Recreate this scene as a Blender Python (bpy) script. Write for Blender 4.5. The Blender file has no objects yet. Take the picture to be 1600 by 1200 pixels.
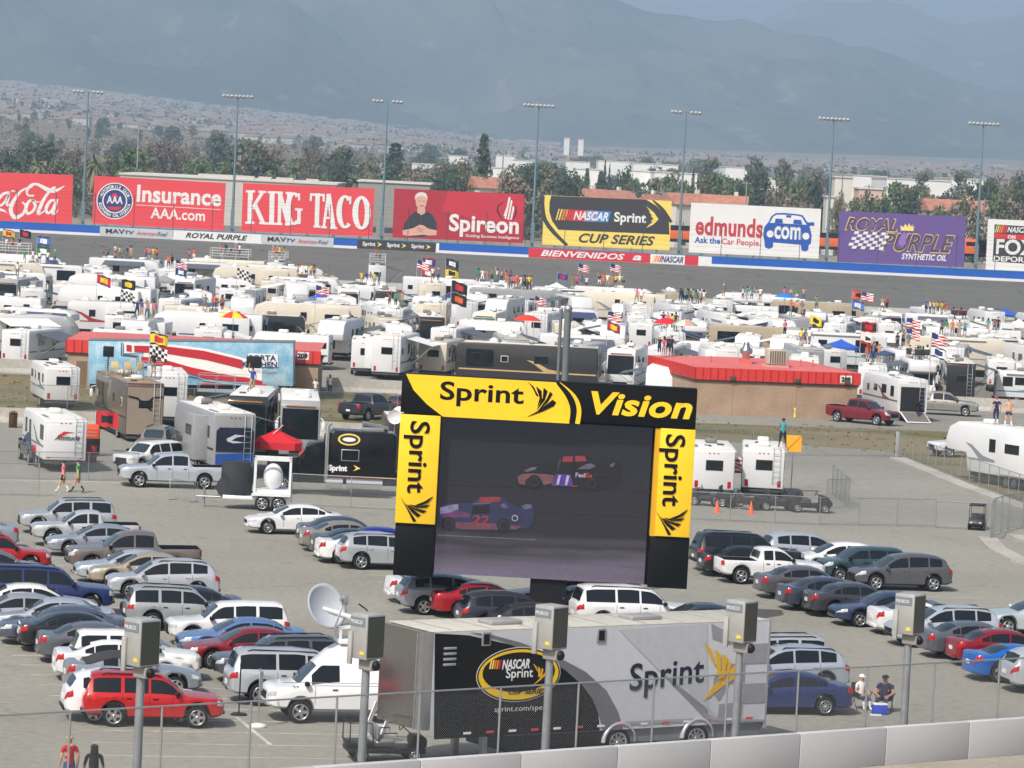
import bpy, bmesh, math, random
from mathutils import Vector, Matrix, noise
R_ = math.radians
PI = math.pi
scene = bpy.context.scene
C = scene.collection

# ------------------------------------------------------------ camera, sky, sun, exposure
FPX = 5800.0                      # focal length in pixels of a 1600 px wide frame
HC = 19.0                         # eye height above the infield
PITCH = math.atan(347 / FPX)
ROLL = R_(2.85)
CAMROT = Matrix.Rotation(PI / 2 - PITCH, 3, 'X') @ Matrix.Rotation(ROLL, 3, 'Z')
cd = bpy.data.cameras.new('camera')
cam = bpy.data.objects.new('camera', cd); C.objects.link(cam)
cam.location = (0, 0, HC); cam.rotation_euler = CAMROT.to_euler()
cd.sensor_width = 36; cd.lens = 36 * FPX / 1600
cd.clip_start = 1; cd.clip_end = 60000
scene.camera = cam
SUN_EL, SUN_AZ = R_(48), R_(211)
w = bpy.data.worlds.new('World'); scene.world = w; w.use_nodes = True
nt = w.node_tree
sky = nt.nodes.new('ShaderNodeTexSky'); sky.sky_type = 'NISHITA'; sky.sun_disc = False
sky.sun_elevation = SUN_EL; sky.sun_rotation = SUN_AZ
sky.air_density = 0.9; sky.dust_density = 6.0; sky.ozone_density = 0.6; sky.altitude = 300
bg = nt.nodes['Background']; bg.inputs[1].default_value = 0.12
nt.links.new(sky.outputs[0], bg.inputs[0])
sl = bpy.data.lights.new('sun', 'SUN'); sl.energy = 4.2; sl.angle = R_(0.5); sl.color = (1, .965, .91)
so = bpy.data.objects.new('sun', sl); C.objects.link(so)
sd = Vector((math.sin(SUN_AZ) * math.cos(SUN_EL), math.cos(SUN_AZ) * math.cos(SUN_EL), math.sin(SUN_EL)))
so.rotation_euler = sd.to_track_quat('Z', 'Y').to_euler(); so.location = (-100, -100, 200)
scene.view_settings.view_transform = 'Standard'; scene.view_settings.look = 'None'
scene.view_settings.exposure = -0.12; scene.view_settings.gamma = 1
scene.cycles.volume_bounces = 1
scene.cycles.transparent_max_bounces = 24
scene.cycles.max_bounces = 8

# ------------------------------------------------------------ pixel <-> world on the photo's own survey
def ray(px, py):
    return CAMROT @ Vector(((px - 800) / FPX, (600 - py) / FPX, -1))
def G(px, py, z=0.0):             # the point at height z seen there
    d = ray(px, py); t = (z - HC) / d.z
    return Vector((d.x * t, d.y * t, z))
def A(px, py, Y):                 # the point at distance Y seen there
    d = ray(px, py); t = Y / d.y
    return Vector((d.x * t, Y, HC + d.z * t))
CI = CAMROT.transposed()
def proj(p):
    v = CI @ (Vector(p) - Vector((0, 0, HC)))
    return 800 + FPX * v.x / -v.z, 600 - FPX * v.y / -v.z

# ------------------------------------------------------------ materials
MATS = {}
def lin(c):
    return tuple(((x / 255) / 12.92 if x / 255 <= .04045 else ((x / 255 + .055) / 1.055) ** 2.4) for x in c)
def mat(col, rough=.6, metal=0.0, coat=0.0, var=.06, scale=3.0, emit=0.0, bump=0.0, spec=.5, name=None):
    key = (col, rough, metal, coat, var, scale, emit, bump, spec)
    if key in MATS: return MATS[key]
    m = bpy.data.materials.new(name or 'paint'); m.use_nodes = True
    n = m.node_tree; b = n.nodes['Principled BSDF']
    b.inputs['Roughness'].default_value = rough; b.inputs['Metallic'].default_value = metal
    b.inputs['Coat Weight'].default_value = coat; b.inputs['Coat Roughness'].default_value = .06
    b.inputs['Specular IOR Level'].default_value = spec
    tc = n.nodes.new('ShaderNodeTexCoord'); nz = n.nodes.new('ShaderNodeTexNoise')
    nz.inputs['Scale'].default_value = scale; nz.inputs['Detail'].default_value = 5
    n.links.new(tc.outputs['Object'], nz.inputs['Vector'])
    mr = n.nodes.new('ShaderNodeMapRange'); mr.inputs[1].default_value = .3; mr.inputs[2].default_value = .7
    mr.inputs[3].default_value = 1 - var; mr.inputs[4].default_value = 1 + var
    n.links.new(nz.outputs['Fac'], mr.inputs[0])
    hs = n.nodes.new('ShaderNodeHueSaturation'); hs.inputs['Color'].default_value = (*col, 1)
    n.links.new(mr.outputs[0], hs.inputs['Value'])
    n.links.new(hs.outputs[0], b.inputs['Base Color'])
    if emit:
        n.links.new(hs.outputs[0], b.inputs['Emission Color']); b.inputs['Emission Strength'].default_value = emit
    if bump:
        bp = n.nodes.new('ShaderNodeBump'); bp.inputs['Strength'].default_value = bump; bp.inputs['Distance'].default_value = .05
        n.links.new(nz.outputs['Fac'], bp.inputs['Height']); n.links.new(bp.outputs[0], b.inputs['Normal'])
    MATS[key] = m
    return m
def rgb(*c, **k): return mat(lin(c), **k)
def ground_mat(name, c1, c2, s1, s2, rough=.95, streak=None, c3=None, f3=.5, grain=.12):
    """two tones mixed by large noise, fine grain on top"""
    m = bpy.data.materials.new(name); m.use_nodes = True
    n = m.node_tree; b = n.nodes['Principled BSDF']; b.inputs['Roughness'].default_value = rough
    b.inputs['Specular IOR Level'].default_value = .2
    tc = n.nodes.new('ShaderNodeTexCoord')
    mp = n.nodes.new('ShaderNodeMapping'); n.links.new(tc.outputs['Object'], mp.inputs[0])
    if streak: mp.inputs['Scale'].default_value = streak
    a = n.nodes.new('ShaderNodeTexNoise'); a.inputs['Scale'].default_value = s1; a.inputs['Detail'].default_value = 6
    g = n.nodes.new('ShaderNodeTexNoise'); g.inputs['Scale'].default_value = s2; g.inputs['Detail'].default_value = 4
    n.links.new(mp.outputs[0], a.inputs['Vector']); n.links.new(tc.outputs['Object'], g.inputs['Vector'])
    r1 = n.nodes.new('ShaderNodeValToRGB'); r1.color_ramp.elements[0].position = .35; r1.color_ramp.elements[1].position = .65
    r1.color_ramp.elements[0].color = (*c1, 1); r1.color_ramp.elements[1].color = (*c2, 1)
    if c3:
        e = r1.color_ramp.elements.new(f3); e.color = (*c3, 1)
    n.links.new(a.outputs['Fac'], r1.inputs[0])
    mr = n.nodes.new('ShaderNodeMapRange'); mr.inputs[1].default_value = .3; mr.inputs[2].default_value = .7
    mr.inputs[3].default_value = 1 - grain; mr.inputs[4].default_value = 1 + grain
    n.links.new(g.outputs['Fac'], mr.inputs[0])
    hs = n.nodes.new('ShaderNodeHueSaturation'); n.links.new(r1.outputs[0], hs.inputs['Color']); n.links.new(mr.outputs[0], hs.inputs['Value'])
    n.links.new(hs.outputs[0], b.inputs['Base Color'])
    return m

# ------------------------------------------------------------ mesh building
class MB:
    def __init__(s): s.v, s.f, s.mi, s.sm = [], [], [], []
    def add(s, vs, fs, m=0, smooth=False, M=None):
        o = len(s.v)
        s.v += [(M @ Vector(v)) if M else Vector(v) for v in vs]
        for f in fs: s.f.append([i + o for i in f]); s.mi.append(m); s.sm.append(smooth)
        return s
    def box(s, x0, x1, y0, y1, z0, z1, m=0, M=None, bev=0.0):
        if bev:
            bm = bmesh.new(); bmesh.ops.create_cube(bm, size=1)
            bmesh.ops.transform(bm, matrix=Matrix.Translation(((x0+x1)/2, (y0+y1)/2, (z0+z1)/2)) @ Matrix.Diagonal((x1-x0, y1-y0, z1-z0, 1)), verts=bm.verts)
            bmesh.ops.bevel(bm, geom=bm.edges[:], offset=bev, segments=2, affect='EDGES', profile=.5)
            s.bm(bm, m, True, M); return s
        v = [(x, y, z) for x in (x0, x1) for y in (y0, y1) for z in (z0, z1)]
        return s.add(v, [(0,1,3,2),(4,6,7,5),(0,4,5,1),(2,3,7,6),(0,2,6,4),(1,5,7,3)], m, False, M)
    def bm(s, bm, m=0, smooth=False, M=None):
        bm.verts.index_update()
        s.add([v.co.copy() for v in bm.verts], [[v.index for v in f.verts] for f in bm.faces], m, smooth, M); bm.free()
    def tube(s, pts, r, n=8, m=0, M=None, cap=True, smooth=True):
        pts = [Vector(p) for p in pts]; rs = r if isinstance(r, (list, tuple)) else [r] * len(pts)
        vs, fs = [], []; ref = None
        for i, p in enumerate(pts):
            d = (pts[min(i+1, len(pts)-1)] - pts[max(i-1, 0)]).normalized()
            if ref is None: ref = Vector((0,0,1)) if abs(d.z) < .9 else Vector((1,0,0))
            a = d.cross(ref).normalized(); b = d.cross(a).normalized(); ref = a.cross(d) if False else ref
            for k in range(n):
                t = 2*PI*k/n; vs.append(p + a*(rs[i]*math.cos(t)) + b*(rs[i]*math.sin(t)))
        for i in range(len(pts)-1):
            for k in range(n): fs.append((i*n+k, i*n+(k+1)%n, (i+1)*n+(k+1)%n, (i+1)*n+k))
        s.add(vs, fs, m, smooth, M)
        if cap: s.add(vs[:n], [list(range(n))[::-1]], m, False, M); s.add(vs[-n:], [list(range(n))], m, False, M)
        return s
    def prism(s, poly, h0, h1, m=0, M=None, axis='z', bev=0.0):
        """polygon extruded along an axis; poly in the other two axes (xy / xz / yz)"""
        def pt(a, b, c): return (a, b, c) if axis == 'z' else ((a, c, b) if axis == 'y' else (c, a, b))
        n = len(poly)
        vs = [pt(a, b, h0) for a, b in poly] + [pt(a, b, h1) for a, b in poly]
        fs = [list(range(n)), list(range(n, 2*n))[::-1]] + [(i, (i+1) % n, (i+1) % n + n, i+n) for i in range(n)]
        bm = bmesh.new(); bv = [bm.verts.new(v) for v in vs]
        for f in fs: bm.faces.new([bv[i] for i in f])
        bmesh.ops.recalc_face_normals(bm, faces=bm.faces)
        if bev: bmesh.ops.bevel(bm, geom=bm.edges[:], offset=bev, segments=2, affect='EDGES', profile=.5)
        s.bm(bm, m, bool(bev), M); return s
    def sphere(s, c, r, m=0, M=None, seg=12, ring=8, sc=(1,1,1), half=False):
        vs, fs = [], []
        for i in range(ring+1):
            t = (PI/2 if half else PI) * i/ring
            for k in range(seg):
                a = 2*PI*k/seg
                vs.append((c[0]+r*sc[0]*math.sin(t)*math.cos(a), c[1]+r*sc[1]*math.sin(t)*math.sin(a), c[2]+r*sc[2]*math.cos(t)))
        for i in range(ring):
            for k in range(seg): fs.append((i*seg+k, (i+1)*seg+k, (i+1)*seg+(k+1)%seg, i*seg+(k+1)%seg))
        return s.add(vs, fs, m, True, M)
    def grid(s, rows, m=0, smooth=True, M=None, mf=None, closed=False):
        nr, nc = len(rows), len(rows[0]); o = len(s.v)
        s.v += [(M @ Vector(p)) if M else Vector(p) for r in rows for p in r]
        for i in range(nr-1):
            for j in range(nc if closed else nc-1):
                j2 = (j+1) % nc
                s.f.append([o+i*nc+j, o+i*nc+j2, o+(i+1)*nc+j2, o+(i+1)*nc+j])
                s.mi.append(mf(i, j) if mf else m); s.sm.append(smooth)
        return s
    def wheel_shape(s, prof, n=20, m=0, M=None):   # lathe about the Y axis; prof = [(radius, y)]
        rows = [[(r*math.cos(2*PI*k/n), y, r*math.sin(2*PI*k/n)) for k in range(n)] for r, y in prof]
        return s.grid(rows, m, True, M, closed=True)
    def lathe(s, prof, n=16, m=0, M=None):         # about Z; prof = [(radius, z)]
        rows = [[(r*math.cos(2*PI*k/n), r*math.sin(2*PI*k/n), z) for k in range(n)] for r, z in prof]
        return s.grid(rows, m, True, M, closed=True)
    def mesh(s, name, mats, fix=True):
        me = bpy.data.meshes.new(name)
        me.from_pydata([tuple(v) for v in s.v], [], s.f)
        for m in (mats if isinstance(mats, (list, tuple)) else [mats]): me.materials.append(m)
        me.polygons.foreach_set('material_index', s.mi); me.polygons.foreach_set('use_smooth', s.sm)
        if fix:
            bm = bmesh.new(); bm.from_mesh(me); bmesh.ops.recalc_face_normals(bm, faces=bm.faces); bm.to_mesh(me); bm.free()
        me.update()
        return me
    def build(s, name, mats, parent=None, loc=None, fix=True):
        return link(name, s.mesh(name, mats, fix), parent, loc)
def link(name, me, parent=None, loc=None, rot=None, M=None):
    o = bpy.data.objects.new(name, me); C.objects.link(o)
    if parent: o.parent = parent
    if loc is not None: o.location = loc
    if rot is not None: o.rotation_euler = rot
    if M is not None: o.matrix_local = M
    return o
def tag(o, label=None, cat=None, group=None, kind=None):
    if label: o['label'] = label
    if cat: o['category'] = cat
    if group: o['group'] = group
    if kind: o['kind'] = kind
    return o
def thing(name, label, cat, loc=(0,0,0), rz=0.0, group=None):
    o = bpy.data.objects.new(name, None); C.objects.link(o); o.empty_display_size = .3
    o.location = loc; o.rotation_euler = (0, 0, rz)
    return tag(o, label, cat, group)
def tree_of(o):
    """an object with its children, read once so that copies stay quick"""
    return (o, [tree_of(c) for c in o.children])
def copy_tree(tr, parent=None):
    c = tr[0].copy(); C.objects.link(c)
    if parent: c.parent = parent
    for ch in tr[1]: copy_tree(ch, c)
    return c
def setmat(o, i, m):
    o.material_slots[i].link = 'OBJECT'; o.material_slots[i].material = m
ORD = ['zeroth','first','second','third','fourth','fifth','sixth','seventh','eighth','ninth','tenth','eleventh','twelfth','thirteenth','fourteenth','fifteenth','sixteenth','seventeenth','eighteenth','nineteenth','twentieth']
def plane_frame(o, ux, uz):
    """matrix whose local x runs along ux, z along uz (y points out of the back)"""
    ux = Vector(ux).normalized(); uz = (Vector(uz) - ux * ux.dot(Vector(uz))).normalized(); uy = uz.cross(ux)
    m = Matrix((ux, uy, uz)).transposed().to_4x4(); m.translation = Vector(o); return m

# lettering: flat solid letters standing in the local xz plane (front towards -y)
def text_mesh(s, size=1.0, depth=.01, bold=0.0, shear=0.0, sx=1.0, align='LEFT', space=1.0, width=None):
    cu = bpy.data.curves.new('letters', 'FONT'); cu.body = s; cu.size = size; cu.extrude = depth
    cu.offset = bold; cu.shear = shear; cu.align_x = 'LEFT'; cu.space_character = space; cu.resolution_u = 4
    o = bpy.data.objects.new('letters', cu); C.objects.link(o)
    bpy.context.view_layer.update()
    me = bpy.data.meshes.new_from_object(o.evaluated_get(bpy.context.evaluated_depsgraph_get()))
    bpy.data.objects.remove(o); bpy.data.curves.remove(cu)
    xs = [v.co.x for v in me.vertices]
    x0, x1 = min(xs), max(xs)
    k = (width / (x1 - x0)) if width else sx
    off = x0 if align == 'LEFT' else ((x0 + x1) / 2 if align == 'CENTER' else x1)
    for v in me.vertices: v.co = ((v.co.x - off) * k, -v.co.z, v.co.y)
    return me
def text(s, name, m, parent, x, z, y=0.0, M=None, rot=0.0, **k):
    me = text_mesh(s, **k); me.name = name; me.materials.clear(); me.materials.append(m)
    o = link(name, me, parent)
    o.matrix_local = (M or Matrix()) @ Matrix.Translation((x, y, z)) @ Matrix.Rotation(rot, 4, 'Y')
    return o
WHITE = mat((.80,.80,.79), rough=.35, var=.03, name='white_paint')
BLACK = mat((.010,.010,.011), rough=.5, spec=.25, name='black_paint')
RUBBER = mat((.016,.016,.017), rough=.85, spec=.2, name='rubber')
STEEL = mat((.42,.44,.45), rough=.45, metal=.7, name='galvanised_steel')
CHROME = mat((.75,.76,.78), rough=.15, metal=1.0, var=.02, name='chrome')
GLASS = mat((.008,.011,.014), rough=.05, var=.02, spec=.5, name='dark_glass')
TEAL = mat((.07,.2,.18), rough=.07, var=.3, scale=1.2, spec=.8, name='teal_glass')
GREY = mat((.30,.31,.32), rough=.6, name='grey_paint')
# ------------------------------------------------------------ ground, track, town slope, mountains, haze
def fbm(x, y, oct=5, s=0.0):
    return noise.fractal(Vector((x, y, s)), .9, 2.1, oct)
def land_z(x, y):
    if y < 900: return 0.0
    t = (y - 900) / 5600.0
    px = 800 + FPX * x / max(y, 1)
    # the valley floor climbs slowly to the foot of the hills
    top = 112 - 60 * min(1, max(0, (px - 0) / 800.0)) + 14 * min(1, max(0, (px - 800) / 800))
    return top * max(0, min(1, t)) ** 1.25
def weather(m, crack=.90, s=(.05,.11,1), spots=.84):
    """hairline cracks and oil spots on worn asphalt"""
    n = m.node_tree; b = n.nodes['Principled BSDF']; src = b.inputs['Base Color'].links[0].from_socket
    tc = n.nodes.new('ShaderNodeTexCoord'); nz = n.nodes.new('ShaderNodeTexNoise'); nz.inputs['Scale'].default_value = .5; nz.inputs['Detail'].default_value = 6
    n.links.new(tc.outputs['Object'], nz.inputs['Vector'])
    vm = n.nodes.new('ShaderNodeVectorMath'); vm.operation = 'MULTIPLY_ADD'; vm.inputs[1].default_value = (4, 4, 0); n.links.new(nz.outputs['Color'], vm.inputs[0]); n.links.new(tc.outputs['Object'], vm.inputs[2])
    mp = n.nodes.new('ShaderNodeMapping'); mp.inputs['Scale'].default_value = s; mp.inputs['Rotation'].default_value = (0, 0, .25); n.links.new(vm.outputs[0], mp.inputs[0])
    vo = n.nodes.new('ShaderNodeTexVoronoi'); vo.feature = 'DISTANCE_TO_EDGE'; vo.inputs['Scale'].default_value = 1; n.links.new(mp.outputs[0], vo.inputs['Vector'])
    mr = n.nodes.new('ShaderNodeMapRange'); mr.inputs[1].default_value = .002; mr.inputs[2].default_value = .012; mr.inputs[3].default_value = crack; mr.inputs[4].default_value = 1; n.links.new(vo.outputs['Distance'], mr.inputs[0])
    sp = n.nodes.new('ShaderNodeTexVoronoi'); sp.inputs['Scale'].default_value = .42; n.links.new(vm.outputs[0], sp.inputs['Vector'])
    sr = n.nodes.new('ShaderNodeMapRange'); sr.inputs[1].default_value = .05; sr.inputs[2].default_value = .22; sr.inputs[3].default_value = spots; sr.inputs[4].default_value = 1; n.links.new(sp.outputs['Distance'], sr.inputs[0])
    mu = n.nodes.new('ShaderNodeMath'); mu.operation = 'MULTIPLY'; n.links.new(mr.outputs[0], mu.inputs[0]); n.links.new(sr.outputs[0], mu.inputs[1])
    hs = n.nodes.new('ShaderNodeHueSaturation'); n.links.new(src, hs.inputs['Color']); n.links.new(mu.outputs[0], hs.inputs['Value']); n.links.new(hs.outputs[0], b.inputs['Base Color'])
def build_land():
    ys = [-80, -40, 0, 40, 80, 120, 200, 300, 400, 500, 600, 700, 800, 900] + [900 + 5600 * (i / 60) ** 1.0 for i in range(1, 61)] + [7500, 9000, 12500]
    rows = []
    for y in ys:
        hw = max(220, y * .19 + 60)
        rows.append([(hw * (i / 40 * 2 - 1), y, land_z(hw * (i / 40 * 2 - 1), y) - .02) for i in range(41)])
    m = ground_mat('dry_earth', (.16,.125,.085), (.26,.215,.155), .02, .6)
    o = MB().grid(rows).build('ground', m); tag(o, kind='structure')
    # asphalt of the lot and the camping field, laid as thin sheets
    asph = ground_mat('old_asphalt', (.262,.252,.215), (.306,.294,.253), .06, 3.0, rough=.9)
    weather(asph)
    sheet([(-80, 60), (80, 60), (80, 206), (-80, 206)], .0, 'parking_lot', asph)
    return asph
def sheet(poly, z, name, m):
    poly = [(p[0], p[1]) for p in poly]
    bm = MB(); bm.add([(x, y, z) for x, y in poly] + [(x, y, z - .003) for x, y in poly],
        [list(range(len(poly))), list(range(len(poly), 2*len(poly)))[::-1]] + [(i, (i+1) % len(poly), (i+1) % len(poly) + len(poly), i + len(poly)) for i in range(len(poly))])
    o = bm.build(name, m); tag(o, kind='structure'); return o
ASPHALT = build_land()
road_m = ground_mat('road_asphalt', (.24,.234,.20), (.285,.277,.24), .05, 2.0); weather(road_m, .86, (.03,.09,1), .94)
grass_m = ground_mat('dry_grass', (.23,.185,.10), (.105,.11,.04), .16, 2.5, streak=(.35,1,1), c3=(.19,.16,.08))
conc_m = ground_mat('pale_concrete', (.36,.34,.31), (.44,.42,.38), .3, 3.0)
# the strip of grass and service road between the lot and the campers
ROADY = 244.0
sheet([(-80, 206.0), (80, 206.0), (80, 330), (-80, 330)], .0, 'service_road', road_m)
sheet([(-80, 246), (-17, 246), (-17, 262), (-9, 262), (-9, 297), (-80, 297)], .004, 'grass_verge', grass_m)
sheet([(-8.5, 246), (1, 252), (1, 282), (-8.5, 282)], .004, 'grass_verge', grass_m)
sheet([(11, 262), (20, 262), (33, 260), (60, 258), (60, 285), (30, 284), (11, 279)], .004, 'grass_verge', grass_m)
camp_m = ground_mat('camp_asphalt', (.17,.155,.13), (.24,.22,.19), .08, 2.0)
sheet([(-140, 330.3), (140, 330.3), (140, 560), (-140, 560)], .0, 'camping_field', camp_m)

# banked back straight: flat apron, 11 degree banking, outer wall, berm
WY = 668.0                        # distance of the outer wall
def tz(y):                        # height of the track surface
    return 0.0 if y < 640 else (y - 640) * math.tan(R_(4.1))
WZ = tz(WY)
def build_track():
    m = bpy.data.materials.new('track_asphalt'); m.use_nodes = True
    n = m.node_tree; b = n.nodes['Principled BSDF']; b.inputs['Roughness'].default_value = .8
    tc = n.nodes.new('ShaderNodeTexCoord'); mp = n.nodes.new('ShaderNodeMapping'); mp.inputs['Scale'].default_value = (.02, .35, 1)
    n.links.new(tc.outputs['Object'], mp.inputs[0])
    a = n.nodes.new('ShaderNodeTexNoise'); a.inputs['Scale'].default_value = 1; a.inputs['Detail'].default_value = 6
    n.links.new(mp.outputs[0], a.inputs['Vector'])
    r = n.nodes.new('ShaderNodeValToRGB'); r.color_ramp.elements[0].position = .3; r.color_ramp.elements[1].position = .7
    r.color_ramp.elements[0].color = (.125,.118,.10, 1); r.color_ramp.elements[1].color = (.165,.155,.132, 1)
    n.links.new(a.outputs['Fac'], r.inputs[0])
    # sealed cracks wandering over the asphalt
    mp2 = n.nodes.new('ShaderNodeMapping'); mp2.inputs['Scale'].default_value = (.07, .16, 1)
    mp2.inputs['Rotation'].default_value = (0, 0, .15)
    nz = n.nodes.new('ShaderNodeTexNoise'); nz.inputs['Scale'].default_value = .35; nz.inputs['Detail'].default_value = 5
    n.links.new(tc.outputs['Object'], nz.inputs['Vector'])
    vm = n.nodes.new('ShaderNodeVectorMath'); vm.operation = 'MULTIPLY_ADD'; vm.inputs[1].default_value = (5, 5, 0)
    n.links.new(nz.outputs['Color'], vm.inputs[0]); n.links.new(tc.outputs['Object'], vm.inputs[2])
    n.links.new(vm.outputs[0], mp2.inputs[0])
    vo = n.nodes.new('ShaderNodeTexVoronoi'); vo.feature = 'DISTANCE_TO_EDGE'; vo.inputs['Scale'].default_value = 1
    n.links.new(mp2.outputs[0], vo.inputs['Vector'])
    cr = n.nodes.new('ShaderNodeMapRange'); cr.inputs[1].default_value = .006; cr.inputs[2].default_value = .03
    cr.inputs[3].default_value = .62; cr.inputs[4].default_value = 1
    n.links.new(vo.outputs['Distance'], cr.inputs[0])
    hs = n.nodes.new('ShaderNodeHueSaturation'); n.links.new(r.outputs[0], hs.inputs['Color']); n.links.new(cr.outputs[0], hs.inputs['Value'])
    n.links.new(hs.outputs[0], b.inputs['Base Color'])
    rows = [[(x, y, tz(y) + .004) for x in range(-170, 171, 10)] for y in [548, 580, 610, 640, 645, 650, 655, 660, WY + .5]]
    tag(MB().grid(rows).build('race_track', m), kind='structure')
    berm = ground_mat('berm_earth', (.22,.18,.13), (.27,.23,.17), .1, 2)
    rows = [[(x, y, z) for x in range(-170, 171, 10)] for y, z in [(WY+.5, WZ-.05), (WY+6, WZ+.3), (WY+30, WZ+.2), (WY+60, 0), (WY+120, .0)]]
    tag(MB().grid(rows).build('berm', berm), kind='structure')
build_track()

def ridge_interp(tab, px):
    for (a, b), (c, d) in zip(tab, tab[1:]):
        if px <= c: return b + (d - b) * (px - a) / (c - a)
    return tab[-1][1]
def build_mountain(name, tab, y_foot, y_ridge, seed, col):
    """a range whose skyline follows the survey table; the slopes are folded by ridged noise"""
    nx, ny = 340, 90
    rows = []
    for j in range(ny + 1):
        t = j / ny; y = y_foot + (y_ridge - y_foot) * t
        row = []
        for i in range(nx + 1):
            px = -340 + 2280 * i / nx
            ztop = A(px, ridge_interp(tab, px), y_ridge).z
            ray_x = (px - 800) / FPX * y
            zb = land_z(ray_x, min(y, 6500)) - 6
            f = t ** 1.15
            n1 = noise.ridged_multi_fractal(Vector((ray_x / 620, y / 900 + seed, seed)), 1.0, 2.1, 6, 1.0, 2.0)
            n2 = fbm(ray_x / 160, y / 220, 5, seed)
            env = math.sin(PI * min(1, t) ** .9) if t < 1 else 0
            z = zb + (ztop - zb) * f + env * ((n1 - 1.2) * 120 + n2 * 26) * (ztop - zb) / 430
            if t >= 1: z = ztop + n2 * 3
            row.append((ray_x, y, max(z, zb)))
        rows.append(row)
    rows.append([(x, y + 900, -6) for x, y, z in rows[-1]])
    m = ground_mat(name + '_scrub', (.034,.04,.026), (.095,.088,.058), .0022, .012, rough=1, c3=(.062,.062,.042))
    n = m.node_tree; b = n.nodes['Principled BSDF']; b.inputs['Specular IOR Level'].default_value = 0
    src = b.inputs['Base Color'].links[0].from_socket                     # bare scars of pale earth
    tc = n.nodes.new('ShaderNodeTexCoord'); mp = n.nodes.new('ShaderNodeMapping'); mp.inputs['Scale'].default_value = (.011, .005, .014)
    n.links.new(tc.outputs['Object'], mp.inputs[0])
    v = n.nodes.new('ShaderNodeTexNoise'); v.inputs['Scale'].default_value = 1; v.inputs['Detail'].default_value = 7; v.inputs['Roughness'].default_value = .62
    n.links.new(mp.outputs[0], v.inputs['Vector'])
    mr = n.nodes.new('ShaderNodeMapRange'); mr.inputs[1].default_value = .60; mr.inputs[2].default_value = .67
    n.links.new(v.outputs['Fac'], mr.inputs[0])
    mx = n.nodes.new('ShaderNodeMixRGB'); mx.inputs[2].default_value = (.165,.14,.105,1)
    n.links.new(mr.outputs[0], mx.inputs[0]); n.links.new(src, mx.inputs[1]); n.links.new(mx.outputs[0], b.inputs['Base Color'])
    tag(MB().grid(rows).build(name, m), kind='structure')
MAIN = [(-400,-190),(0,-150),(300,-120),(600,-95),(850,-40),(905,-14),(945,2),(975,14),(1000,20),(1025,21),(1050,25),(1075,31),(1100,32),(1130,29),(1160,37),(1185,50),(1230,53),(1265,58),(1295,72),(1330,73),(1380,88),(1430,108),(1470,124),(1520,138),(1570,143),(1620,150),(1960,185)]
BACK = [(-400,60),(900,60),(1100,58),(1155,38),(1175,26),(1205,8),(1230,1),(1265,1),(1300,3),(1340,-1),(1375,4),(1400,11),(1425,24),(1455,33),(1465,38),(1490,33),(1520,30),(1560,22),(1600,17),(1700,5),(1960,40)]
build_mountain('mountain_range', MAIN, 6300, 8600, 3.7, 0)
build_mountain('mountain_ridge', BACK, 8900, 11200, 9.1, 0)

def build_haze():
    m = bpy.data.materials.new('haze_air'); m.use_nodes = True
    n = m.node_tree; n.nodes.remove(n.nodes['Principled BSDF'])
    v = n.nodes.new('ShaderNodeVolumePrincipled'); v.inputs['Color'].default_value = (.55,.76,.99,1)
    v.inputs['Density'].default_value = HAZE; v.inputs['Anisotropy'].default_value = .0
    n.links.new(v.outputs[0], n.nodes['Material Output'].inputs['Volume'])
    o = MB().box(-6000, 6000, -150, 12900, -30, 1300).build('haze', m); tag(o, kind='stuff')
HAZE = 1.5e-4
build_haze()
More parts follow.
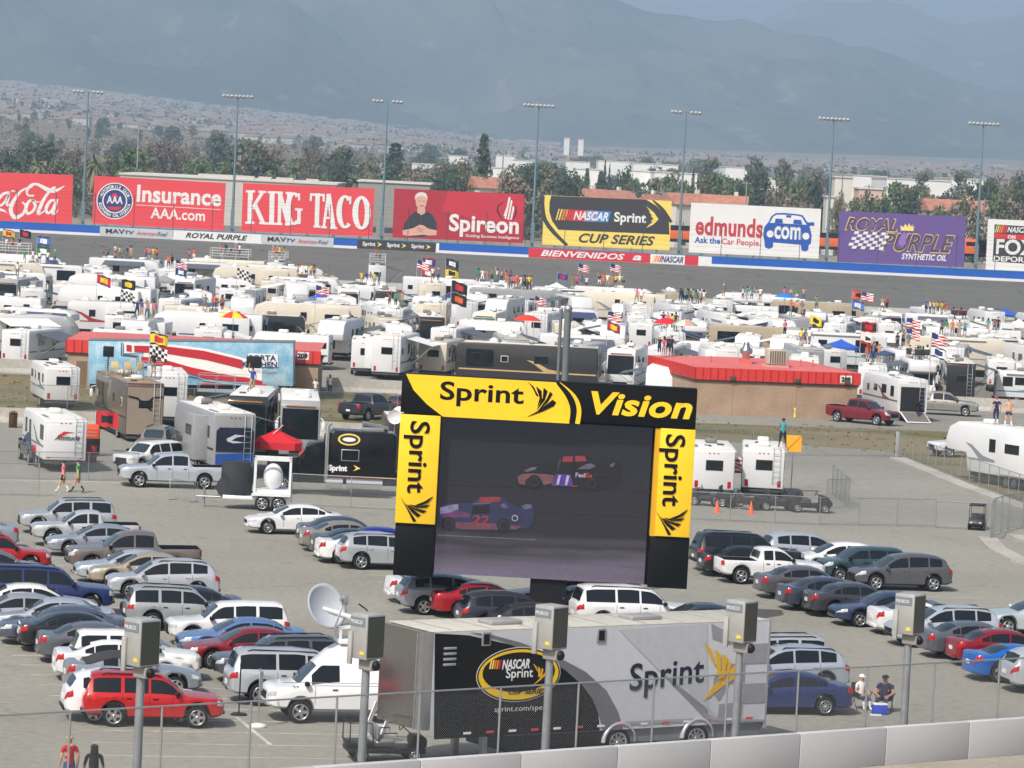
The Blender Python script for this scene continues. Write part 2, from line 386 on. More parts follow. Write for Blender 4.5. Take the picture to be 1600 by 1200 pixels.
# ------------------------------------------------------------ billboards, wall signs, catch fence, light poles
def smooth_pts(pts, n=6):
    out = []
    for i in range(len(pts) - 1):
        p0 = pts[max(i-1, 0)]; p1 = pts[i]; p2 = pts[i+1]; p3 = pts[min(i+2, len(pts)-1)]
        for k in range(n):
            t = k / n
            out.append(tuple(.5 * ((2*b) + (-a+c)*t + (2*a-5*b+4*c-d)*t*t + (-a+3*b-3*c+d)*t**3) for a, b, c, d in zip(p0, p1, p2, p3)))
    out.append(tuple(pts[-1])); return out
class Board:
    """a flat sign: survey pixels are turned into metres on its own face"""
    def __init__(s, bl, br, tl, Y, root=None, unit=None):
        s.o = A(*bl, Y); r = A(*br, Y); t = A(*tl, Y)
        s.ux = (r - s.o); s.w = s.ux.length; s.uz = (t - s.o); s.h = s.uz.length
        s.bl, s.br, s.tl = bl, br, tl
        s.M = plane_frame(s.o, s.ux, s.uz)
        s.k = s.w / math.hypot(br[0]-bl[0], br[1]-bl[1]); s.step = .03
        s.root = root; s.y = -.03
    def yl(s, lift): return s.y - (lift - 1)*s.step
    def loc(s, px, py):
        a, b = s.br[0]-s.bl[0], s.br[1]-s.bl[1]; c, d = s.tl[0]-s.bl[0], s.tl[1]-s.bl[1]
        e, f = px - s.bl[0], py - s.bl[1]; det = a*d - b*c
        return (e*d - f*c) / det * s.w, (a*f - b*e) / det * s.h
    def L(s, pts): return [s.loc(*p) for p in pts]
    def poly(s, name, m, polys, lift=1, parent=None):
        mb = MB()
        ms = m if isinstance(m, list) else [m]
        for i, p in enumerate(polys):
            q = s.step*.16*i
            mb.prism(s.L(p), s.yl(lift) - .012 - q, s.yl(lift) + .012, i if len(ms) > 1 else 0, axis='y')
        return s.put(mb.mesh(name, ms), name, parent)
    def put(s, me, name, parent=None):
        o = link(name, me, parent or s.root); o.matrix_local = s.Mr if (parent is None or parent is s.root) else Matrix(); return o
    def ribbon(s, name, m, strokes, lift=1, parent=None, n=6):
        mb = MB()
        for si, st in enumerate(strokes):
            dy = -.004 * si
            pts = smooth_pts([(*s.loc(p[0], p[1]), p[2]*s.k) for p in st], n)
            lf, rt = [], []
            for i, (x, z, wd) in enumerate(pts):
                a = pts[max(i-1,0)]; b = pts[min(i+1,len(pts)-1)]; d = Vector((b[0]-a[0], b[1]-a[1]));
                d = d.normalized() if d.length else Vector((1,0)); nn = Vector((-d.y, d.x)) * wd / 2
                lf.append((x+nn.x, s.yl(lift)+dy, z+nn.y)); rt.append((x-nn.x, s.yl(lift)+dy, z-nn.y))
            back = [[(a[0], a[1]+.02, a[2]) for a in r] for r in (lf, rt)]
            mb.grid([lf, rt], 0, False); mb.grid([back[0], lf], 0, False); mb.grid([rt, back[1]], 0, False)
        return s.put(mb.mesh(name, m), name, parent)
    def text(s, t, m, px, py, wpx, hpx, bold=0, shear=0, lift=1, name='lettering', parent=None, rot=0, space=1.0):
        me = text_mesh(t, 1, .01, min(bold, .03), shear, space=space + min(bold, .03))
        xs = [v.co.x for v in me.vertices]; zs = [v.co.z for v in me.vertices]
        x0, z0 = s.loc(px, py); kx = wpx*s.k/(max(xs)-min(xs)); kz = hpx*s.k/(max(zs)-min(zs))
        ca, sa = math.cos(rot), math.sin(rot)
        for v in me.vertices:
            a, b = (v.co.x-min(xs))*kx, (v.co.z-min(zs))*kz
            v.co = (x0 + a*ca - b*sa, s.yl(lift) + (-.012 if v.co.y < 0 else .012), z0 + a*sa + b*ca)
        me.materials.clear(); me.materials.append(m); me.name = name
        return s.put(me, name, parent)
    def disc(s, name, rings, px, py, lift=1, parent=None, n=40):
        mb = MB(); cx, cz = s.loc(px, py)
        for i, (r, m) in enumerate(rings):
            mb.prism([(cx + r*s.k*math.cos(2*PI*k/n), cz + r*s.k*math.sin(2*PI*k/n)) for k in range(n)], s.yl(lift) - .012 - .012*i, s.yl(lift) + .012, i, axis='y')
        return s.put(mb.mesh(name, [m for r, m in rings]), name, parent)
def sign_paint(*c): return rgb(*c, rough=.55, var=.03, scale=.4, name='sign_vinyl')
RED_S = sign_paint(230,66,72); WHT_S = sign_paint(236,236,234); BLK_S = sign_paint(56,52,52); YEL_S = sign_paint(246,220,104)
BLU_S = sign_paint(24,84,178); GRY_S = sign_paint(196,200,204); NAVY_S = sign_paint(28,52,120); PUR_S = sign_paint(104,78,146); DRED_S = sign_paint(176,24,44)
NRED_S = sign_paint(214,36,52); ORG_S = sign_paint(240,140,30); LBLU_S = sign_paint(40,140,210); SKIN_S = sign_paint(222,170,150)
BY = 690.0
def billboard(label, bl, br, tl, m, Y=BY):
    b = Board(bl, br, tl, Y)
    base = b.o + b.ux * .5; base.z = WZ + .2
    root = thing('billboard', label, 'billboard', base, group='billboards along the back straight'); b.root = root
    b.Mr = Matrix.Translation(-base) @ b.M
    mb = MB().box(0, b.w, -.02, .25, 0, b.h)
    o = b.put(mb.mesh('panel', m), 'panel')
    mb = MB()
    nb = 5
    gz = WZ + .2 - b.o.z - b.w * .0
    for i in range(nb):
        x = b.w * (i + .5) / nb
        mb.box(x-.18, x+.18, .25, .55, gz - .4, b.h*.95)
        mb.tube([(x, .5, b.h*.8), (x, 4.2, gz-.3)], .12, 6)
    for z in (.2, .5, .8): mb.box(.1, b.w-.1, .25, .4, b.h*z-.1, b.h*z+.1)
    b.put(mb.mesh('frame', STEEL), 'frame')
    mb = MB().box(0, b.w, -.75, -.2, -.12, -.05)                  # catwalk along the foot
    b.put(mb.mesh('catwalk', GREY), 'catwalk')
    return b
def nascar(b, x, y, w, h, m=WHT_S, lift=1, slope=.05, plate=None):
    """slanted colour bars and italic letters"""
    cols = [YEL_S, YEL_S, ORG_S, ORG_S, NRED_S, NRED_S]
    P = []
    sk = h * .28
    for i in range(6):
        a = x + w*.31*i/6; c = a + w*.31/6*(.45 + .1*i)
        P.append([(a, y+slope*(a-x)), (c, y+slope*(c-x)), (c+sk, y-h+slope*(c-x)), (a+sk, y-h+slope*(a-x))])
    o = b.poly('emblem', cols, P, lift)
    if plate:
        a, c = x + w*.31, x + w*1.0
        pm = [(x+w*(.31+.69*i/3), x+w*(.31+.69*(i+1)/3)) for i in range(3)]
        b.poly('emblem_plate', [NRED_S, sign_paint(140,150,200), LBLU_S], [[(p, y+slope*(p-x)), (q, y+slope*(q-x)), (q+sk, y-h+slope*(q-x)), (p+sk, y-h+slope*(p-x))] for p, q in pm], lift)
    b.text('NASCAR', m, x + w*.34, y - h*.1 + slope*w*.34, w*.66, h*.8, .03, .3, lift*1.9)
def wings(b, x, y, s, m, lift=1, ang=0.0, name='emblem'):
    """five tapering blades fanning from a point on the right"""
    ST = []
    tip = (1.0, 0.0)
    for (a, c) in [((-.05, -.95), .10), ((.18, -.55), .13), ((.36, -.22), .15), ((.36, .20), .13), ((.05, .78), .10)]:
        q = lambda u, v: (x + s*(u*math.cos(ang) - v*math.sin(ang)), y + s*(u*math.sin(ang) + v*math.cos(ang)))
        dx, dy = tip[0]-a[0], tip[1]-a[1]; mx, my = a[0]+dx*.55, a[1]+dy*.55; l = math.hypot(dx, dy); nx, ny = -dy/l*c, dx/l*c
        mid1, mid2 = (mx+nx, my+ny), (mx-nx, my-ny)
        ST.append([q(*a), q(*mid1), q(tip[0]-.02, tip[1]+ny*.3), q(tip[0]-.02, tip[1]-ny*.3), q(*mid2)])
    return b.poly(name, m, ST, lift)
def c4(l, oy=250, ox=0, k=4.0):   # 4x survey crops -> photo pixels
    return [(ox + p[0]/k, oy + p[1]/k, *( (p[2]/k,) if len(p) > 2 else ())) for p in l]

def build_billboards():
    # soft drink script on red
    b = billboard('red billboard with flowing white script, at the far left end of the row', (-92,343), (112,350.5), (-89,266), RED_S)
    S = [[(215,222,10),(180,222,12),(170,195,14),(195,160,18),(235,152,16),(300,185,26),(350,192,20),(405,162,4)],
         [(205,168,8),(140,190,14),(90,250,22),(68,310,26),(90,358,24),(140,340,18),(162,290,14),(140,262,10)],
         [(205,250,14),(180,262,18),(162,305,20),(175,335,16),(205,320,16),(222,285,18),(205,250,14),(230,262,8),(262,262,6)],
         [(352,172,10),(330,178,14),(285,230,18),(250,300,22),(240,335,18),(262,330,8),(300,300,6)],
         [(345,250,12),(315,258,18),(290,300,20),(298,332,16),(325,315,14),(350,262,14)],
         [(362,245,10),(345,290,18),(330,335,16),(350,330,6),(365,310,4)],
         [(60,200,14),(20,215,18),(-12,255,20),(-5,285,16),(25,270,14),(60,215,14),(45,270,16),(50,285,8),(80,260,5)],
         [(-60,290,6),(-20,308,18),(20,315,14),(45,330,3)], [(70,200,6),(85,192,9),(97,200,5)]]
    b.ribbon('lettering', WHT_S, [c4(s) for s in S])
    # motor club insurance
    b = billboard('red billboard with round blue and white automobile club seal and the word Insurance', (144,349), (349,360.5), (147,274.5), RED_S)
    o = b.disc('emblem', [(28.5, WHT_S), (27, NAVY_S), (19.5, WHT_S), (17.5, NAVY_S)], 179, 314)
    mb = MB()
    for word, a0, a1, r0 in (('·AUTOMOBILE CLUB·', 172, 8, 20.6), ('SOUTHERN CALIFORNIA', 188, 352, 20.6)):
        cx, cz = b.loc(179, 314)
        for i, ch in enumerate(word):
            if ch == ' ': continue
            a = R_(a0 + (a1-a0) * (i+.5) / len(word)); top = a0 < 180
            me = text_mesh(ch, 1, .01, .03); xs = [v.co.x for v in me.vertices]; zs = [v.co.z for v in me.vertices]
            kz = 4.6*b.k / .73; w2 = (max(xs)-min(xs))*kz/2
            th = a - PI/2 if top else a + PI/2
            rr = (r0 if top else r0+4.6) * b.k
            bx, bz = cx + rr*math.cos(a), cz + rr*math.sin(a)
            vs = []
            for v in me.vertices:
                p, q = (v.co.x-min(xs))*kz*.9-w2, v.co.z*kz
                vs.append((bx + p*math.cos(th)-q*math.sin(th), -.09 + (-.01 if v.co.y < 0 else .01), bz + p*math.sin(th)+q*math.cos(th)))
            mb.add(vs, [list(p.vertices) for p in me.polygons]); bpy.data.meshes.remove(me)
    b.put(mb.mesh('lettering', WHT_S, False), 'lettering')
    b.poly('emblem', NRED_S, [[(179+11*math.cos(t), 323+5.5*math.sin(t)) for t in [PI*i/8 for i in range(9)]]], 2.6); b.poly('emblem', NRED_S, [[(174,309),(184,309),(182,302),(176,302)]], 2.6)
    b.text('AAA', WHT_S, 166.5, 317.5, 25, 12, .05, 0, 3.2)
    b.text('Insurance', WHT_S, 213, 315.5, 132, 27, .045)
    b.text('AAA.com', WHT_S, 235, 341, 85, 17, .02)
    b.poly('rule', WHT_S, [[(212.5,320.5),(345,328),(345,327.2),(212.5,319.7)]])
    # slab letters
    b = billboard('red billboard with big white slab letters reading KING TACO', (377,361), (582,369.5), (380,286), RED_S)
    slab_letters(b)
    # man with folded hands
    b = billboard('dark red billboard with a smiling white haired man in black polo shirt', (613,371), (817,380), (616,294.5), DRED_S)
    o = b.poly('glow', sign_paint(200,36,58), [[(700,299),(818,304),(817,350),(760,346),(690,330)]], .6)
    o4 = 400
    man = [(915,465),(925,400),(960,350),(1000,318),(1035,310),(1070,320),(1105,345),(1128,390),(1132,465),(1090,470),(1030,482),(960,478)]
    b.poly('picture', [sign_paint(46,44,54), SKIN_S, SKIN_S, SKIN_S, sign_paint(228,222,216)],
        [c4(man, 250, 400), c4([(1008,300),(1056,300),(1058,330),(1034,345),(1006,326)], 250, 400),
         c4([(996,245),(1004,222),(1034,212),(1062,224),(1068,250),(1062,285),(1046,306),(1030,310),(1014,302),(1000,282)], 250, 400),
         c4([(915,440),(985,425),(1020,405),(1045,408),(1080,430),(1130,440),(1128,470),(1080,472),(1045,466),(1005,470),(950,474),(918,468)], 250, 400),
         c4([(992,250),(994,222),(1012,204),(1036,200),(1060,208),(1071,230),(1070,252),(1062,232),(1034,222),(1004,232)], 250, 400)], 1.4)
    b.ribbon('picture_line', sign_paint(120,60,60), [c4([(1018,258,4),(1028,256,4)],250,400), c4([(1042,256,4),(1054,258,4)],250,400), c4([(1020,282,3),(1034,288,5),(1050,282,3)],250,400), c4([(1030,340,3),(1030,395,3)],250,400),
        c4([(1003,436,3),(1040,450,3)],250,400), c4([(1008,424,3),(1048,440,3)],250,400)], 2.6)
    b.text('Spireon', WHT_S, 701, 369, 109, 35, .05)
    b.text('Guiding Business Intelligence', WHT_S, 727, 371.5, 84, 6, .01)
    b.poly('emblem', WHT_S, [c4(p, 250, 400) for p in ([(1578,230),(1590,235),(1562,368),(1552,362)],[(1592,250),(1602,255),(1580,374),(1570,370)],[(1566,290),(1574,270),(1556,350),(1546,350)],[(1604,285),(1614,300),(1598,372),(1588,374)])])
    for st in [c4([(1545,262,3),(1515,285,6),(1510,320,8),(1530,360,5),(1548,378,2)],250,400), c4([(1618,285,3),(1625,310,6),(1620,345,7),(1600,378,3)],250,400)]: b.ribbon('emblem', WHT_S, [st])
    # race series board
    b = billboard('black and yellow billboard reading CUP SERIES with slanted racing bars', (847,382), (1046,391), (850.5,305), YEL_S)
    k = lambda p: c4(p, 250, 800)
    b.poly('panel_field', BLK_S, [k([(245,224),(838,248),(900,285),(950,335),(980,380),(984,466),(290,436),(250,380),(232,320),(235,262)])], .7)
    for st in [k([(200,228,12),(192,280,22),(205,370,26),(260,450,26),(345,534,18)]), k([(880,252,10),(940,310,22),(996,390,18)])]: b.ribbon('arc', BLK_S, [st], .9)
    nascar(b, 868, 343.5, 82, 17, lift=1.4, plate=True)
    b.text('Sprint', WHT_S, 959, 351, 50, 20, .035, 0, 1.6)
    wings(b, 1009, 341, 20, YEL_S, 1.5, .08)
    b.text('CUP SERIES', BLK_S, 904, 379, 119, 15, .045, .3)
    # car guide
    b = billboard('white billboard with blue car outline and red lettering edmunds', (1076,394), (1279,404), (1079.5,316.5), WHT_S)
    b.text('edmunds', sign_paint(200,48,58), 1086, 367, 105, 30, .05)
    b.text('Ask the', BLU_S, 1085, 379.5, 40, 10, .03); b.text('Car People.', sign_paint(200,70,80), 1127, 384.5, 61, 12.5, .02)
    q = lambda p: [(1200+x/4, 250+y/4) for x, y in p]
    body = [(-25,420),(0,388),(0,392),(18,352),(45,332),(100,330),(180,338),(215,345),(238,380),(252,395),(262,430),(272,470),(268,520),(252,535),(252,560),(235,572),(208,565),(204,530),(70,518),(32,515),(30,545),(5,556),(-20,545),(-25,500),(-32,470)]
    b.poly('emblem', BLU_S, [q(body)])
    b.poly('emblem_window', WHT_S, [q([(10,392),(32,352),(55,342),(110,342),(180,348),(208,355),(226,384),(240,405)])], 1.9)
    b.poly('emblem_seat', BLU_S, [q([(45,365),(88,368),(92,395),(40,393)]), q([(160,372),(205,375),(212,402),(155,398)]), q([(110,344),(145,346),(140,360),(112,358)]), q([(250,390),(285,388),(288,408),(255,410)])], 2.8)
    b.text('com', WHT_S, 1209, 373, 42, 20, .06, 0, 2.2)
    b.disc('headlamp', [(5.4, WHT_S)], 1259, 369, 2); b.disc('headlamp', [(5.4, WHT_S)], 1203, 365.5, 2)
    # motor oil
    b = billboard('purple billboard with yellow edged lettering, crown and checkered flag', (1308,409), (1506,417.5), (1312,330), PUR_S)
    for dl, m, bo in ((1, YEL_S, .075), (1.8, sign_paint(84,62,92), .015)):
        g = 1.3 if dl == 1 else 0
        b.text('ROYAL', m, 1321-g, 358.5+g, 80+2*g, 19+2*g, bo, .35, dl); b.text('PURPLE', m, 1378-g, 391+g, 112+2*g, 27+2*g, bo, .35, dl)
    b.text('SYNTHETIC OIL', WHT_S, 1408.5, 405, 70, 9.5, .05, .25)
    ch = []
    for r in range(6):
        for c in range(8):
            if (r + c) % 2 == 0:
                f = lambda u, v: (1336 + u*7 - v*2.1, 361 + v*4.5 + u*.35)
                ch.append([f(c, r), f(c+1, r), f(c+1, r+1), f(c, r+1)])
    b.poly('checkered_flag', WHT_S, ch)
    b.poly('crown', sign_paint(250,226,130), [q([(828,408),(848,420),(858,398),(872,418),(882,394),(892,418),(905,402),(905,424),(916,412),(908,444),(830,440)])], 3)
    b.poly('drop', sign_paint(150,110,190), [q([(855,445),(866,490),(862,525),(840,542),(822,535),(814,510),(830,475)])], 3.4)
    # broadcaster
    b = billboard('white billboard with black panel for a Spanish sports channel, cut by the right edge', (1540,421), (1745,430), (1543.5,342), WHT_S)
    b.poly('panel_field', BLK_S, [q([(1414,402),(1790,425),(1785,660),(1403,634)]) ], .7)
    nascar(b, 1554, 363, 56, 11, lift=1.4)
    b.poly('panel_field', NRED_S, [q([(1416,458),(1700,476),(1700,508),(1412,488)])], .9); b.text('ON', WHT_S, 1574, 373, 12, 6, .05, 0, 1.6)
    b.text('FOX', WHT_S, 1555, 397, 64, 24, .08, 0, 1.6); b.text('DEPORTES', WHT_S, 1552.5, 408, 70, 8.5, .06, 0, 1.6)
def slab_letters(b):
    """heavy slab-serif capitals drawn from bars"""
    Sx = []
    def bar(x0, y0, x1, y1, wd): Sx.append([(x0, y0, wd), (x1, y1, wd)])
    def V(x, wd=7.6):                                           # upright with slabs
        y = lambda p: .043*(p-385)
        bar(x, 297+y(x), x-1.2, 349+y(x), wd)
        for yy in (298.6, 347.6): bar(x-wd*.95 - (1.2 if yy > 300 else 0), yy+y(x), x+wd*.95 - (1.2 if yy > 300 else 0), yy+y(x)+.3, 3.4)
    yy = lambda p: .043*(p-385)
    V(391.5); bar(410, 300+yy(410), 394, 326+yy(394), 5); bar(398, 318+yy(398), 411, 347+yy(411), 6.4)
    bar(404, 298.6+yy(404), 416, 298.9+yy(416), 3.4); bar(405, 347.6+yy(405), 418, 348+yy(418), 3.4)
    V(425.5)
    V(437.5, 5.2); V(451.5, 5.2); bar(437, 298+yy(437), 451, 349+yy(451), 6.4)
    def arc(cx, cy, rx, ry, a0, a1, wd0, wd1):
        n = 14; Sx.append([(cx + rx*math.cos(R_(a0+(a1-a0)*i/n)), cy - ry*math.sin(R_(a0+(a1-a0)*i/n)), wd0 + (wd1-wd0)*abs(math.cos(R_(a0+(a1-a0)*i/n)))) for i in range(n+1)])
    arc(459.5, 326, 9.5, 23.5, 55, 305, 3.6, 8.6); bar(467.5, 329, 467, 350, 5.5); bar(461, 327, 473, 327.6, 3.4); bar(467.5, 302, 467.3, 313, 3.2)
    bar(486, 303+1, 507, 304+1, 4); bar(496.5, 302, 495, 354, 7); bar(490, 354, 501, 354.5, 3.4); bar(486.5, 302, 485.5, 314, 3.2); bar(506, 303, 506, 315, 3.2)
    bar(513, 303, 506, 355, 4.2); bar(513.5, 303, 521, 356, 7); bar(508, 340, 518, 340.6, 3.6); bar(502, 355, 511, 355.4, 3.4); bar(515, 356, 527, 356.5, 3.4)
    arc(539.5, 331, 9.5, 24, 50, 310, 3.6, 8.6); bar(547.5, 307, 547.3, 319, 3.2)
    arc(565, 332.5, 9.8, 24, 0, 360, 3.8, 9.2)
    b.ribbon('lettering', WHT_S, Sx, n=2)
build_billboards()

def build_wall():
    """white concrete wall with a blue soft barrier, painted panels and the catch fence on top"""
    x0, x1 = -170, 170
    root = thing('track_wall', 'long blue and white track wall painted with sponsor panels below the billboards', 'wall', (0, WY, WZ))
    MB().box(x0, x1, -.27, .35, -.2, .46).build('base', WHITE, root)
    blue = rgb(20, 92, 190, rough=.45, var=.08, scale=.25)
    MB().box(x0, x1, -.25, .35, .46, 1.72).build('barrier', blue, root)
    MB().box(x0, x1, -.30, .40, 1.72, 1.86).build('cap', rgb(40,120,170, rough=.6), root)
    def panel(pa, pb, m, white_low=False):
        xa, xb = A(pa, 253 + .05*(pa-800) + 140, WY-.3).x, A(pb, 253 + .05*(pb-800) + 140, WY-.3).x
        return MB().box(xa, xb, -.29, -.25, .02, 1.72).build('sign_panel', m, root), xa, xb
    def wtext(o, s, m, xa, xb, z0, z1, **k):
        k['bold'] = min(k.get('bold', 0), .03); me = text_mesh(s, 1, .01, space=1.03, **k); xs = [v.co.x for v in me.vertices]; zs = [v.co.z for v in me.vertices]
        for v in me.vertices:
            v.co = (xa + (v.co.x-min(xs))/(max(xs)-min(xs))*(xb-xa), -.33 + (-.01 if v.co.y < 0 else .01), z0 + (v.co.z-min(zs))/(max(zs)-min(zs))*(z1-z0))
        me.materials.clear(); me.materials.append(m); link('lettering', me, o)
    for a, c in ((156, 270), (409, 521)):
        o, xa, xb = panel(a, c, GRY_S); L = xb - xa
        wtext(o, 'MAV', BLK_S, xa+L*.08, xa+L*.34, .55, 1.4, bold=.05); wtext(o, 'TV', NAVY_S, xa+L*.34, xa+L*.47, .55, 1.2, bold=.04, shear=.2)
        wtext(o, 'American', NRED_S, xa+L*.50, xa+L*.77, .5, 1.25, shear=.4); wtext(o, 'Real', NAVY_S, xa+L*.78, xa+L*.93, .5, 1.25, shear=.4)
    o, xa, xb = panel(270.8, 408.5, WHT_S); wtext(o, 'ROYAL PURPLE', BLK_S, xa+(xb-xa)*.14, xa+(xb-xa)*.84, .45, 1.4, bold=.06, shear=.3)
    o, xa, xb = panel(558, 681, BLK_S)
    for i in range(3):
        q = xa + (xb-xa)*(.07 + .31*i); wtext(o, 'Sprint', WHT_S, q, q+2.3, .4, 1.35, bold=.03)
        MB().prism([(q+2.6, .5), (q+3.5, .95), (q+2.6, 1.4), (q+2.95, .95)], -.35, -.29, 0, axis='y').build('arrow', YEL_S, o)
    panel(681.3, 686, WHT_S); panel(1091.2, 1112, WHT_S)
    o, xa, xb = panel(826, 1016, NRED_S); wtext(o, 'BIENVENIDOS', WHT_S, xa+(xb-xa)*.1, xa+(xb-xa)*.79, .35, 1.45, bold=.07, shear=.3); wtext(o, 'a', WHT_S, xa+(xb-xa)*.855, xa+(xb-xa)*.93, .4, 1.3, bold=.08, shear=.25)
    o, xa, xb = panel(1016.2, 1070, WHT_S); wtext(o, 'NASCAR', NAVY_S, xa+(xb-xa)*.32, xb-.3, .3, 1.45, bold=.05, shear=.3)
    for i, m in enumerate((YEL_S, ORG_S, ORG_S, NRED_S)):
        q = xa + .3 + .42*i; MB().prism([(q, .3), (q+.25, .3), (q+.6, 1.45), (q+.35, 1.45)], -.33, -.29, 0, axis='y').build('stripe', m, o)
    panel(1070.2, 1091, NRED_S)
    f = thing('catch_fence', 'tall catch fence with curved steel posts standing on the track wall', 'fence', (0, WY, WZ+1.86))
    pole = rgb(70,72,74, rough=.6, name='weathered_steel')
    x = -97.6
    curve = [(0, 0), (0, 3.6), (-.1, 4.6), (-.5, 5.3), (-1.3, 5.8)]
    while x < 110:
        MB().tube([(x, .15+a, z) for a, z in curve], .065, 6).build('post', pole, f); x += 7.05
    mb = MB()
    for a, z in curve[1:] + [(0, .8), (0, 1.6), (0, 2.4)]: mb.tube([(-110, .15+a, z), (110, .15+a, z)], .011, 4)
    mb.build('cable', pole, f)
build_wall()

def build_light_poles():
    tops = [(138,143),(372,150),(606,158),(842,164.5),(1072,175),(1303,185.5),(1537,193)]
    grey = rgb(122,150,160, rough=.5, metal=.3, name='galvanised_pole')
    lamp_m = rgb(205,205,200, rough=.4)
    words = ['beside the round seal billboard', 'left of the slab letter billboard', 'left of the smiling man billboard', 'beside the yellow and black billboard', 'left of the white car billboard', 'left of the purple billboard', 'right of the purple billboard']
    proto = None
    for i, (px, py) in enumerate(tops):
        p = A(px, py, 705); h = p.z - WZ
        n = 8 if i in (1,3,5,6) else 6
        t = thing('light_pole', 'tall stadium light pole with a row of floodlights, ' + words[i], 'light pole', (p.x, 705, WZ), group='stadium light poles behind the wall')
        MB().tube([(0,0,-.5),(0,0,h*.5),(0,0,h)], [.30,.22,.13], 8).build('pole', grey, t)
        MB().box(-.35,.35,-.5,-.1,h*.06,h*.2).build('control_box', grey, t)
        MB().box(-2.8,2.8,-.08,.08,h-.25,h-.1).build('crossarm', grey, t)
        for k in range(n):
            x = -2.65 + 5.3*k/(n-1) if n == 8 else (-2.6,-1.9,-1.1,1.1,1.9,2.6)[k]
            l = MB(); l.lathe([(.08,-.1),(.3,.0),(.36,.3),(.34,.34),(0,.34)], 10, 0, Matrix.Translation((x,-.35,h+.0)) @ Matrix.Rotation(R_(115 + 12*(k % 3)),4,'X'))
            l.box(x-.05,x+.05,-.3,.05,h-.15,h+.05)
            l.build('floodlight', lamp_m, t)
build_light_poles()
# ------------------------------------------------------------ trees, houses and sheds beyond the track
rng = random.Random(11)
def leaf_mat(name, c): 
    m = mat(c, rough=.7, var=.35, scale=.35, spec=.2, name=name); return m
LEAF = {'green': leaf_mat('green_leaves', (0.138,0.198,0.085)), 'olive': leaf_mat('olive_leaves', (0.202,0.199,0.119)), 'dark': leaf_mat('dark_leaves', (0.079,0.106,0.066)),
        'blue': leaf_mat('bluish_leaves', (0.113,0.140,0.110)), 'brown': leaf_mat('bare_twigs', (0.329,0.267,0.214)), 'palm': leaf_mat('palm_fronds', (0.160,0.179,0.092)), 'straw': leaf_mat('dry_fronds', (0.314,0.232,0.147))}  # leaf tones lightened and greyed to put distance haze into the colour
BARK = mat((.11,.085,.06), rough=.9, var=.25, name='bark')
def leaves(mb, c, r, n, size, m, flat=1.0):
    for _ in range(n):
        d = Vector((rng.gauss(0,1), rng.gauss(0,1), rng.gauss(0,1)*flat)); d.normalize()
        p = Vector(c) + Vector((d.x*r[0], d.y*r[1], d.z*r[2])) * rng.uniform(.55, 1.08)
        a = Vector((rng.gauss(0,1), rng.gauss(0,1), rng.gauss(0,.7))).normalized(); b = a.cross(Vector((rng.gauss(0,1), rng.gauss(0,1), rng.gauss(0,1)))).normalized()
        s = size * rng.uniform(.6, 1.3)
        mb.add([p - a*s - b*s*.5, p + a*s*.2 - b*s*.7, p + a*s, p - a*s*.1 + b*s*.6], [(0,1,2,3)], m, False)
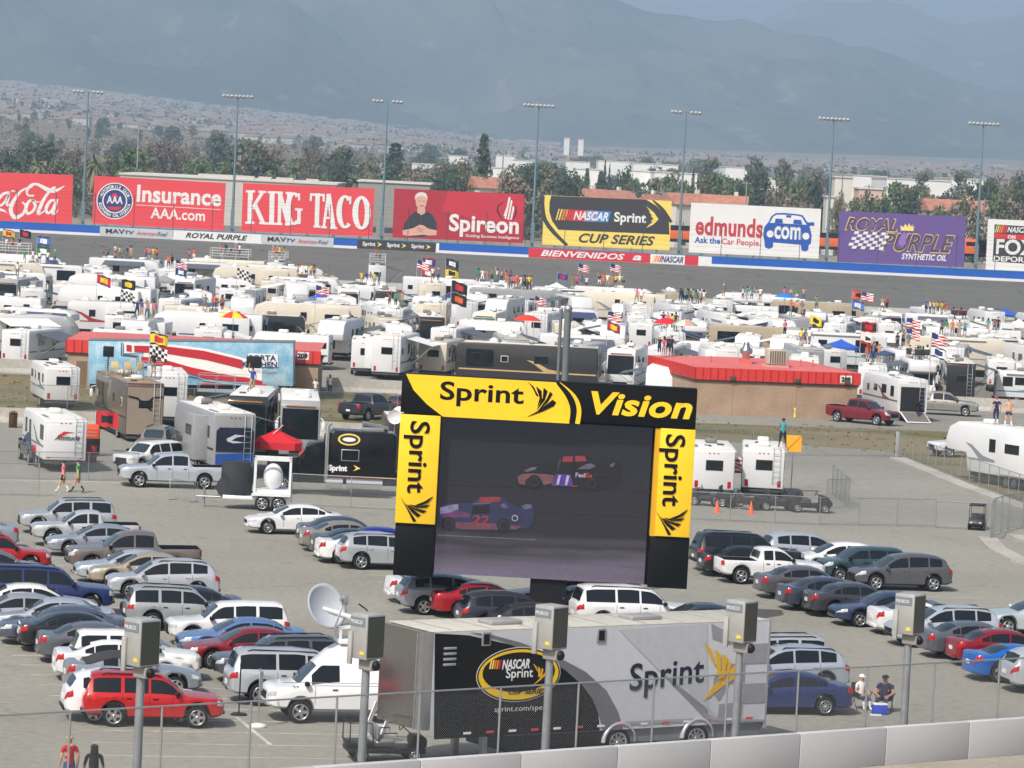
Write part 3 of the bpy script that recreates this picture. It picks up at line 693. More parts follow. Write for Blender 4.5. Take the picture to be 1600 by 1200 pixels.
def tree_parts(kind):
    """crown and trunk meshes of a unit tree: 1 m tall, about 1 m wide"""
    cr, tr = MB(), MB()
    if kind == 'palm':
        tr.tube([(0,0,0),(.01,0,.4),(0,.01,.8)], [.035,.028,.025], 8)
        for i in range(46):
            a = rng.uniform(0, 2*PI); el = rng.uniform(-1.1, 1.3); L = rng.uniform(.22,.30); straw = el < -.45
            pts = []
            for k in range(6):
                t = k/5; e = el - t*t*1.0
                pts.append(Vector((math.cos(a)*L*t*math.cos(el*.8), math.sin(a)*L*t*math.cos(el*.8), .82 + L*t*math.sin(el) - .12*t*t)))
            side = Vector((-math.sin(a), math.cos(a), 0))
            rows = [[p - side*.035*math.sin(PI*(.15+.8*k/5)) + Vector((0,0,-.02)), p, p + side*.035*math.sin(PI*(.15+.8*k/5)) + Vector((0,0,-.02))] for k, p in enumerate(pts)]
            cr.grid(rows, 1 if straw else 0, False)
        return cr, tr, [LEAF['palm'], LEAF['straw']]
    if kind in ('conifer', 'pine'):
        tr.tube([(0,0,0),(0,0,.97)], [.03,.006], 8)
        for k in range(22):
            z = .12 + .86*k/21; rr = (.42 if kind == 'conifer' else .30) * (1-z)**.75 + .02
            for j in range(7):
                a = rng.uniform(0, 2*PI); q = rr*rng.uniform(.6,1.1); e = Vector((math.cos(a)*q, math.sin(a)*q, z - q*.18 + (.05 if kind == 'pine' else 0)))
                tr.tube([(0,0,z), e], [.006,.002], 4)
                for u in (.45,.75,1): leaves(cr, Vector((0,0,z)).lerp(e, u), (.05,.05,.018), 7 if kind == 'conifer' else 2, .030, rng.choice((0,0,1)))
        return cr, tr, [LEAF['dark'], LEAF['blue']]
    if kind == 'cypress':
        tr.tube([(0,0,0),(0,0,.9)], [.02,.005], 6)
        for k in range(16): z = .06 + .9*k/15; leaves(cr, (0,0,z), (.11*math.sin(PI*min(1,(z*.85+.18)))+.01,)*2 + (.06,), 40, .03, k % 2)
        return cr, tr, [LEAF['dark'], LEAF['blue']]
    tall = kind == 'gum'; bare = kind == 'bare'
    tr.tube([(0,0,0),(.01,.0,.25),(.0,.01,.6)], [.038,.03,.012], 8)
    K = 20 if not tall else 15
    for k in range(K):
        a = 2.4*k + rng.uniform(-.4,.4); u = (k+.5)/K
        z = (.28 + .62*u) if not tall else (.30 + .64*u)
        rad = (.36*math.sin(PI*(.22+.72*u))**.8 if not tall else .17*math.sin(PI*(.2+.7*u))) * rng.uniform(.55,1.1)
        c = Vector((math.cos(a)*rad, math.sin(a)*rad, z + rng.uniform(-.04,.04)))
        tr.tube([(0,0,max(.15,z-.25)), c*.6 + Vector((0,0,(z-.1)*.4)), c], [.014,.008,.003], 5)
        r = rng.uniform(.11,.19) if not tall else rng.uniform(.07,.12)
        if bare:
            for _ in range(16):
                e = c + Vector((rng.gauss(0,.09), rng.gauss(0,.09), abs(rng.gauss(.03,.08))))
                tr.tube([c.lerp(Vector((0,0,z-.1)), .3), c.lerp(e,.5) + Vector((0,0,.01)), e], [.005,.0035,.0015], 4)
                leaves(cr, e, (.05,.05,.05), 4, .014, 0)
        else:
            leaves(cr, c, (r, r, r*.75), 85 if not tall else 55, .034 if not tall else .026, rng.choice((0,0,1,2)))
    pal = {'green': ['green','green','olive'], 'dark': ['dark','blue','dark'], 'olive': ['olive','green','brown'], 'gum': ['blue','dark','olive'], 'bare': ['brown','brown','brown'], 'autumn': ['brown','olive','olive']}[kind]
    return cr, tr, [LEAF[p] for p in pal]
TREE = {}
for kd in ('green','dark','olive','autumn','gum','bare','conifer','pine','cypress','palm'):
    TREE[kd] = []
    for v in range(1 if kd in ('pine','cypress') else 2):
        cr, tr, ms = tree_parts(kd)
        TREE[kd].append((cr.mesh('crown', ms, False), tr.mesh('trunk', BARK)))
KIND_NAME = {'green': ('broadleaf_tree','bushy mid green broadleaf tree'), 'dark': ('broadleaf_tree','dense dark green tree'), 'olive': ('broadleaf_tree','olive green bushy tree'), 'autumn': ('broadleaf_tree','thin brownish green tree'), 'gum': ('eucalyptus_tree','tall ragged bluish tree'), 'bare': ('bare_tree','leafless grey brown tree'), 'conifer': ('conifer_tree','dark cone shaped conifer'), 'pine': ('pine_tree','very tall thin dark pine'), 'cypress': ('cypress_tree','narrow dark cypress'), 'palm': ('palm_tree','shaggy fan palm')}
nt_ = [0]
def tree(px, ytop, Y, kind, wpx, label, group='trees beyond the billboards'):
    p = A(px, ytop, Y); z0 = land_z(p.x, Y); h = p.z - z0
    wd = wpx / FPX * Y
    nm, base = KIND_NAME[kind]
    t = thing(nm, label, 'tree', (p.x, Y, z0), rng.uniform(0, 6.28), group)
    cm, tm = rng.choice(TREE[kind])
    kx = {'palm': .5, 'cypress': .25, 'conifer': .62, 'pine': .34, 'gum': .5}.get(kind, .80)
    s = wd / kx
    for me, n in ((cm, 'crown'), (tm, 'trunk')):
        o = link(n, me, t); o.scale = (s, s, h)
    nt_[0] += 1
    return t
LM = ['above the red script billboard','behind the round seal billboard','above the slab letter billboard','above the smiling man billboard','above the yellow and black billboard','above the white car billboard','above the purple billboard','above the sports channel billboard']
def near_board(px):
    for x, l in zip((130, 365, 600, 833, 1063, 1297, 1525, 1700), LM):
        if px < x: return l
TL = [(18,232,880,'dark',60),(-10,245,860,'dark',50),(62,222,940,'dark',74),(98,243,830,'olive',60),(122,226,900,'bare',66),(150,234,800,'palm',34),(60,240,800,'palm',30),(20,262,790,'olive',60),
 (175,262,790,'palm',36),(178,238,850,'olive',50),(212,226,860,'green',78),(205,258,800,'green',60),(255,214,1000,'bare',82),(282,226,1010,'bare',70),(343,203,1250,'gum',50),(318,243,900,'green',60),(350,250,880,'green',66),(335,252,850,'palm',28),
 (306,246,850,'green',60),(396,218,960,'olive',72),(380,232,980,'dark',60),(425,223,960,'bare',80),(412,240,900,'dark',74),(430,256,840,'palm',32),(461,249,840,'palm',24),(486,219,930,'bare',56),(505,266,850,'green',52),(536,224,1000,'gum',60),(525,238,980,'dark',50),(555,266,835,'palm',28),(524,258,850,'dark',40),
 (579,247,980,'palm',20),(575,262,1000,'autumn',50),(620,224,1050,'conifer',56),(612,250,1040,'dark',46),(640,258,990,'autumn',50),(668,272,860,'olive',60),(700,264,900,'dark',60),(722,248,960,'olive',66),(745,262,900,'green',66),(757,217,900,'pine',30),(690,280,820,'dark',50),
 (805,262,850,'autumn',60),(830,258,900,'dark',64),(852,252,1000,'green',56),(870,262,860,'autumn',60),(888,265,850,'dark',56),(905,270,1000,'green',40),(918,263,1080,'conifer',18),(946,252,1050,'cypress',10),(953,258,1050,'cypress',8),(940,268,1020,'conifer',30),(976,262,1020,'dark',36),(990,274,1000,'green',34),
 (1030,272,1020,'green',60),(1052,268,1000,'olive',44),(1084,262,1150,'cypress',10),(1074,280,960,'olive',50),(1112,240,1200,'gum',44),(1124,264,930,'green',70),(1150,272,920,'green',56),(1182,240,1250,'gum',50),(1184,266,930,'dark',60),(1226,244,1250,'gum',46),(1238,274,950,'olive',70),(1268,274,920,'dark',52),(1215,290,850,'bare',50),(1250,296,820,'autumn',60),
 (1312,300,800,'autumn',26),(1342,305,830,'olive',44),(1362,302,850,'dark',40),(1402,277,890,'green',58),(1428,284,900,'green',36),(1380,304,840,'green',50),(1420,302,830,'dark',60),(1450,296,850,'autumn',56),(1478,300,850,'dark',52),(1443,262,1200,'gum',34),(1500,262,1180,'gum',40),(1520,286,920,'dark',50),(1540,282,950,'dark',46),(1556,274,980,'olive',56),(1578,288,860,'autumn',56),(1598,272,900,'dark',50),(1560,300,820,'olive',50),(1470,318,780,'olive',40),(1510,306,800,'autumn',60)]
cnt = {}
TL.sort()
for px, yt, Y, kd, wd in TL:
    k = (kd, near_board(px)); cnt[k] = cnt.get(k, 0) + 1
tot = dict(cnt); cnt = {}
for px, yt, Y, kd, wd in TL:
    k = (kd, near_board(px)); cnt[k] = cnt.get(k, 0) + 1
    lab = KIND_NAME[kd][1] + ' ' + near_board(px)
    if tot[k] > 1: lab = ('left one' if cnt[k] == 1 else 'right one') + ' of two ' + lab.replace(' tree', ' trees').replace(' palm ', ' palms ') if tot[k] == 2 else ORD[cnt[k]] + ' from left of ' + lab.replace(' tree', ' trees').replace('bushy ', '').replace('dense ', '')
    tree(px, yt, Y, kd, wd, lab)
# the continuous belt of trees that fills the gaps behind the named ones
for i in range(64):
    px = -10 + 1630*(i+.5)/64 + rng.uniform(-10, 10); Y = rng.uniform(790, 1080); z_ = rng.uniform(5, 9.5) if px < 640 else rng.uniform(4.5, 9)
    yt = proj(((px-800)/FPX*Y, Y, z_))[1]; tree(px, yt, Y, rng.choice(('green','olive','autumn','autumn','bare','olive')), rng.uniform(46, 80), 'bushy tree in the continuous belt behind the billboards', 'belt of trees behind the billboards')
# hazy trees among the far sheds
for i in range(170):
    px = rng.uniform(-20, 1620) if i < 120 else rng.uniform(-20, 700); Y = rng.uniform(1150, 2900)
    zb = land_z((px-800)/FPX*Y, Y)
    h = rng.uniform(9, 16) if i < 120 else rng.uniform(6, 10); kd = rng.choice(('dark','dark','gum','gum','olive','autumn','green'))
    yb = proj(((px-800)/FPX*Y, Y, zb+h))[1]
    tree(px, yb, Y, kd, h*rng.uniform(.7,1.1)/Y*FPX*(.6 if kd == 'gum' else 1), 'small hazy tree among the far sheds and houses', 'hazy trees across the valley')

CREAM = rgb(226,222,208, rough=.8, var=.05, scale=.1, name='cream_render'); SHED = rgb(240,240,236, rough=.7, var=.04, scale=.05, name='white_sheeting')
TILE = rgb(184,126,104, rough=.85, var=.2, scale=.8, name='clay_tiles'); ROOFW = rgb(215,212,204, rough=.8, name='pale_roofing'); SHADE = rgb(70,72,74, rough=.8, name='dark_opening')
def shed(x0, x1, yt, Y, depth, name, label, wall, roof=ROOFW, group=None, doors=0, base=None, parapet=0):
    a, b = A(x0, yt, Y), A(x1, yt + .05*(x1-x0), Y); z0 = land_z(a.x, Y) if base is None else base
    h = max(3.5, a.z - z0); wd = b.x - a.x
    t = thing(name, label, 'building', (a.x, Y, z0), 0, group)
    MB().box(0, wd, 0, depth, -1, h).build('wall', wall, t)
    MB().box(-.3, wd+.3, -.3, depth+.3, h, h+.35).build('roof', roof, t)
    for i in range(doors):
        x = wd*(i+.5)/doors; MB().box(x-1.6, x+1.6, -.08, .1, 0.2, min(4, h*.6)).build('door', SHADE, t)
    if parapet:
        for u, v in ((.36,.62),(.64,.70),(.72,.80),(.86,.92)): MB().box(wd*u, wd*v, -.12, 2, h+.36, h+1.0).build('parapet', roof, t)
    return t
t = shed(188, 525, 272.5, 765, 40, 'warehouse', 'long pale grey warehouse showing above the seal and slab letter billboards', rgb(200,198,190, rough=.8, var=.04), doors=0, parapet=1)
MB().box(.5, 12.5, -.06, .1, 6, A(188,272.5,765).z-.8).build('window_band', rgb(74,96,140, rough=.3), t)
t = shed(560, 672, 283.5, 775, 25, 'warehouse', 'low grey building with dark opening behind the smiling man billboard', rgb(150,150,146, rough=.8), doors=3)
sheds = [(556,602,255,1700),(644,697,256,1650),(701,730,243,2300),(775,804,243,2300),(800,838,250,2000),(763,802,262,1600),(885,922,252,2000),(935,990,251,2050),(990,1060,255,1900),(900,946,264,1500),(985,1025,267,1450),(1023,1090,269,1400),(1134,1172,261,1900),(1200,1222,279,1250),(1333,1386,274,1500),(1386,1486,279,1350),(1488,1552,279,1400)]
for i, (a, b, y, Y) in enumerate(sheds):
    shed(a, b, y, Y, 60, 'warehouse', f'long white flat warehouse across the valley, {ORD[i+1]} from the left', SHED, group='white warehouses across the valley', doors=4)
t = shed(1305, 1333, 277, 900, 9, 'tower_building', 'tall plain cream tower building between white car and purple billboards', CREAM); MB().box(.8, 1.6, -.06, .1, 9, 11).build('window', SHADE, t)
t = shed(1292, 1306, 308, 890, 9, 'annex_building', 'low cream block attached left of the tall cream tower', CREAM)
t = shed(1342, 1382, 295, 940, 14, 'pink_building', 'plain pale pink building behind the trees, right of cream tower', rgb(222,190,172, rough=.8)); 
def house(px, yt, Y, wd, dp, label, rz=0.0):
    p = A(px, yt, Y); h = max(4.5, p.z - land_z(p.x, Y)); t = thing('house', label, 'house', (p.x, Y, land_z(p.x, Y)), rz, 'clay roofed houses behind the billboards')
    e = h - dp*.28
    MB().box(-wd/2, wd/2, -dp/2, dp/2, -1, e).build('wall', CREAM, t)
    MB().prism([(-dp/2-.6, e-.2), (0, h), (dp/2+.6, e-.2)], -wd/2-.5, wd/2+.5, 0, axis='x').build('roof', TILE, t)
    for x in (-wd*.3, wd*.2): MB().box(x-.7, x+.7, -dp/2-.06, -dp/2+.1, 1, 2.4).build('window', SHADE, t)
    MB().box(wd*.2, wd*.2+.9, .2, 1.1, h-1, h+.9).build('chimney', CREAM, t)
for a in [(915,294.5,960,11,8,'clay roofed house behind the left end of the black and yellow billboard',.5),(958,297,980,11,9,'clay roofed house with cluttered yard, behind the black and yellow billboard',.7),(1020,303,960,8,7,'small clay roofed house left of the white car billboard',1.2),(1076,302,900,12,9,'clay roofed house with gable, above the left of white car billboard',.5),(1134,305,880,10,9,'clay roofed house with dark gable end, above the middle of white car billboard',-.1),
          (775,277,900,12,9,'clay roofed house hidden in trees right of the tall pine',.4),(1492,312,840,14,9,'clay roofed house among trees above the purple billboard',.2)]: house(*a)
# the two pale towers far away
for px, yt, l in ((886,215,'left one of two slim white towers standing far across the valley'),(908,217,'right one of two slim white towers standing far across the valley')):
    p = A(px, yt, 3600); z0 = land_z(p.x, 3600); t = thing('tower', l, 'tower', (p.x, 3600, z0), 0, 'slim white towers')
    MB().box(-2.6,2.6,-2.6,2.6,-2,p.z-z0-1).build('shaft', SHED, t); MB().box(-2.9,2.9,-2.9,2.9,p.z-z0-1,p.z-z0).build('cap', rgb(220,180,165), t)
def town():
    mb = MB(); fm = MB(); r = random.Random(5)
    for i in range(4200):
        px = r.uniform(-60, 1660); Y = 3000 + 3450 * r.random()**.8
        x = (px-800)/FPX*Y; z = land_z(x, Y); g = fbm(x/260, Y/500, 3)
        if px > 850 and Y > 4700: continue
        if g < -.12 and r.random() < .75:
            s = r.uniform(4, 7); leaves(fm, (x, Y, z+s*.8), (s, s, s*.8), 7, 1.9, 0); continue
        a = r.uniform(-.5,.5); w_, d_, h_ = r.uniform(5,9), r.uniform(4,6), r.uniform(3,5.5)
        M = Matrix.Translation((x, Y, z)) @ Matrix.Rotation(a, 4, 'Z')
        wm = r.choice((0,0,1,2)); mb.box(-w_, w_, -d_, d_, -3, h_, wm, M)
        mb.prism([(-d_-.5, h_), (0, h_+r.uniform(1.6,2.6)), (d_+.5, h_)], -w_-.4, w_+.4, r.choice((3,3,4,5)), M, axis='x')
        if r.random() < .6:
            s = r.uniform(2.5, 5); leaves(fm, (x+r.uniform(-14,14), Y-r.uniform(5,14), z+s*.8), (s, s, s*.8), 6, 1.5, 0)
    tag(mb.build('town_houses', [rgb(190,188,184), rgb(168,163,154), rgb(150,138,128), rgb(140,120,110), rgb(132,120,112), rgb(146,140,134)], fix=False), kind='stuff')
    tag(fm.build('town_trees', LEAF['dark'], fix=False), kind='stuff')
    fm = MB()                                  # low scrub and small far trees that read as one mass
    for i in range(1500):
        px = r.uniform(-60, 1660); Y = r.uniform(900, 4300); x = (px-800)/FPX*Y; s = r.uniform(2, 5)
        leaves(fm, (x, Y, land_z(x, Y)+s*.6), (s*1.4, s, s*.8), 22, .8, r.choice((0,1,2)))
    tag(fm.build('scrub', [LEAF['olive'], LEAF['dark'], LEAF['brown']], fix=False), kind='stuff')
town()
def utility_pole(px, yt, Y, label, arms=1):
    p = A(px, yt, Y); t = thing('utility_pole', label, 'utility pole', (p.x, Y, land_z(p.x, Y)), 0, 'utility poles behind the billboards'); h = p.z - land_z(p.x, Y)
    wood = rgb(150,150,145, rough=.8); MB().tube([(0,0,0),(0,0,h)], [.2,.13], 8).build('pole', wood, t)
    for k in range(arms): MB().box(-1.1,1.1,-.08,.08,h-.6-k*1.6,h-.42-k*1.6).build('crossarm', wood, t)
utility_pole(217,197,800,'plain grey utility pole above the round seal billboard'); utility_pole(787,230,850,'grey utility pole with crossarm right of the tall pine'); utility_pole(1318,252,870,'utility pole with crossarms in front of the cream tower',2)
utility_pole(1036,298,850,'thin utility pole above the right end of the yellow billboard'); utility_pole(1358,288,860,'dark utility pole beside the pink building'); utility_pole(1539,310,800,'short utility pole left of the sports channel billboard'); utility_pole(1167,283,850,'thin utility pole above the white car billboard')
def train():
    MB().prism([(728,-.1),(731.5,3.5),(738.5,3.5),(742,-.1)], -140, 220, 0, axis='x').build('rail_bank', ground_mat('ballast', (.2,.18,.15), (.27,.24,.2), .4, 3)); tag(bpy.data.objects['rail_bank'], kind='structure')
    og, bk = rgb(236,110,40, rough=.5), BLACK
    xs = []
    for i, (px, L) in enumerate(((1062, 20), (1296, 22), (1524, 22), (1575, 20))):
        p = A(px, 380, 735);  nm = ['between the yellow and white billboards','between the white and purple billboards','right of the purple billboard','behind the sports channel billboard'][i]
        t = thing('freight_locomotive', 'orange and black freight locomotive ' + nm, 'locomotive', (p.x, 735, 3.6), 0, 'freight train passing behind the billboards')
        MB().box(-L/2, L/2, -1.5, 1.5, 1.2, 1.7).build('frame', bk, t)
        MB().box(-L/2+4, L/2-.5, -1.2, 1.2, 1.7, 4.4, bev=.15).build('hood', og, t)
        cb = MB().box(-L/2+1.2, -L/2+3.9, -1.5, 1.5, 1.7, 4.7, bev=.15).build('cab', og, t); MB().box(-L/2+1.6,-L/2+3.4,-1.54,-1.4,3.3,4.1).build('window', GLASS, cb)
        MB().box(-L/2+4.2, L/2-.7, -1.24, 1.24, 3.5, 4.45).build('roof_panel', bk, t)
        for k in (-.34, -.2, .2, .34):
            MB().wheel_shape([(.05,-1.3),(.5,-1.3),(.5,-1.1),(.05,-1.1)], 14, 0, Matrix.Translation((L*k,0,.55))).build('wheel', bk, t)
    # the track bed
    mb = MB()
    for y in (734.2, 735.8): mb.box(-120, 200, y-.04, y+.04, 3.5, 3.63)
    tag(mb.build('rails', STEEL), kind='structure')
train()
# ------------------------------------------------------------ cars
def interp(tab, x):
    if x >= tab[0][0]: return tab[0][1]
    for (a, b), (c, d) in zip(tab, tab[1:]):
        if x >= c: return b + (d-b)*(a-x)/(a-c) if a != c else d
    return tab[-1][1]
SPEC = {}
def spec(k, **d): SPEC[k] = d
spec('sedan', L=4.85, W=1.82, fa=1.42, ra=-1.36, wr=.325, clr=.21,
  low=[(2.43,.60),(2.38,.70),(2.15,.79),(1.6,.87),(1.05,.93),(.2,.95),(-1.0,1.0),(-1.75,1.05),(-2.2,1.05),(-2.36,1.0),(-2.43,.74)],
  roof=[(1.15,.96),(.95,1.07),(.35,1.36),(.1,1.43),(-.3,1.46),(-.8,1.44),(-1.15,1.36),(-1.55,1.20),(-1.95,1.06)], win=[(.78,-.2),(-.27,-1.06),(-1.1,-1.42)], ws=(1.08,.32), rw=(-1.2,-1.86))
spec('coupe', L=4.7, W=1.88, fa=1.40, ra=-1.34, wr=.35, clr=.18,
  low=[(2.35,.58),(2.3,.70),(2.0,.80),(1.4,.88),(.9,.93),(.0,.96),(-1.0,1.01),(-1.7,1.05),(-2.15,1.06),(-2.30,1.0),(-2.35,.74)],
  roof=[(.95,.95),(.7,1.08),(.15,1.30),(-.1,1.36),(-.4,1.38),(-.8,1.36),(-1.2,1.27),(-1.75,1.08)], win=[(.55,-.55),(-.62,-1.12)], ws=(.9,.12), rw=(-.95,-1.68))
spec('suv', L=4.65, W=1.82, fa=1.42, ra=-1.30, wr=.365, clr=.30,
  low=[(2.33,.72),(2.29,.86),(2.1,.95),(1.2,1.02),(.95,1.05),(-2.15,1.07),(-2.30,1.0),(-2.33,.8)],
  roof=[(1.08,1.06),(.92,1.16),(.45,1.56),(.25,1.65),(-.6,1.71),(-1.8,1.70),(-2.02,1.64),(-2.26,1.08)], win=[(.72,-.12),(-.2,-.98),(-1.1,-2.0)], ws=(1.02,.42), rw=(-2.04,-2.24), rails=1)
spec('crossover', L=4.72, W=1.86, fa=1.42, ra=-1.38, wr=.36, clr=.26,
  low=[(2.36,.64),(2.30,.80),(2.0,.92),(1.2,1.0),(.2,1.03),(-1.2,1.09),(-2.1,1.14),(-2.30,1.02),(-2.36,.8)],
  roof=[(1.3,1.02),(1.1,1.12),(.5,1.5),(.2,1.61),(-.4,1.68),(-1.2,1.67),(-1.7,1.6),(-1.95,1.50),(-2.22,1.14)], win=[(.88,-.12),(-.2,-1.1),(-1.18,-1.78)], ws=(1.22,.46), rw=(-1.98,-2.2), rails=1)
spec('long_suv', L=5.35, W=2.0, fa=1.72, ra=-1.60, wr=.40, clr=.34,
  low=[(2.68,.8),(2.63,.98),(2.4,1.08),(1.4,1.15),(1.15,1.17),(-2.5,1.2),(-2.65,1.1),(-2.68,.9)],
  roof=[(1.3,1.18),(1.12,1.28),(.6,1.74),(.4,1.82),(-.4,1.9),(-2.0,1.88),(-2.35,1.82),(-2.58,1.22)], win=[(.9,.0),(-.08,-1.0),(-1.1,-2.32)], ws=(1.24,.58), rw=(-2.38,-2.56), rails=1)
spec('boxy', L=4.15, W=1.79, fa=1.28, ra=-1.27, wr=.33, clr=.22,
  low=[(2.08,.66),(2.03,.84),(1.8,.95),(1.2,1.02),(.9,1.05),(-1.9,1.12),(-2.05,1.0),(-2.08,.8)],
  roof=[(1.2,1.04),(1.0,1.16),(.5,1.5),(.3,1.58),(-.4,1.62),(-1.6,1.60),(-1.82,1.54),(-2.0,1.14)], win=[(.82,-.1),(-.18,-1.0),(-1.08,-1.75)], ws=(1.13,.46), rw=(-1.84,-1.98))
spec('hatch', L=4.4, W=1.78, fa=1.35, ra=-1.3, wr=.32, clr=.2,
  low=[(2.2,.6),(2.15,.72),(1.9,.82),(1.3,.93),(.2,.97),(-1.2,1.04),(-1.95,1.08),(-2.15,.98),(-2.2,.75)],
  roof=[(1.4,.95),(1.1,1.08),(.4,1.40),(.15,1.46),(-.3,1.5),(-1.0,1.47),(-1.5,1.36),(-2.05,1.08)], win=[(.9,-.1),(-.17,-.98),(-1.05,-1.5)], ws=(1.3,.38), rw=(-1.52,-2.0))
spec('pickup', L=5.9, W=2.0, fa=1.90, ra=-1.75, wr=.40, clr=.36,
  low=[(2.95,.78),(2.91,1.0),(2.65,1.12),(1.6,1.19),(1.3,1.2),(-1.05,1.22),(-2.88,1.25),(-2.95,1.2)],
  roof=[(1.5,1.21),(1.3,1.3),(.75,1.74),(.5,1.85),(0,1.92),(-.5,1.92),(-.85,1.87),(-1.02,1.26)], win=[(1.05,.1),(.02,-.78)], ws=(1.42,.72), rw=(-.88,-1.0), bed=(-1.12,-2.84,.5))
spec('small_pickup', L=5.1, W=1.8, fa=1.55, ra=-1.6, wr=.39, clr=.36,
  low=[(2.55,.75),(2.51,.9),(2.3,1.0),(1.3,1.07),(1.0,1.09),(-.8,1.1),(-2.5,1.12),(-2.55,1.05)],
  roof=[(1.2,1.1),(1.0,1.2),(.5,1.58),(.3,1.66),(-.1,1.70),(-.45,1.69),(-.62,1.64),(-.78,1.14)], win=[(.8,.0),(-.08,-.52)], ws=(1.12,.48), rw=(-.65,-.76), bed=(-.88,-2.45,.42))
spec('van', L=5.9, W=2.02, fa=1.85, ra=-1.66, wr=.39, clr=.42,
  low=[(2.95,.85),(2.92,1.05),(2.7,1.16),(2.0,1.24),(1.75,1.26),(-2.9,1.28),(-2.95,1.2)],
  roof=[(2.0,1.27),(1.80,1.42),(1.22,2.0),(1.1,2.1),(.85,2.36),(.5,2.56),(-.4,2.62),(-2.6,2.6),(-2.88,2.5),(-2.94,1.3)], win=[(1.5,.55)], ws=(1.95,1.27), rw=None, zcap=1.93)
class Body:
    def __init__(s, d):
        s.d = d; s.hl = d['L']/2
        s.H = max(z for x, z in d['roof'])
    def w(s, x):
        d = min(s.hl - x, s.hl + x); front = x > 0
        tab = [(9,1),(.9,1),(.45,.985),(.18,.93),(.07,.83),(0,.62)] if front else [(9,1),(.8,1),(.35,.985),(.12,.94),(.04,.84),(0,.66)]
        return s.d['W']/2 * interp(tab, d)
    def sec(s, x):
        d = s.d; w = s.w(x); zs = interp(d['low'], x); e = min(s.hl - x, s.hl + x)
        zb = d['clr'] + .12*max(0, 1 - e/.35)**2 + (.06 if e < .8 else 0)
        for xa in (d['fa'], d['ra']):
            Ra = d['wr'] + .075
            if abs(x - xa) < Ra: zb = max(zb, d['wr'] + math.sqrt(Ra*Ra - (x-xa)**2))
        roof = d['roof']; ing = roof[-1][0] < x < roof[0][0]
        zt = max(interp(roof, x), zs + .03) if ing else zs + .03
        t = max(0, min(1, (zt - zs)/.22)) if ing else 0
        zc = min(zb + .09, zs - .05)
        ztop = s.H; wr = .93*w
        def yr(z): return wr - .03*t - (z - zs)*.30*t
        z1 = max(zs + .012, zt - .075*t)
        p = [(0, zb), (.8*w, zb), (.985*w, zc if zc > zb else zb+.01), (w, (zc+zs)/2 + .02), (.985*w, zs - .06), (.94*w, zs)]
        g6 = (yr(z1), z1); g7 = (yr(z1) - .11, zt - .012); g8 = (0, zt + .02)
        h6 = (.82*w, zs + .015); h7 = (.55*w, zs + .032); h8 = (0, zs + .04)
        p += [tuple(a + (b - a)*t for a, b in zip(h, g)) for h, g in ((h6, g6), (h7, g7), (h8, g8))]
        b = d.get('bed')
        if b and b[1] <= x <= b[0]:
            p[6] = (.85*w, zs); p[7] = (.84*w, zs - b[2]); p[8] = (0, zs - b[2])
        return p
    def S(s, x, u):
        p = s.sec(x); i = min(int(u), 7); f = u - i
        return Vector((x, p[i][0] + (p[i+1][0]-p[i][0])*f, p[i][1] + (p[i+1][1]-p[i][1])*f))
    def mesh(s):
        d = s.d; xs = set([s.hl - .0, -s.hl])
        for e in (.03,.07,.12,.18,.3,.45): xs |= {s.hl - e, -s.hl + e}
        xs |= {x for x, z in d['low'] + d['roof'] if -s.hl < x < s.hl}
        for xa in (d['fa'], d['ra']):
            Ra = d['wr'] + .075
            for k in range(13): xs.add(xa + (Ra-.0005)*math.cos(PI*k/12))
            xs |= {xa + Ra + .004, xa - Ra - .004}
        n = 24
        xs |= {-s.hl + d['L']*k/n for k in range(n+1)}
        if d.get('bed'): xs |= {d['bed'][0], d['bed'][0]+.004, d['bed'][1], d['bed'][1]-.004}
        r0, r1 = d['roof'][0][0], d['roof'][-1][0]; xs |= {r0+.002, r1-.002}
        xs = sorted(xs); q = [xs[0]]
        for x in xs[1:]:
            if x - q[-1] > .0015: q.append(x)
        rows = []
        for x in q:
            p = s.sec(x); rows.append([(x, -y, z) for y, z in p] + [(x, y, z) for y, z in p[-2:0:-1]])
        mb = MB(); bd = d.get('bed')
        def mf(i, j):
            if bd and bd[1]-.01 <= q[i] <= bd[0]+.01 and q[i+1] <= bd[0]+.01 and j in (6,7,8,9): return 1
            if j in (0, 15): return 1
            return 0
        mb.grid(rows, 0, True, None, mf, True)
        mb.add(rows[0], [list(range(16))], 0, False); mb.add(rows[-1], [list(range(16))[::-1]], 0, False)
        b0 = mb.mesh('tmp', [BLACK, BLACK]); bpy.data.meshes.remove(b0)
        wn = d['win']
        for x in [wn[0][0] - .12] + [(wn[i][1] + wn[i+1][0])/2 for i in range(len(wn)-1)] + ([wn[-1][1] - .05] if len(wn) == 2 else []):
            for sd in (-1, 1):
                q = s.patch(x - .007, x + .007, 2.3, 4.95, 1, 6, .004, 0, sd); mb.add(q.v, q.f, 1, False)
        me = mb.mesh('body', [BLACK, BLACK])
        bm = bmesh.new(); bm.from_mesh(me); bmesh.ops.remove_doubles(bm, verts=bm.verts, dist=.0004)
        bm.to_mesh(me); bm.free()
        try: me.set_sharp_from_angle(angle=R_(38))
        except Exception: pass
        return me
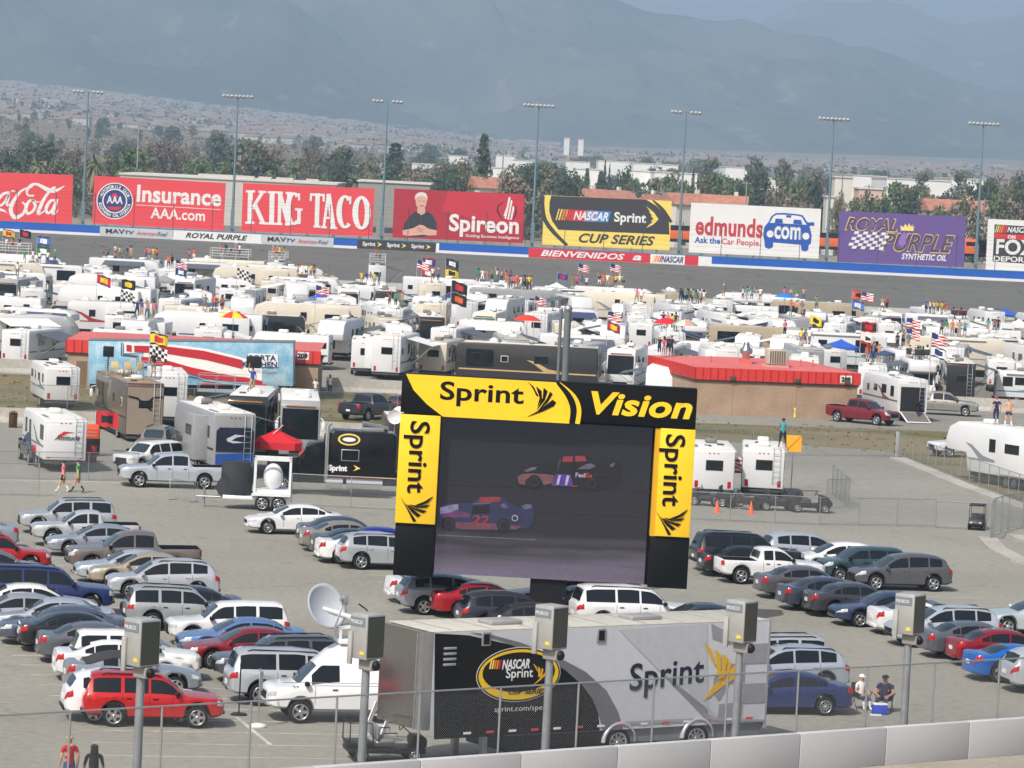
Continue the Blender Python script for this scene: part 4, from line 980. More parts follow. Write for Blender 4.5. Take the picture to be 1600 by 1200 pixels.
    def patch(s, xa, xb, ua, ub, nx=8, nu=3, off=.012, mirror=0, side=-1, zcap=None):
        """skin panel lying on the body; side -1 right hand, +1 left hand; mirror=1 spans both"""
        rows = []
        for i in range(nx+1):
            x = xa + (xb-xa)*i/nx; row = []
            ub2 = ub
            if zcap:
                q = s.sec(x); ub2 = min(ub, 5 + (zcap - q[5][1])/max(.05, q[6][1]-q[5][1]))
            us = [ua + (ub2-ua)*j/nu for j in range(nu+1)]
            if mirror: pts = [(s.S(x, u), 1) for u in us] + [(s.S(x, u), -1) for u in us[-2::-1]]
            else: pts = [(s.S(x, u), side) for u in us]
            rows.append([Vector((p.x, p.y*sg, p.z)) for p, sg in pts])
        nr, nc = len(rows), len(rows[0]); out = []
        for i in range(nr):
            r2 = []
            for j in range(nc):
                a = rows[min(i+1,nr-1)][j] - rows[max(i-1,0)][j]; b = rows[i][min(j+1,nc-1)] - rows[i][max(j-1,0)]
                n = a.cross(b)
                n = n.normalized() if n.length > 1e-9 else Vector((0,0,1))
                c = rows[i][j] - Vector((rows[i][j].x*.6, 0, .7))
                if n.dot(c) < 0: n = -n
                r2.append(rows[i][j] + n*off)
            out.append(r2)
        mb = MB(); mb.grid(out, 0, True)
        return mb
SCREENGLASS = mat((.030,.042,.048), rough=.08, var=.12, scale=1.5, spec=.7, name='windscreen_glass')  # lighter bluish base puts reflected sky into the windscreen colour
HEADL = mat((.62,.64,.66), rough=.12, var=.15, scale=9, metal=.3, name='lamp_glass'); TAILL = mat((.42,.012,.015), rough=.15, var=.2, scale=6, spec=.8, name='red_lamp'); PLATE = rgb(220,222,226, rough=.5, name='plate')
RIM = mat((.55,.56,.58), rough=.28, metal=.85, var=.05, name='alloy'); CLOTH = mat((.035,.035,.037), rough=.95, var=.3, scale=8, name='dark_fabric')
WHEELS = {}
def wheel_mesh(r, style=0):
    k = (r, style)
    if k in WHEELS: return WHEELS[k]
    t = MB().wheel_shape([(r*.62,-.10),(r*.72,-.112),(r*.93,-.11),(r,-.075),(r,.075),(r*.93,.11),(r*.6,.10),(r*.55,.0)], 26).mesh('tyre', RUBBER)
    m = MB(); ns = (5, 7, 10)[style % 3]
    prof = [(r*.70,-.108),(r*.69,-.12),(r*.62,-.115),(r*.59,-.07)]
    m.wheel_shape(prof, 26, 0)
    m.wheel_shape([(r*.59,-.07),(r*.3,-.05),(.001,-.05)], 26, 1)
    for i in range(ns):
        a = 2*PI*i/ns; M = Matrix.Rotation(a, 4, 'Y')
        wd = r*(.30 if ns == 5 else .2 if ns == 7 else .13)
        m.add([(r*.08,-.10,-wd*.5),(r*.08,-.10,wd*.5),(r*.64,-.112,wd*.36),(r*.64,-.112,-wd*.36),(r*.08,-.06,-wd*.5),(r*.08,-.06,wd*.5),(r*.64,-.06,wd*.36),(r*.64,-.06,-wd*.36)], [(0,1,2,3),(0,3,7,4),(1,5,6,2)], 0, False, M)
    m.wheel_shape([(r*.16,-.09),(r*.15,-.115),(.001,-.12)], 14, 0)
    WHEELS[k] = (t, m.mesh('rim', [RIM, BLACK]))
    return WHEELS[k]
CARS = {}
def car_template(kind, top=None, dark_low=False, style=0):
    key = (kind, top, dark_low, style)
    if key in CARS: return CARS[key]
    d = SPEC[kind]; B = Body(d); parts = []
    parts.append(('body', B.mesh(), None))
    ua, ub = 5.12, d.get('u1', 5.93)
    for xa, xb in d['win']:
        for sd in (-1, 1):
            parts.append(('side_window', B.patch(xa, xb, ua, ub, 10, 3, .008, 0, sd, d.get('zcap')).mesh('side_window', GLASS), None))
    parts.append(('windscreen', B.patch(d['ws'][0]-.03, d['ws'][1]+.04, 7.06, 8, 8, 3, .010, 1).mesh('windscreen', SCREENGLASS), None))
    if d['rw'] and not top == 'soft': parts.append(('rear_window', B.patch(d['rw'][0]-.005, d['rw'][1]+.01, 7.06, 8, 6, 3, .012, 1).mesh('rear_window', GLASS), None))
    if top == 'soft': parts.append(('soft_top', B.patch(d['ws'][1]+.03, d['roof'][-1][0]+.03, 5.95, 8, 14, 5, .03, 1).mesh('soft_top', CLOTH), None))
    if top == 'sunroof': parts.append(('sunroof', B.patch(d['ws'][1]-.2, d['ws'][1]-.95, 7.25, 8, 4, 2, .012, 1).mesh('sunroof', GLASS), None))
    h = B.hl; big = kind in ('pickup','long_suv','suv','small_pickup','van')
    hx = (.26 if big else .42)
    for sd in (-1, 1):
        parts.append(('headlight', B.patch(h-hx, h-.012, 3.35 if not big else 3.2, 4.5, 8, 3, .012, 0, sd).mesh('headlight', HEADL), None))
        bedded = 'bed' in d
        parts.append(('tail_light', B.patch(-h+.012, -h+(.12 if bedded else .26), 3.0 if bedded else 3.35, 4.7, 8, 3, .012, 0, sd).mesh('tail_light', TAILL), None))
        xm = d['ws'][0] - .28; p = B.S(xm, 5)
        parts.append(('mirror', MB().box(-.07,.09,-.11,.11,-.07,.08, bev=.045).mesh('mirror', [BLACK]), (xm, sd*(p.y+.11), p.z+.08)))
        for xa, xb in d['win'][:2]:
            p = B.S(xb+.16, 4.0)
            parts.append(('door_handle', MB().box(-.09,.09,-.02,.02,-.016,.016).mesh('door_handle', [BLACK]), (xb+.16, sd*(p.y+.012), p.z-.05)))
        if d.get('rails') and top != 'norails':
            q = [B.S(x, 6.75) + Vector((0,0,.05 if .6 > 0 else 0)) for x in (d['ws'][1]-.2, d['ws'][1]-.3, -h+.75, -h+.6)]
            q[0].z -= .05; q[3].z -= .05
            parts.append(('roof_rail', MB().tube([(v.x, v.y*sd, v.z) for v in q], .022, 6).mesh('roof_rail', BLACK), None))
        if dark_low: parts.append(('cladding', B.patch(d['fa']-d['wr']-.09, d['ra']+d['wr']+.09, 1.9, 2.75, 8, 2, .012, 0, sd).mesh('cladding', BLACK), None))
        for xa in (d['fa'], d['ra']):
            parts.append(('wheel', (wheel_mesh(d['wr'], style), sd), (xa, sd*(d['W']/2-.125), d['wr'])))
    zn = interp(d['low'], h-.05); wv = B.w(h)
    parts.append(('grille', MB().box(h-.03, h+.012, -wv*.78, wv*.78, zn-.24 if not big else zn-.32, zn-.06, bev=.01).mesh('grille', BLACK), None))
    parts.append(('front_bumper', MB().box(h-.06, h+.03, -wv*.95, wv*.95, d['clr']+.14, d['clr']+.26, bev=.02).mesh('front_bumper', [BLACK]), None))
    parts.append(('number_plate', MB().box(-h-.025, -h+.02, -.16, .16, zn*.95-.03 if not big else d['clr']+.32, zn*.95+.12 if not big else d['clr']+.46).mesh('number_plate', PLATE), None))
    parts.append(('rear_bumper', MB().box(-h-.035, -h+.05, -B.w(-h)*.98, B.w(-h)*.98, d['clr']+.13, d['clr']+.27, bev=.02).mesh('rear_bumper', [BLACK]), None))
    CARS[key] = (d, B, parts)
    return CARS[key]
PAINT = {}
def paint(c):
    if c not in PAINT:
        b = sum(c)/3; met = .35 if 60 < b < 215 else 0
        PAINT[c] = mat(lin(c), rough=.32, metal=met, coat=.7, var=.02, name='car_paint')
    return PAINT[c]
NAME = {'sedan':'sedan_car','coupe':'coupe_car','suv':'suv_car','crossover':'crossover_car','long_suv':'suv_car','boxy':'hatchback_car','hatch':'hatchback_car','pickup':'pickup_truck','small_pickup':'pickup_truck','van':'van'}
def solve(B, yaw, anchors, z=0.0):
    """slide the car over the ground until the wanted outline edges agree with the survey"""
    d = B.d; c, s = math.cos(yaw), math.sin(yaw); h = B.hl; W = d['W']/2
    xr = max(d['roof'], key=lambda q: q[1])[0]
    def val(k, X, Y):
        f = lambda a, b, zz: proj((X + a*c - b*s, Y + a*s + b*c, z + zz))
        if k in 'LR':
            v = [f(a, b*.82, zz)[0] for a in (-h, h) for b in (-W, W) for zz in (.4, .8)] + [f(a, b, .7)[0] for a in (-h+.3, h-.3) for b in (-W, W)]
            return min(v) if k == 'L' else max(v)
        if k == 'C': return f(0, 0, .6)[0]
        if k == 'T': return min(f(xr, b, B.H + .01)[1] for b in (-.5, .5))
        return max(f(a, b, 0)[1] for a in (d['fa'], d['ra']) for b in (-W, W))
    X, Y = G(anchors[1], 900 if len(anchors) < 4 else anchors[3])[:2]
    for _ in range(25):
        e = [val(anchors[0], X, Y) - anchors[1], val(anchors[2], X, Y) - anchors[3]]
        dx = .05
        J = [[(val(k, X+dx, Y) - val(k, X, Y))/dx, (val(k, X, Y+dx) - val(k, X, Y))/dx] for k in (anchors[0], anchors[2])]
        D = J[0][0]*J[1][1] - J[0][1]*J[1][0]
        X -= (e[0]*J[1][1] - J[0][1]*e[1])/D; Y -= (J[0][0]*e[1] - J[1][0]*e[0])/D
    return X, Y
PLACED = []
def car(kind, col, yaw, anchors, label, group='cars parked in the lot', top=None, low=False, style=0, z=0.0, trim=None, bumper=None, cat=None, mir=None):
    d, B, parts = car_template(kind, top, low, style); yaw = R_(yaw)
    X, Y = solve(B, yaw, anchors, z)
    t = thing(NAME[kind], label, cat or {'pickup':'pickup truck','small_pickup':'pickup truck','van':'van'}.get(kind, 'car'), (X, Y, z), yaw, group)
    P = paint(col)
    for n, me, loc in parts:
        if n == 'wheel':
            (ty, rm), sd = me
            o = link('wheel', ty, t, loc, (0, 0, 0 if sd < 0 else PI)); link('rim', rm, o); continue
        o = link(n, me, t, loc)
        if n == 'body': setmat(o, 0, P)
        elif n in ('mirror','door_handle') and (mir or (kind in ('sedan','crossover','coupe','hatch'))): setmat(o, 0, P)
        elif n in ('front_bumper','rear_bumper') and bumper != 'chrome' and kind in ('sedan','coupe','hatch','boxy'): setmat(o, 0, P)
        elif n in ('front_bumper','rear_bumper') and bumper == 'chrome': setmat(o, 0, CHROME)
    PLACED.append((label, round(X, 1), round(Y, 1)))
    return t
# ------------------------------------------------------------ people: one skinned surface per pose, clothing by slot
PARTS = {'skin': 0, 'shirt': 1, 'leg': 2, 'shin': 3, 'shoe': 4, 'arm': 5}
def skeleton(pose):
    """joints as {name: (pos, radius, parent, slot)}"""
    J = {}
    def j(n, p, r, par, s): J[n] = (Vector(p), r, par, s)
    sit = pose == 'sit'
    dz = -.47 if sit else 0.0
    ly = -.10 if pose == 'lean' else 0
    j('pelvis', (0,0,.94+dz), .125, None, 'leg'); j('waist', (0,ly*.3,1.08+dz), .128, 'pelvis', 'shirt'); j('chest', (0,ly*.8,1.28+dz), .15, 'waist', 'shirt')
    j('collar', (0,ly,1.43+dz), .10, 'chest', 'shirt'); j('neck', (0,ly-.005,1.51+dz), .052, 'collar', 'skin')
    j('jaw', (0,ly-.035,1.575+dz), .068, 'neck', 'skin'); j('head', (0,ly-.01,1.65+dz), .092, 'jaw', 'skin'); j('crown', (0,ly+.01,1.715+dz), .068, 'head', 'skin')
    j('nose', (0,ly-.115,1.625+dz), .014, 'head', 'skin')
    for sg, sd in ((-1,'r'),(1,'l')):
        j('shoulder'+sd, (.175*sg,ly,1.40+dz), .066, 'collar', 'shirt')
        up = pose == 'armsup' or (pose == 'onearm' and sg > 0); view = pose == 'shade'
        if up: E, Wr, H = (.30*sg,-.05,1.56), (.20*sg,-.10,1.80), (.18*sg,-.11,1.89)
        elif view: E, Wr, H = (.30*sg,-.16,1.38), (.12*sg,-.26,1.58), (.07*sg,-.25,1.66)
        elif pose == 'hips': E, Wr, H = (.37*sg,.06,1.16), (.19*sg,-.06,1.02), (.15*sg,-.12,.98)
        elif pose in ('fold','lean'): E, Wr, H = (.27*sg,ly-.04,1.14), (.06*sg,ly-.22,1.16), (-.03*sg,ly-.24,1.17)
        elif pose == 'walk': E, Wr, H = (.22*sg,.10*sg,1.14), (.23*sg,-.02+.16*sg,.92), (.23*sg,-.06+.17*sg,.84)
        elif sit: E, Wr, H = (.25*sg,-.06,1.14), (.16*sg,-.28,1.06), (.12*sg,-.36,1.05)
        else: E, Wr, H = (.235*sg,.03,1.13), (.25*sg,-.05,.90), (.245*sg,-.085,.82)
        E, Wr, H = [(a,b,c+dz) for a,b,c in (E,Wr,H)]
        m = tuple((a+b)/2 for a, b in zip(J['shoulder'+sd][0], E))
        j('arm'+sd, m, .05, 'shoulder'+sd, 'shirt'); j('elbow'+sd, E, .042, 'arm'+sd, 'arm'); j('wrist'+sd, Wr, .029, 'elbow'+sd, 'skin'); j('palm'+sd, H, .034, 'wrist'+sd, 'skin')
        d = (Vector(H)-Vector(Wr)).normalized(); side = d.cross(Vector((sg,0,.2))).normalized()
        for k, (o, l) in enumerate(((-.028,.075),(-.01,.085),(.010,.08),(.028,.062))):
            b = Vector(H) + d*.03 + side*o; j(f'finger{k}{sd}', b, .010, 'palm'+sd, 'skin'); j(f'tip{k}{sd}', b + d*l*.8 + Vector((-sg*.02,0,0)), .008, f'finger{k}{sd}', 'skin')
        j('thumb'+sd, Vector(H) - side*.045 - d*.01, .011, 'palm'+sd, 'skin'); j('thumbtip'+sd, Vector(H) - side*.062 + d*.035, .009, 'thumb'+sd, 'skin')
        hip = (.088*sg, 0, .90+dz)
        if sit: K, An, T = (.12*sg,-.44,.50), (.13*sg,-.46,.09), (.14*sg,-.63,.05)
        elif pose == 'walk': K, An, T = (.09*sg,-.12 if sg > 0 else .02,.50), (.10*sg,-.28 if sg > 0 else .30,.10 if sg > 0 else .16), (.10*sg,-.44 if sg > 0 else .16,.06 if sg > 0 else .05)
        else:
            q = .05 if pose in ('hips','onearm') else 0
            K, An, T = ((.10+q)*sg,-.015,.50), ((.11+q*1.6)*sg,.02,.09), ((.13+q*1.6)*sg,-.13,.045)
        j('hip'+sd, hip, .10, 'pelvis', 'leg'); mid = tuple((a+b)/2 for a, b in zip(hip, K)); j('thigh'+sd, mid, .083, 'hip'+sd, 'leg')
        j('knee'+sd, K, .058, 'thigh'+sd, 'shin'); mc = tuple(a*.62+b*.38 for a, b in zip(K, An)); j('calf'+sd, (mc[0], mc[1]+.015, mc[2]), .056, 'knee'+sd, 'shin')
        j('ankle'+sd, An, .038, 'calf'+sd, 'shoe'); j('toe'+sd, T, .036, 'ankle'+sd, 'shoe')
    return J
POSE = {}
def pose_mesh(pose):
    if pose in POSE: return POSE[pose]
    J = skeleton(pose); names = list(J); idx = {n: i for i, n in enumerate(names)}
    me = bpy.data.meshes.new('body_frame')
    me.from_pydata([tuple(J[n][0]) for n in names], [(idx[n], idx[J[n][2]]) for n in names if J[n][2]], [])
    o = bpy.data.objects.new('body_frame', me); C.objects.link(o)
    sk = o.modifiers.new('skin', 'SKIN'); sk.use_smooth_shade = True
    for n in names:
        v = me.skin_vertices[0].data[idx[n]]; v.radius = (J[n][1],)*2; v.use_root = n == 'pelvis'
    ss = o.modifiers.new('sub', 'SUBSURF'); ss.levels = 1; ss.render_levels = 1
    bpy.context.view_layer.update()
    out = bpy.data.meshes.new_from_object(o.evaluated_get(bpy.context.evaluated_depsgraph_get()))
    bpy.data.objects.remove(o); out.name = 'person'
    for v in out.vertices:                      # torso is deeper across than front to back
        x, y, z = v.co; ref = J['chest'][0].y
        base = J['pelvis'][0].z
        if base - .1 < z < base + .52 and abs(x) < .17: v.co.y = ref + (y - ref)*.8
    while len(out.materials) < 6: out.materials.append(RUBBER)
    segs = []
    for n in names:
        p = J[n][2]
        if p: segs.append((J[p][0], J[n][0], PARTS[J[n][3]]))
    for f in out.polygons:
        c = f.center; best = None
        for a, b, s in segs:
            d = b - a; t = max(0, min(1, (c-a).dot(d)/max(d.length_squared, 1e-9))); q = (c - a - d*t).length
            if best is None or q < best[0]: best = (q, s)
        f.material_index = best[1]; f.use_smooth = True
    POSE[pose] = (out, J['head'][0].copy())
    return POSE[pose]
SKINS = [rgb(206,156,128, rough=.6, var=.05), rgb(186,132,102, rough=.6, var=.05), rgb(150,104,78, rough=.6, var=.05)]
HAIRC = [rgb(40,28,22, rough=.8), rgb(96,66,40, rough=.8), rgb(24,22,22, rough=.8), rgb(150,120,80, rough=.8)]
def cloth(c): return rgb(*c, rough=.85, var=.08, scale=12, name='cloth')
def _head():
    hair = MB().sphere((0,.022,.012), .104, 0, None, 12, 8, (1,1.02,1), True).sphere((0,.05,-.02), .085, 0, None, 10, 6, (1,.8,1.1)).mesh('hair', BLACK)
    cap = MB().sphere((0,.008,.022), .106, 0, None, 12, 6, (1,1.05,.95), True).box(-.075,.075,-.20,-.06,.018,.034, bev=.006).mesh('cap', BLACK)
    lh = MB().sphere((0,.022,.01), .108, 0, None, 12, 8, (1,1.05,1), True).sphere((0,.06,-.10), .10, 0, None, 10, 8, (1.05,.6,1.6)).mesh('hair', BLACK)
    return hair, cap, lh
HAIR_M, CAP_M, LONG_M = _head()
prng = random.Random(3)
CN = {'white': (236,236,236), 'black': (26,26,28), 'red': (190,28,34), 'blue': (40,80,170), 'navy': (34,42,74), 'grey': (120,122,126), 'green': (40,150,80), 'tan': (176,156,120), 'pink': (222,110,140), 'yellow': (226,206,40), 'orange': (232,100,30), 'teal': (60,150,160), 'purple': (100,60,140), 'brown': (90,64,46), 'denim': (62,86,124), 'khaki': (150,136,104), 'lime': (190,230,40), 'skin': None}
def person(loc, face, label, pose='stand', shirt='white', leg='denim', shorts=False, head='hair', hcol=None, h=1.75, group=None, girth=1.0, skin=None, sleeve=True):
    me, hp = pose_mesh(pose)
    o = link('person', me, None, loc, (0, 0, R_(face)))
    s = h/1.78; o.scale = (s*girth, s*girth, s)
    sk = SKINS[prng.randrange(3) if skin is None else skin]
    ms = [sk, cloth(CN[shirt]) if shirt != 'skin' else sk, cloth(CN[leg]), sk if shorts else cloth(CN[leg]), cloth(prng.choice(((230,230,230),(40,40,40),(120,110,100)))), sk if sleeve else (cloth(CN[shirt]) if shirt != 'skin' else sk)]
    for i, m in enumerate(ms): setmat(o, i, m)
    c = link({'hair':'hair','cap':'cap','long':'hair'}[head], {'hair':HAIR_M,'cap':CAP_M,'long':LONG_M}[head], o, hp)
    setmat(c, 0, cloth(CN[hcol]) if hcol else (cloth(CN[prng.choice(('white','black','red','navy','grey'))]) if head == 'cap' else prng.choice(HAIRC)))
    tag(o, label, 'person', group)
    return o
# ------------------------------------------------------------ campers: trailers, fifth wheels, motorhomes
RV_WHITE = rgb(219,220,221, rough=.4, var=.03, scale=.8, name='gelcoat_white'); RV_CREAM = rgb(214,206,188, rough=.45, var=.03); RV_TAN = rgb(170,156,132, rough=.45, var=.04); RV_GREY = rgb(150,152,154, rough=.4); RV_BROWN = rgb(92,78,66, rough=.3, coat=.3); RV_DARK = rgb(48,46,46, rough=.25, coat=.4)
ROOF_M = [rgb(220,219,214, rough=.7, var=.05, scale=1, name='roof_membrane'), rgb(218,213,202, rough=.75, var=.06, scale=1), rgb(178,176,170, rough=.75)]
AC_W = rgb(224,224,220, rough=.45, name='roof_unit')
RVBODY = {'white': RV_WHITE, 'cream': RV_CREAM, 'tan': RV_TAN, 'grey': RV_GREY, 'brown': RV_BROWN, 'dark': RV_DARK}
STRIPE = {'blue': rgb(52,74,120), 'teal': rgb(70,140,150), 'brown': rgb(120,92,66), 'grey': rgb(128,130,134), 'black': rgb(44,44,46), 'red': rgb(160,40,40), 'gold': rgb(190,160,110)}
def rv_profile(kind, L, H):
    h = L/2
    if kind == 'trailer': return [(-h,.68),(-h,H-.12),(-h+.1,H),(h-.6,H),(h-.12,H-.75),(h,1.3),(h-.12,.68)], None
    if kind == 'fifth': return [(-h,.7),(-h,H-.1),(-h+.1,H),(h-1.2,H),(h-.35,H-.35),(h,H-1.2),(h-.15,1.95),(h-2.3,1.85),(h-2.5,.7)], None
    if kind == 'coach': return [(-h,.42),(-h,H-.15),(-h+.15,H),(h-.35,H),(h-.08,H-.3),(h,1.2),(h-.1,.42)], None
    return [(-h,.55),(-h,H-.1),(-h+.1,H),(h-1.1,H),(h-.55,H-.3),(h-.5,H-.85),(h-1.5,H-1.05),(h-1.6,.55)], [(h-1.58,.5),(h-1.58,H-1.06),(h-1.35,H-1.06),(h-.85,1.28),(h-.08,1.08),(h,.8),(h-.05,.5)]
def rv_make(kind, L, H, col='white', stripe='grey', ac=1, slide=False, awning=0, dome=False, seed=0, roof=0, glazed=.9):
    """the parts of one camper; returned as a thing at the origin, nose along +x"""
    r = random.Random(seed); t = thing('camper', 'camper', 'camper'); W = 1.22; h = L/2; bm_ = RVBODY[col]
    prof, cab = rv_profile(kind, L, H)
    zf = prof[0][1]
    MB().prism(prof, -W, W, 0, axis='y', bev=.06).build('body', bm_, t)
    x1 = h - (.65 if kind in ('trailer','coach') else 1.25)
    MB().box(-h+.08, x1, -W+.06, W-.06, H-.02, H+.035, bev=.012).build('roof', ROOF_M[roof], t)
    if cab:
        o = MB().prism(cab, -W+.12, W-.12, 0, axis='y', bev=.06).build('cab', bm_, t)
        a, b = Vector((h-1.34,0,H-1.1)), Vector((h-.87,0,1.3)); d = (b-a)
        MB().add([(a.x+.03, y, a.z) for y in (-W+.3, W-.3)] + [(b.x+.03, y, b.z) for y in (W-.3, -W+.3)], [(0,1,2,3)]).build('windscreen', TEAL if r.random() < .5 else GLASS, o)
        for sd in (-1,1): MB().box(h-1.5, h-1.0, sd*(W-.12)-.012, sd*(W-.12)+.012, 1.35, H-1.2).build('cab_window', GLASS, o)
    # colour bands and swooshes on both sides
    sm = STRIPE[stripe]
    for sd in (-1, 1):
        y = sd*(W+.004)
        z = zf + (H-zf)*r.uniform(.2,.34)
        x2 = h - (.3 if kind != 'fifth' else 2.6) - (1.4 if cab else 0)
        MB().box(-h+.1, x2, y-.006, y+.006, z, z+.12).build('stripe', sm, t)
        k = r.uniform(-.25,.2)*L
        pts = [(k-1.6, z+.13),(k-.2, z+.35),(k+1.0, z+.95),(k+1.7, z+1.05),(k+1.0, z+.7),(k+.2, z+.13)]
        MB().prism(pts, y-.006, y+.006, 0, axis='y').build('swoosh', sm, t)
    # windows with pale frames, a door on the right
    def win(x, z, w_, h_, sd, m=None):
        y = sd*(W+.012); f = MB().box(x-w_/2-.04, x+w_/2+.04, y-.012, y+.012, z-h_/2-.04, z+h_/2+.04, bev=.008).build('window_frame', rgb(40,42,44) if r.random() < .6 else WHITE, t)
        MB().box(x-w_/2, x+w_/2, y-.018*1, y+.018, z-h_/2, z+h_/2).build('pane', m or GLASS, f)
    zw = zf + (H-zf)*.60
    xs = [-.36,-.12,.14,.34] if kind != 'fifth' else [-.38,-.14,.06]
    if cab: xs = [-.36,-.1,.14]
    for sd in (-1, 1):
        for q in xs:
            if r.random() < glazed: win(q*L + r.uniform(-.3,.3), zw + r.uniform(-.05,.12), r.choice((.55,.8,1.15)), r.choice((.45,.6,.75)), sd)
    xd = r.choice((-.24,.0,.22))*L
    d = MB().box(xd-.36, xd+.36, -W-.03, -W+.01, zf+.08, zf+2.0, bev=.015).build('door', bm_, t); MB().box(xd-.22, xd+.22, -W-.04, -W-.025, zf+1.2, zf+1.75).build('door_window', GLASS, d)
    # nose and tail
    if kind == 'coach':
        zs = 1.42; zt = H-.48
        f = lambda z: h - .08*(z-1.2)/(H-1.5)
        MB().add([(f(z)+.022, y, z) for z, y in ((zs,-W+.1),(zs,W-.1),(zt,W-.12),(zt,-W+.12))], [(0,1,2,3)]).build('windscreen', TEAL if col in ('cream','white') and r.random() < .6 else GLASS, t)
        for sd in (-1,1):
            m = MB(); m.tube([(h-.2, sd*W, H-1.0),(h+.25, sd*(W+.18), H-1.1),(h+.25, sd*(W+.2), H-1.3)], .03, 6); m.box(h+.18,h+.32,sd*(W+.2)-.1,sd*(W+.2)+.1,H-1.75,H-1.25,bev=.03); m.build('mirror', WHITE if col != 'dark' else BLACK, t)
            MB().box(h-.03,h+.02,sd*.85-.2,sd*.85+.2,.85,1.02,bev=.01).build('headlight', HEADL, t)
            MB().box(h-3.2,h-.9,sd*(W+.012)-.012,sd*(W+.012)+.012,zs+.25,zt-.1).build('cab_window', GLASS, t)
        MB().box(h-.06,h+.01,-.9,.9,H-.34,H-.28).build('marker_strip', mat((.5,.2,.03)), t)
        MB().box(h-.05,h+.03,-.6,.6,.55,.78).build('grille', BLACK, t)
    elif kind == 'trailer':
        if r.random() < .6: MB().add([(h+.03, y, 1.35) for y in (-.9,.9)] + [(h-.08, y, 2.1) for y in (.9,-.9)], [(0,1,2,3)]).build('front_window', rgb(60,64,68, rough=.2), t)
        MB().tube([(h-.2,-.6,.6),(h+1.0,0,.55)], .05, 6).build('tow_bar', BLACK, t); MB().tube([(h-.2,.6,.6),(h+1.0,0,.55)], .05, 6).build('tow_bar', BLACK, t); MB().box(h+.1,h+.5,-.35,.35,.62,1.1,bev=.05).build('gas_locker', WHITE, t)
    elif kind == 'fifth': MB().box(h-1.6,h-1.4,-.15,.15,1.1,1.9).build('king_pin', BLACK, t)
    if r.random() < .9: 
        f = MB().box(-h-.025,-h+.01,-.55,.45,zw-.3,zw+.3, bev=.01).build('rear_window_frame', rgb(40,42,44), t); MB().box(-h-.03,-h-.02,-.5,.4,zw-.25,zw+.25).build('pane', GLASS, f)
    for sd in (-1,1): MB().box(-h-.02,-h+.01,sd*.95-.1,sd*.95+.1,zf+.12,zf+.5).build('tail_light', TAILL, t)
    for y in (-.25,0,.25): MB().box(-h-.015,-h+.01,y-.05,y+.05,H-.28,H-.22).build('marker_light', TAILL, t)
    lad = MB(); ly = -.75
    for y in (ly-.2, ly+.2): lad.tube([(-h-.1,y,zf+.3),(-h-.1,y,H+.05),(-h+.3,y,H+.12)], .018, 6)
    for i in range(7): lad.tube([(-h-.1,ly-.2,zf+.45+.32*i),(-h-.1,ly+.2,zf+.45+.32*i)], .014, 5)
    if r.random() < .75: lad.build('ladder', STEEL, t)
    MB().box(-h-.14,-h+.02,-W+.05,W-.05,zf-.22,zf-.06,bev=.02).build('bumper', rgb(60,60,62), t)
    # roof gear
    for i in range(ac):
        x = (-.22 + .45*i)*L if ac > 1 else r.uniform(-.15,.15)*L
        MB().box(x-.42,x+.42,-.34,.34,H+.03,H+.33,bev=.09).build('air_conditioner', AC_W if r.random() < .8 else rgb(120,116,108), t)
    for i in range(3):
        x, y = r.uniform(-.42,.3)*L, r.choice((-.5,.5,.3)); MB().box(x-.2,x+.2,y-.2,y+.2,H+.03,H+.12,bev=.03).build('roof_vent', rgb(225,225,220) if r.random() < .6 else rgb(70,70,72), t)
    if dome: MB().sphere((.24*L,.3,H+.05), .40, 0, None, 16, 8, (1,1,.95), True).build('satellite_dome', AC_W, t)
    MB().box(-h+.3,-h+2.2,W-.3,W-.1,H+.035,H+.08).build('roof_rail', STEEL, t)
    # slide out, awning, wheels
    if slide:
        sd = 1 if slide == 'left' else r.choice((-1,1)); xa = -.22*L; wl = r.uniform(2.6,4.0); y0, y1 = (W-.02, W+.85) if sd > 0 else (-W-.85, -W+.02)
        o = MB().box(xa-wl/2,xa+wl/2,y0,y1,zf+.2,H-.25,bev=.03).build('slide_out', bm_, t); yy = y1 if sd > 0 else y0
        MB().box(xa-.75,xa+.75,yy-.012,yy+.012,zw-.25,zw+.35).build('slide_window', GLASS, o)
    ah = min(h-.9, 2.6)
    if awning:
        m = [None, rgb(235,235,230), rgb(90,96,104), rgb(140,120,96), rgb(60,70,110)][awning]
        rows = [[(x, -W-.03-2.3*k/4, H-.22-.55*k/4-.1*math.sin(PI*k/4)*0) for k in range(5)] for x in (-ah,-ah/2,0,ah/2,ah)]
        a = MB().grid(rows, 0, True); a.grid([[(x, y, z-.02) for x, y, z in q] for q in rows], 0, True); o = a.build('awning', m, t)
        for x in (-ah, ah): MB().tube([(x,-W-.02,zf+.2),(x,-W-2.3,H-.78)], .03, 6).build('awning_arm', STEEL, o)
    else: MB().tube([(-ah,-W-.08,H-.18),(ah,-W-.08,H-.18)], .075, 8).build('awning_roll', rgb(200,200,200) if r.random() < .6 else rgb(70,74,80), t)
    axles = [(-.55,), (-.1,)] if kind in ('trailer','fifth') else [(-.25*L,), (.33*L,)]
    if kind in ('trailer','fifth'): axles = [(-.12*L-.42,), (-.12*L+.42,)]
    for (x,) in axles:
        for sd in (-1,1): ty, rm = wheel_mesh(.38, 1); o = link('wheel', ty, t, (x, sd*(W-.12), .38), (0,0,0 if sd < 0 else PI)); link('rim', rm, o)
    MB().box(-h+.3,h-.5 if kind != 'fifth' else h-2.6,-W+.15,W-.15,zf-.25,zf+.02).build('chassis', BLACK, t)
    return t
RVT = {}
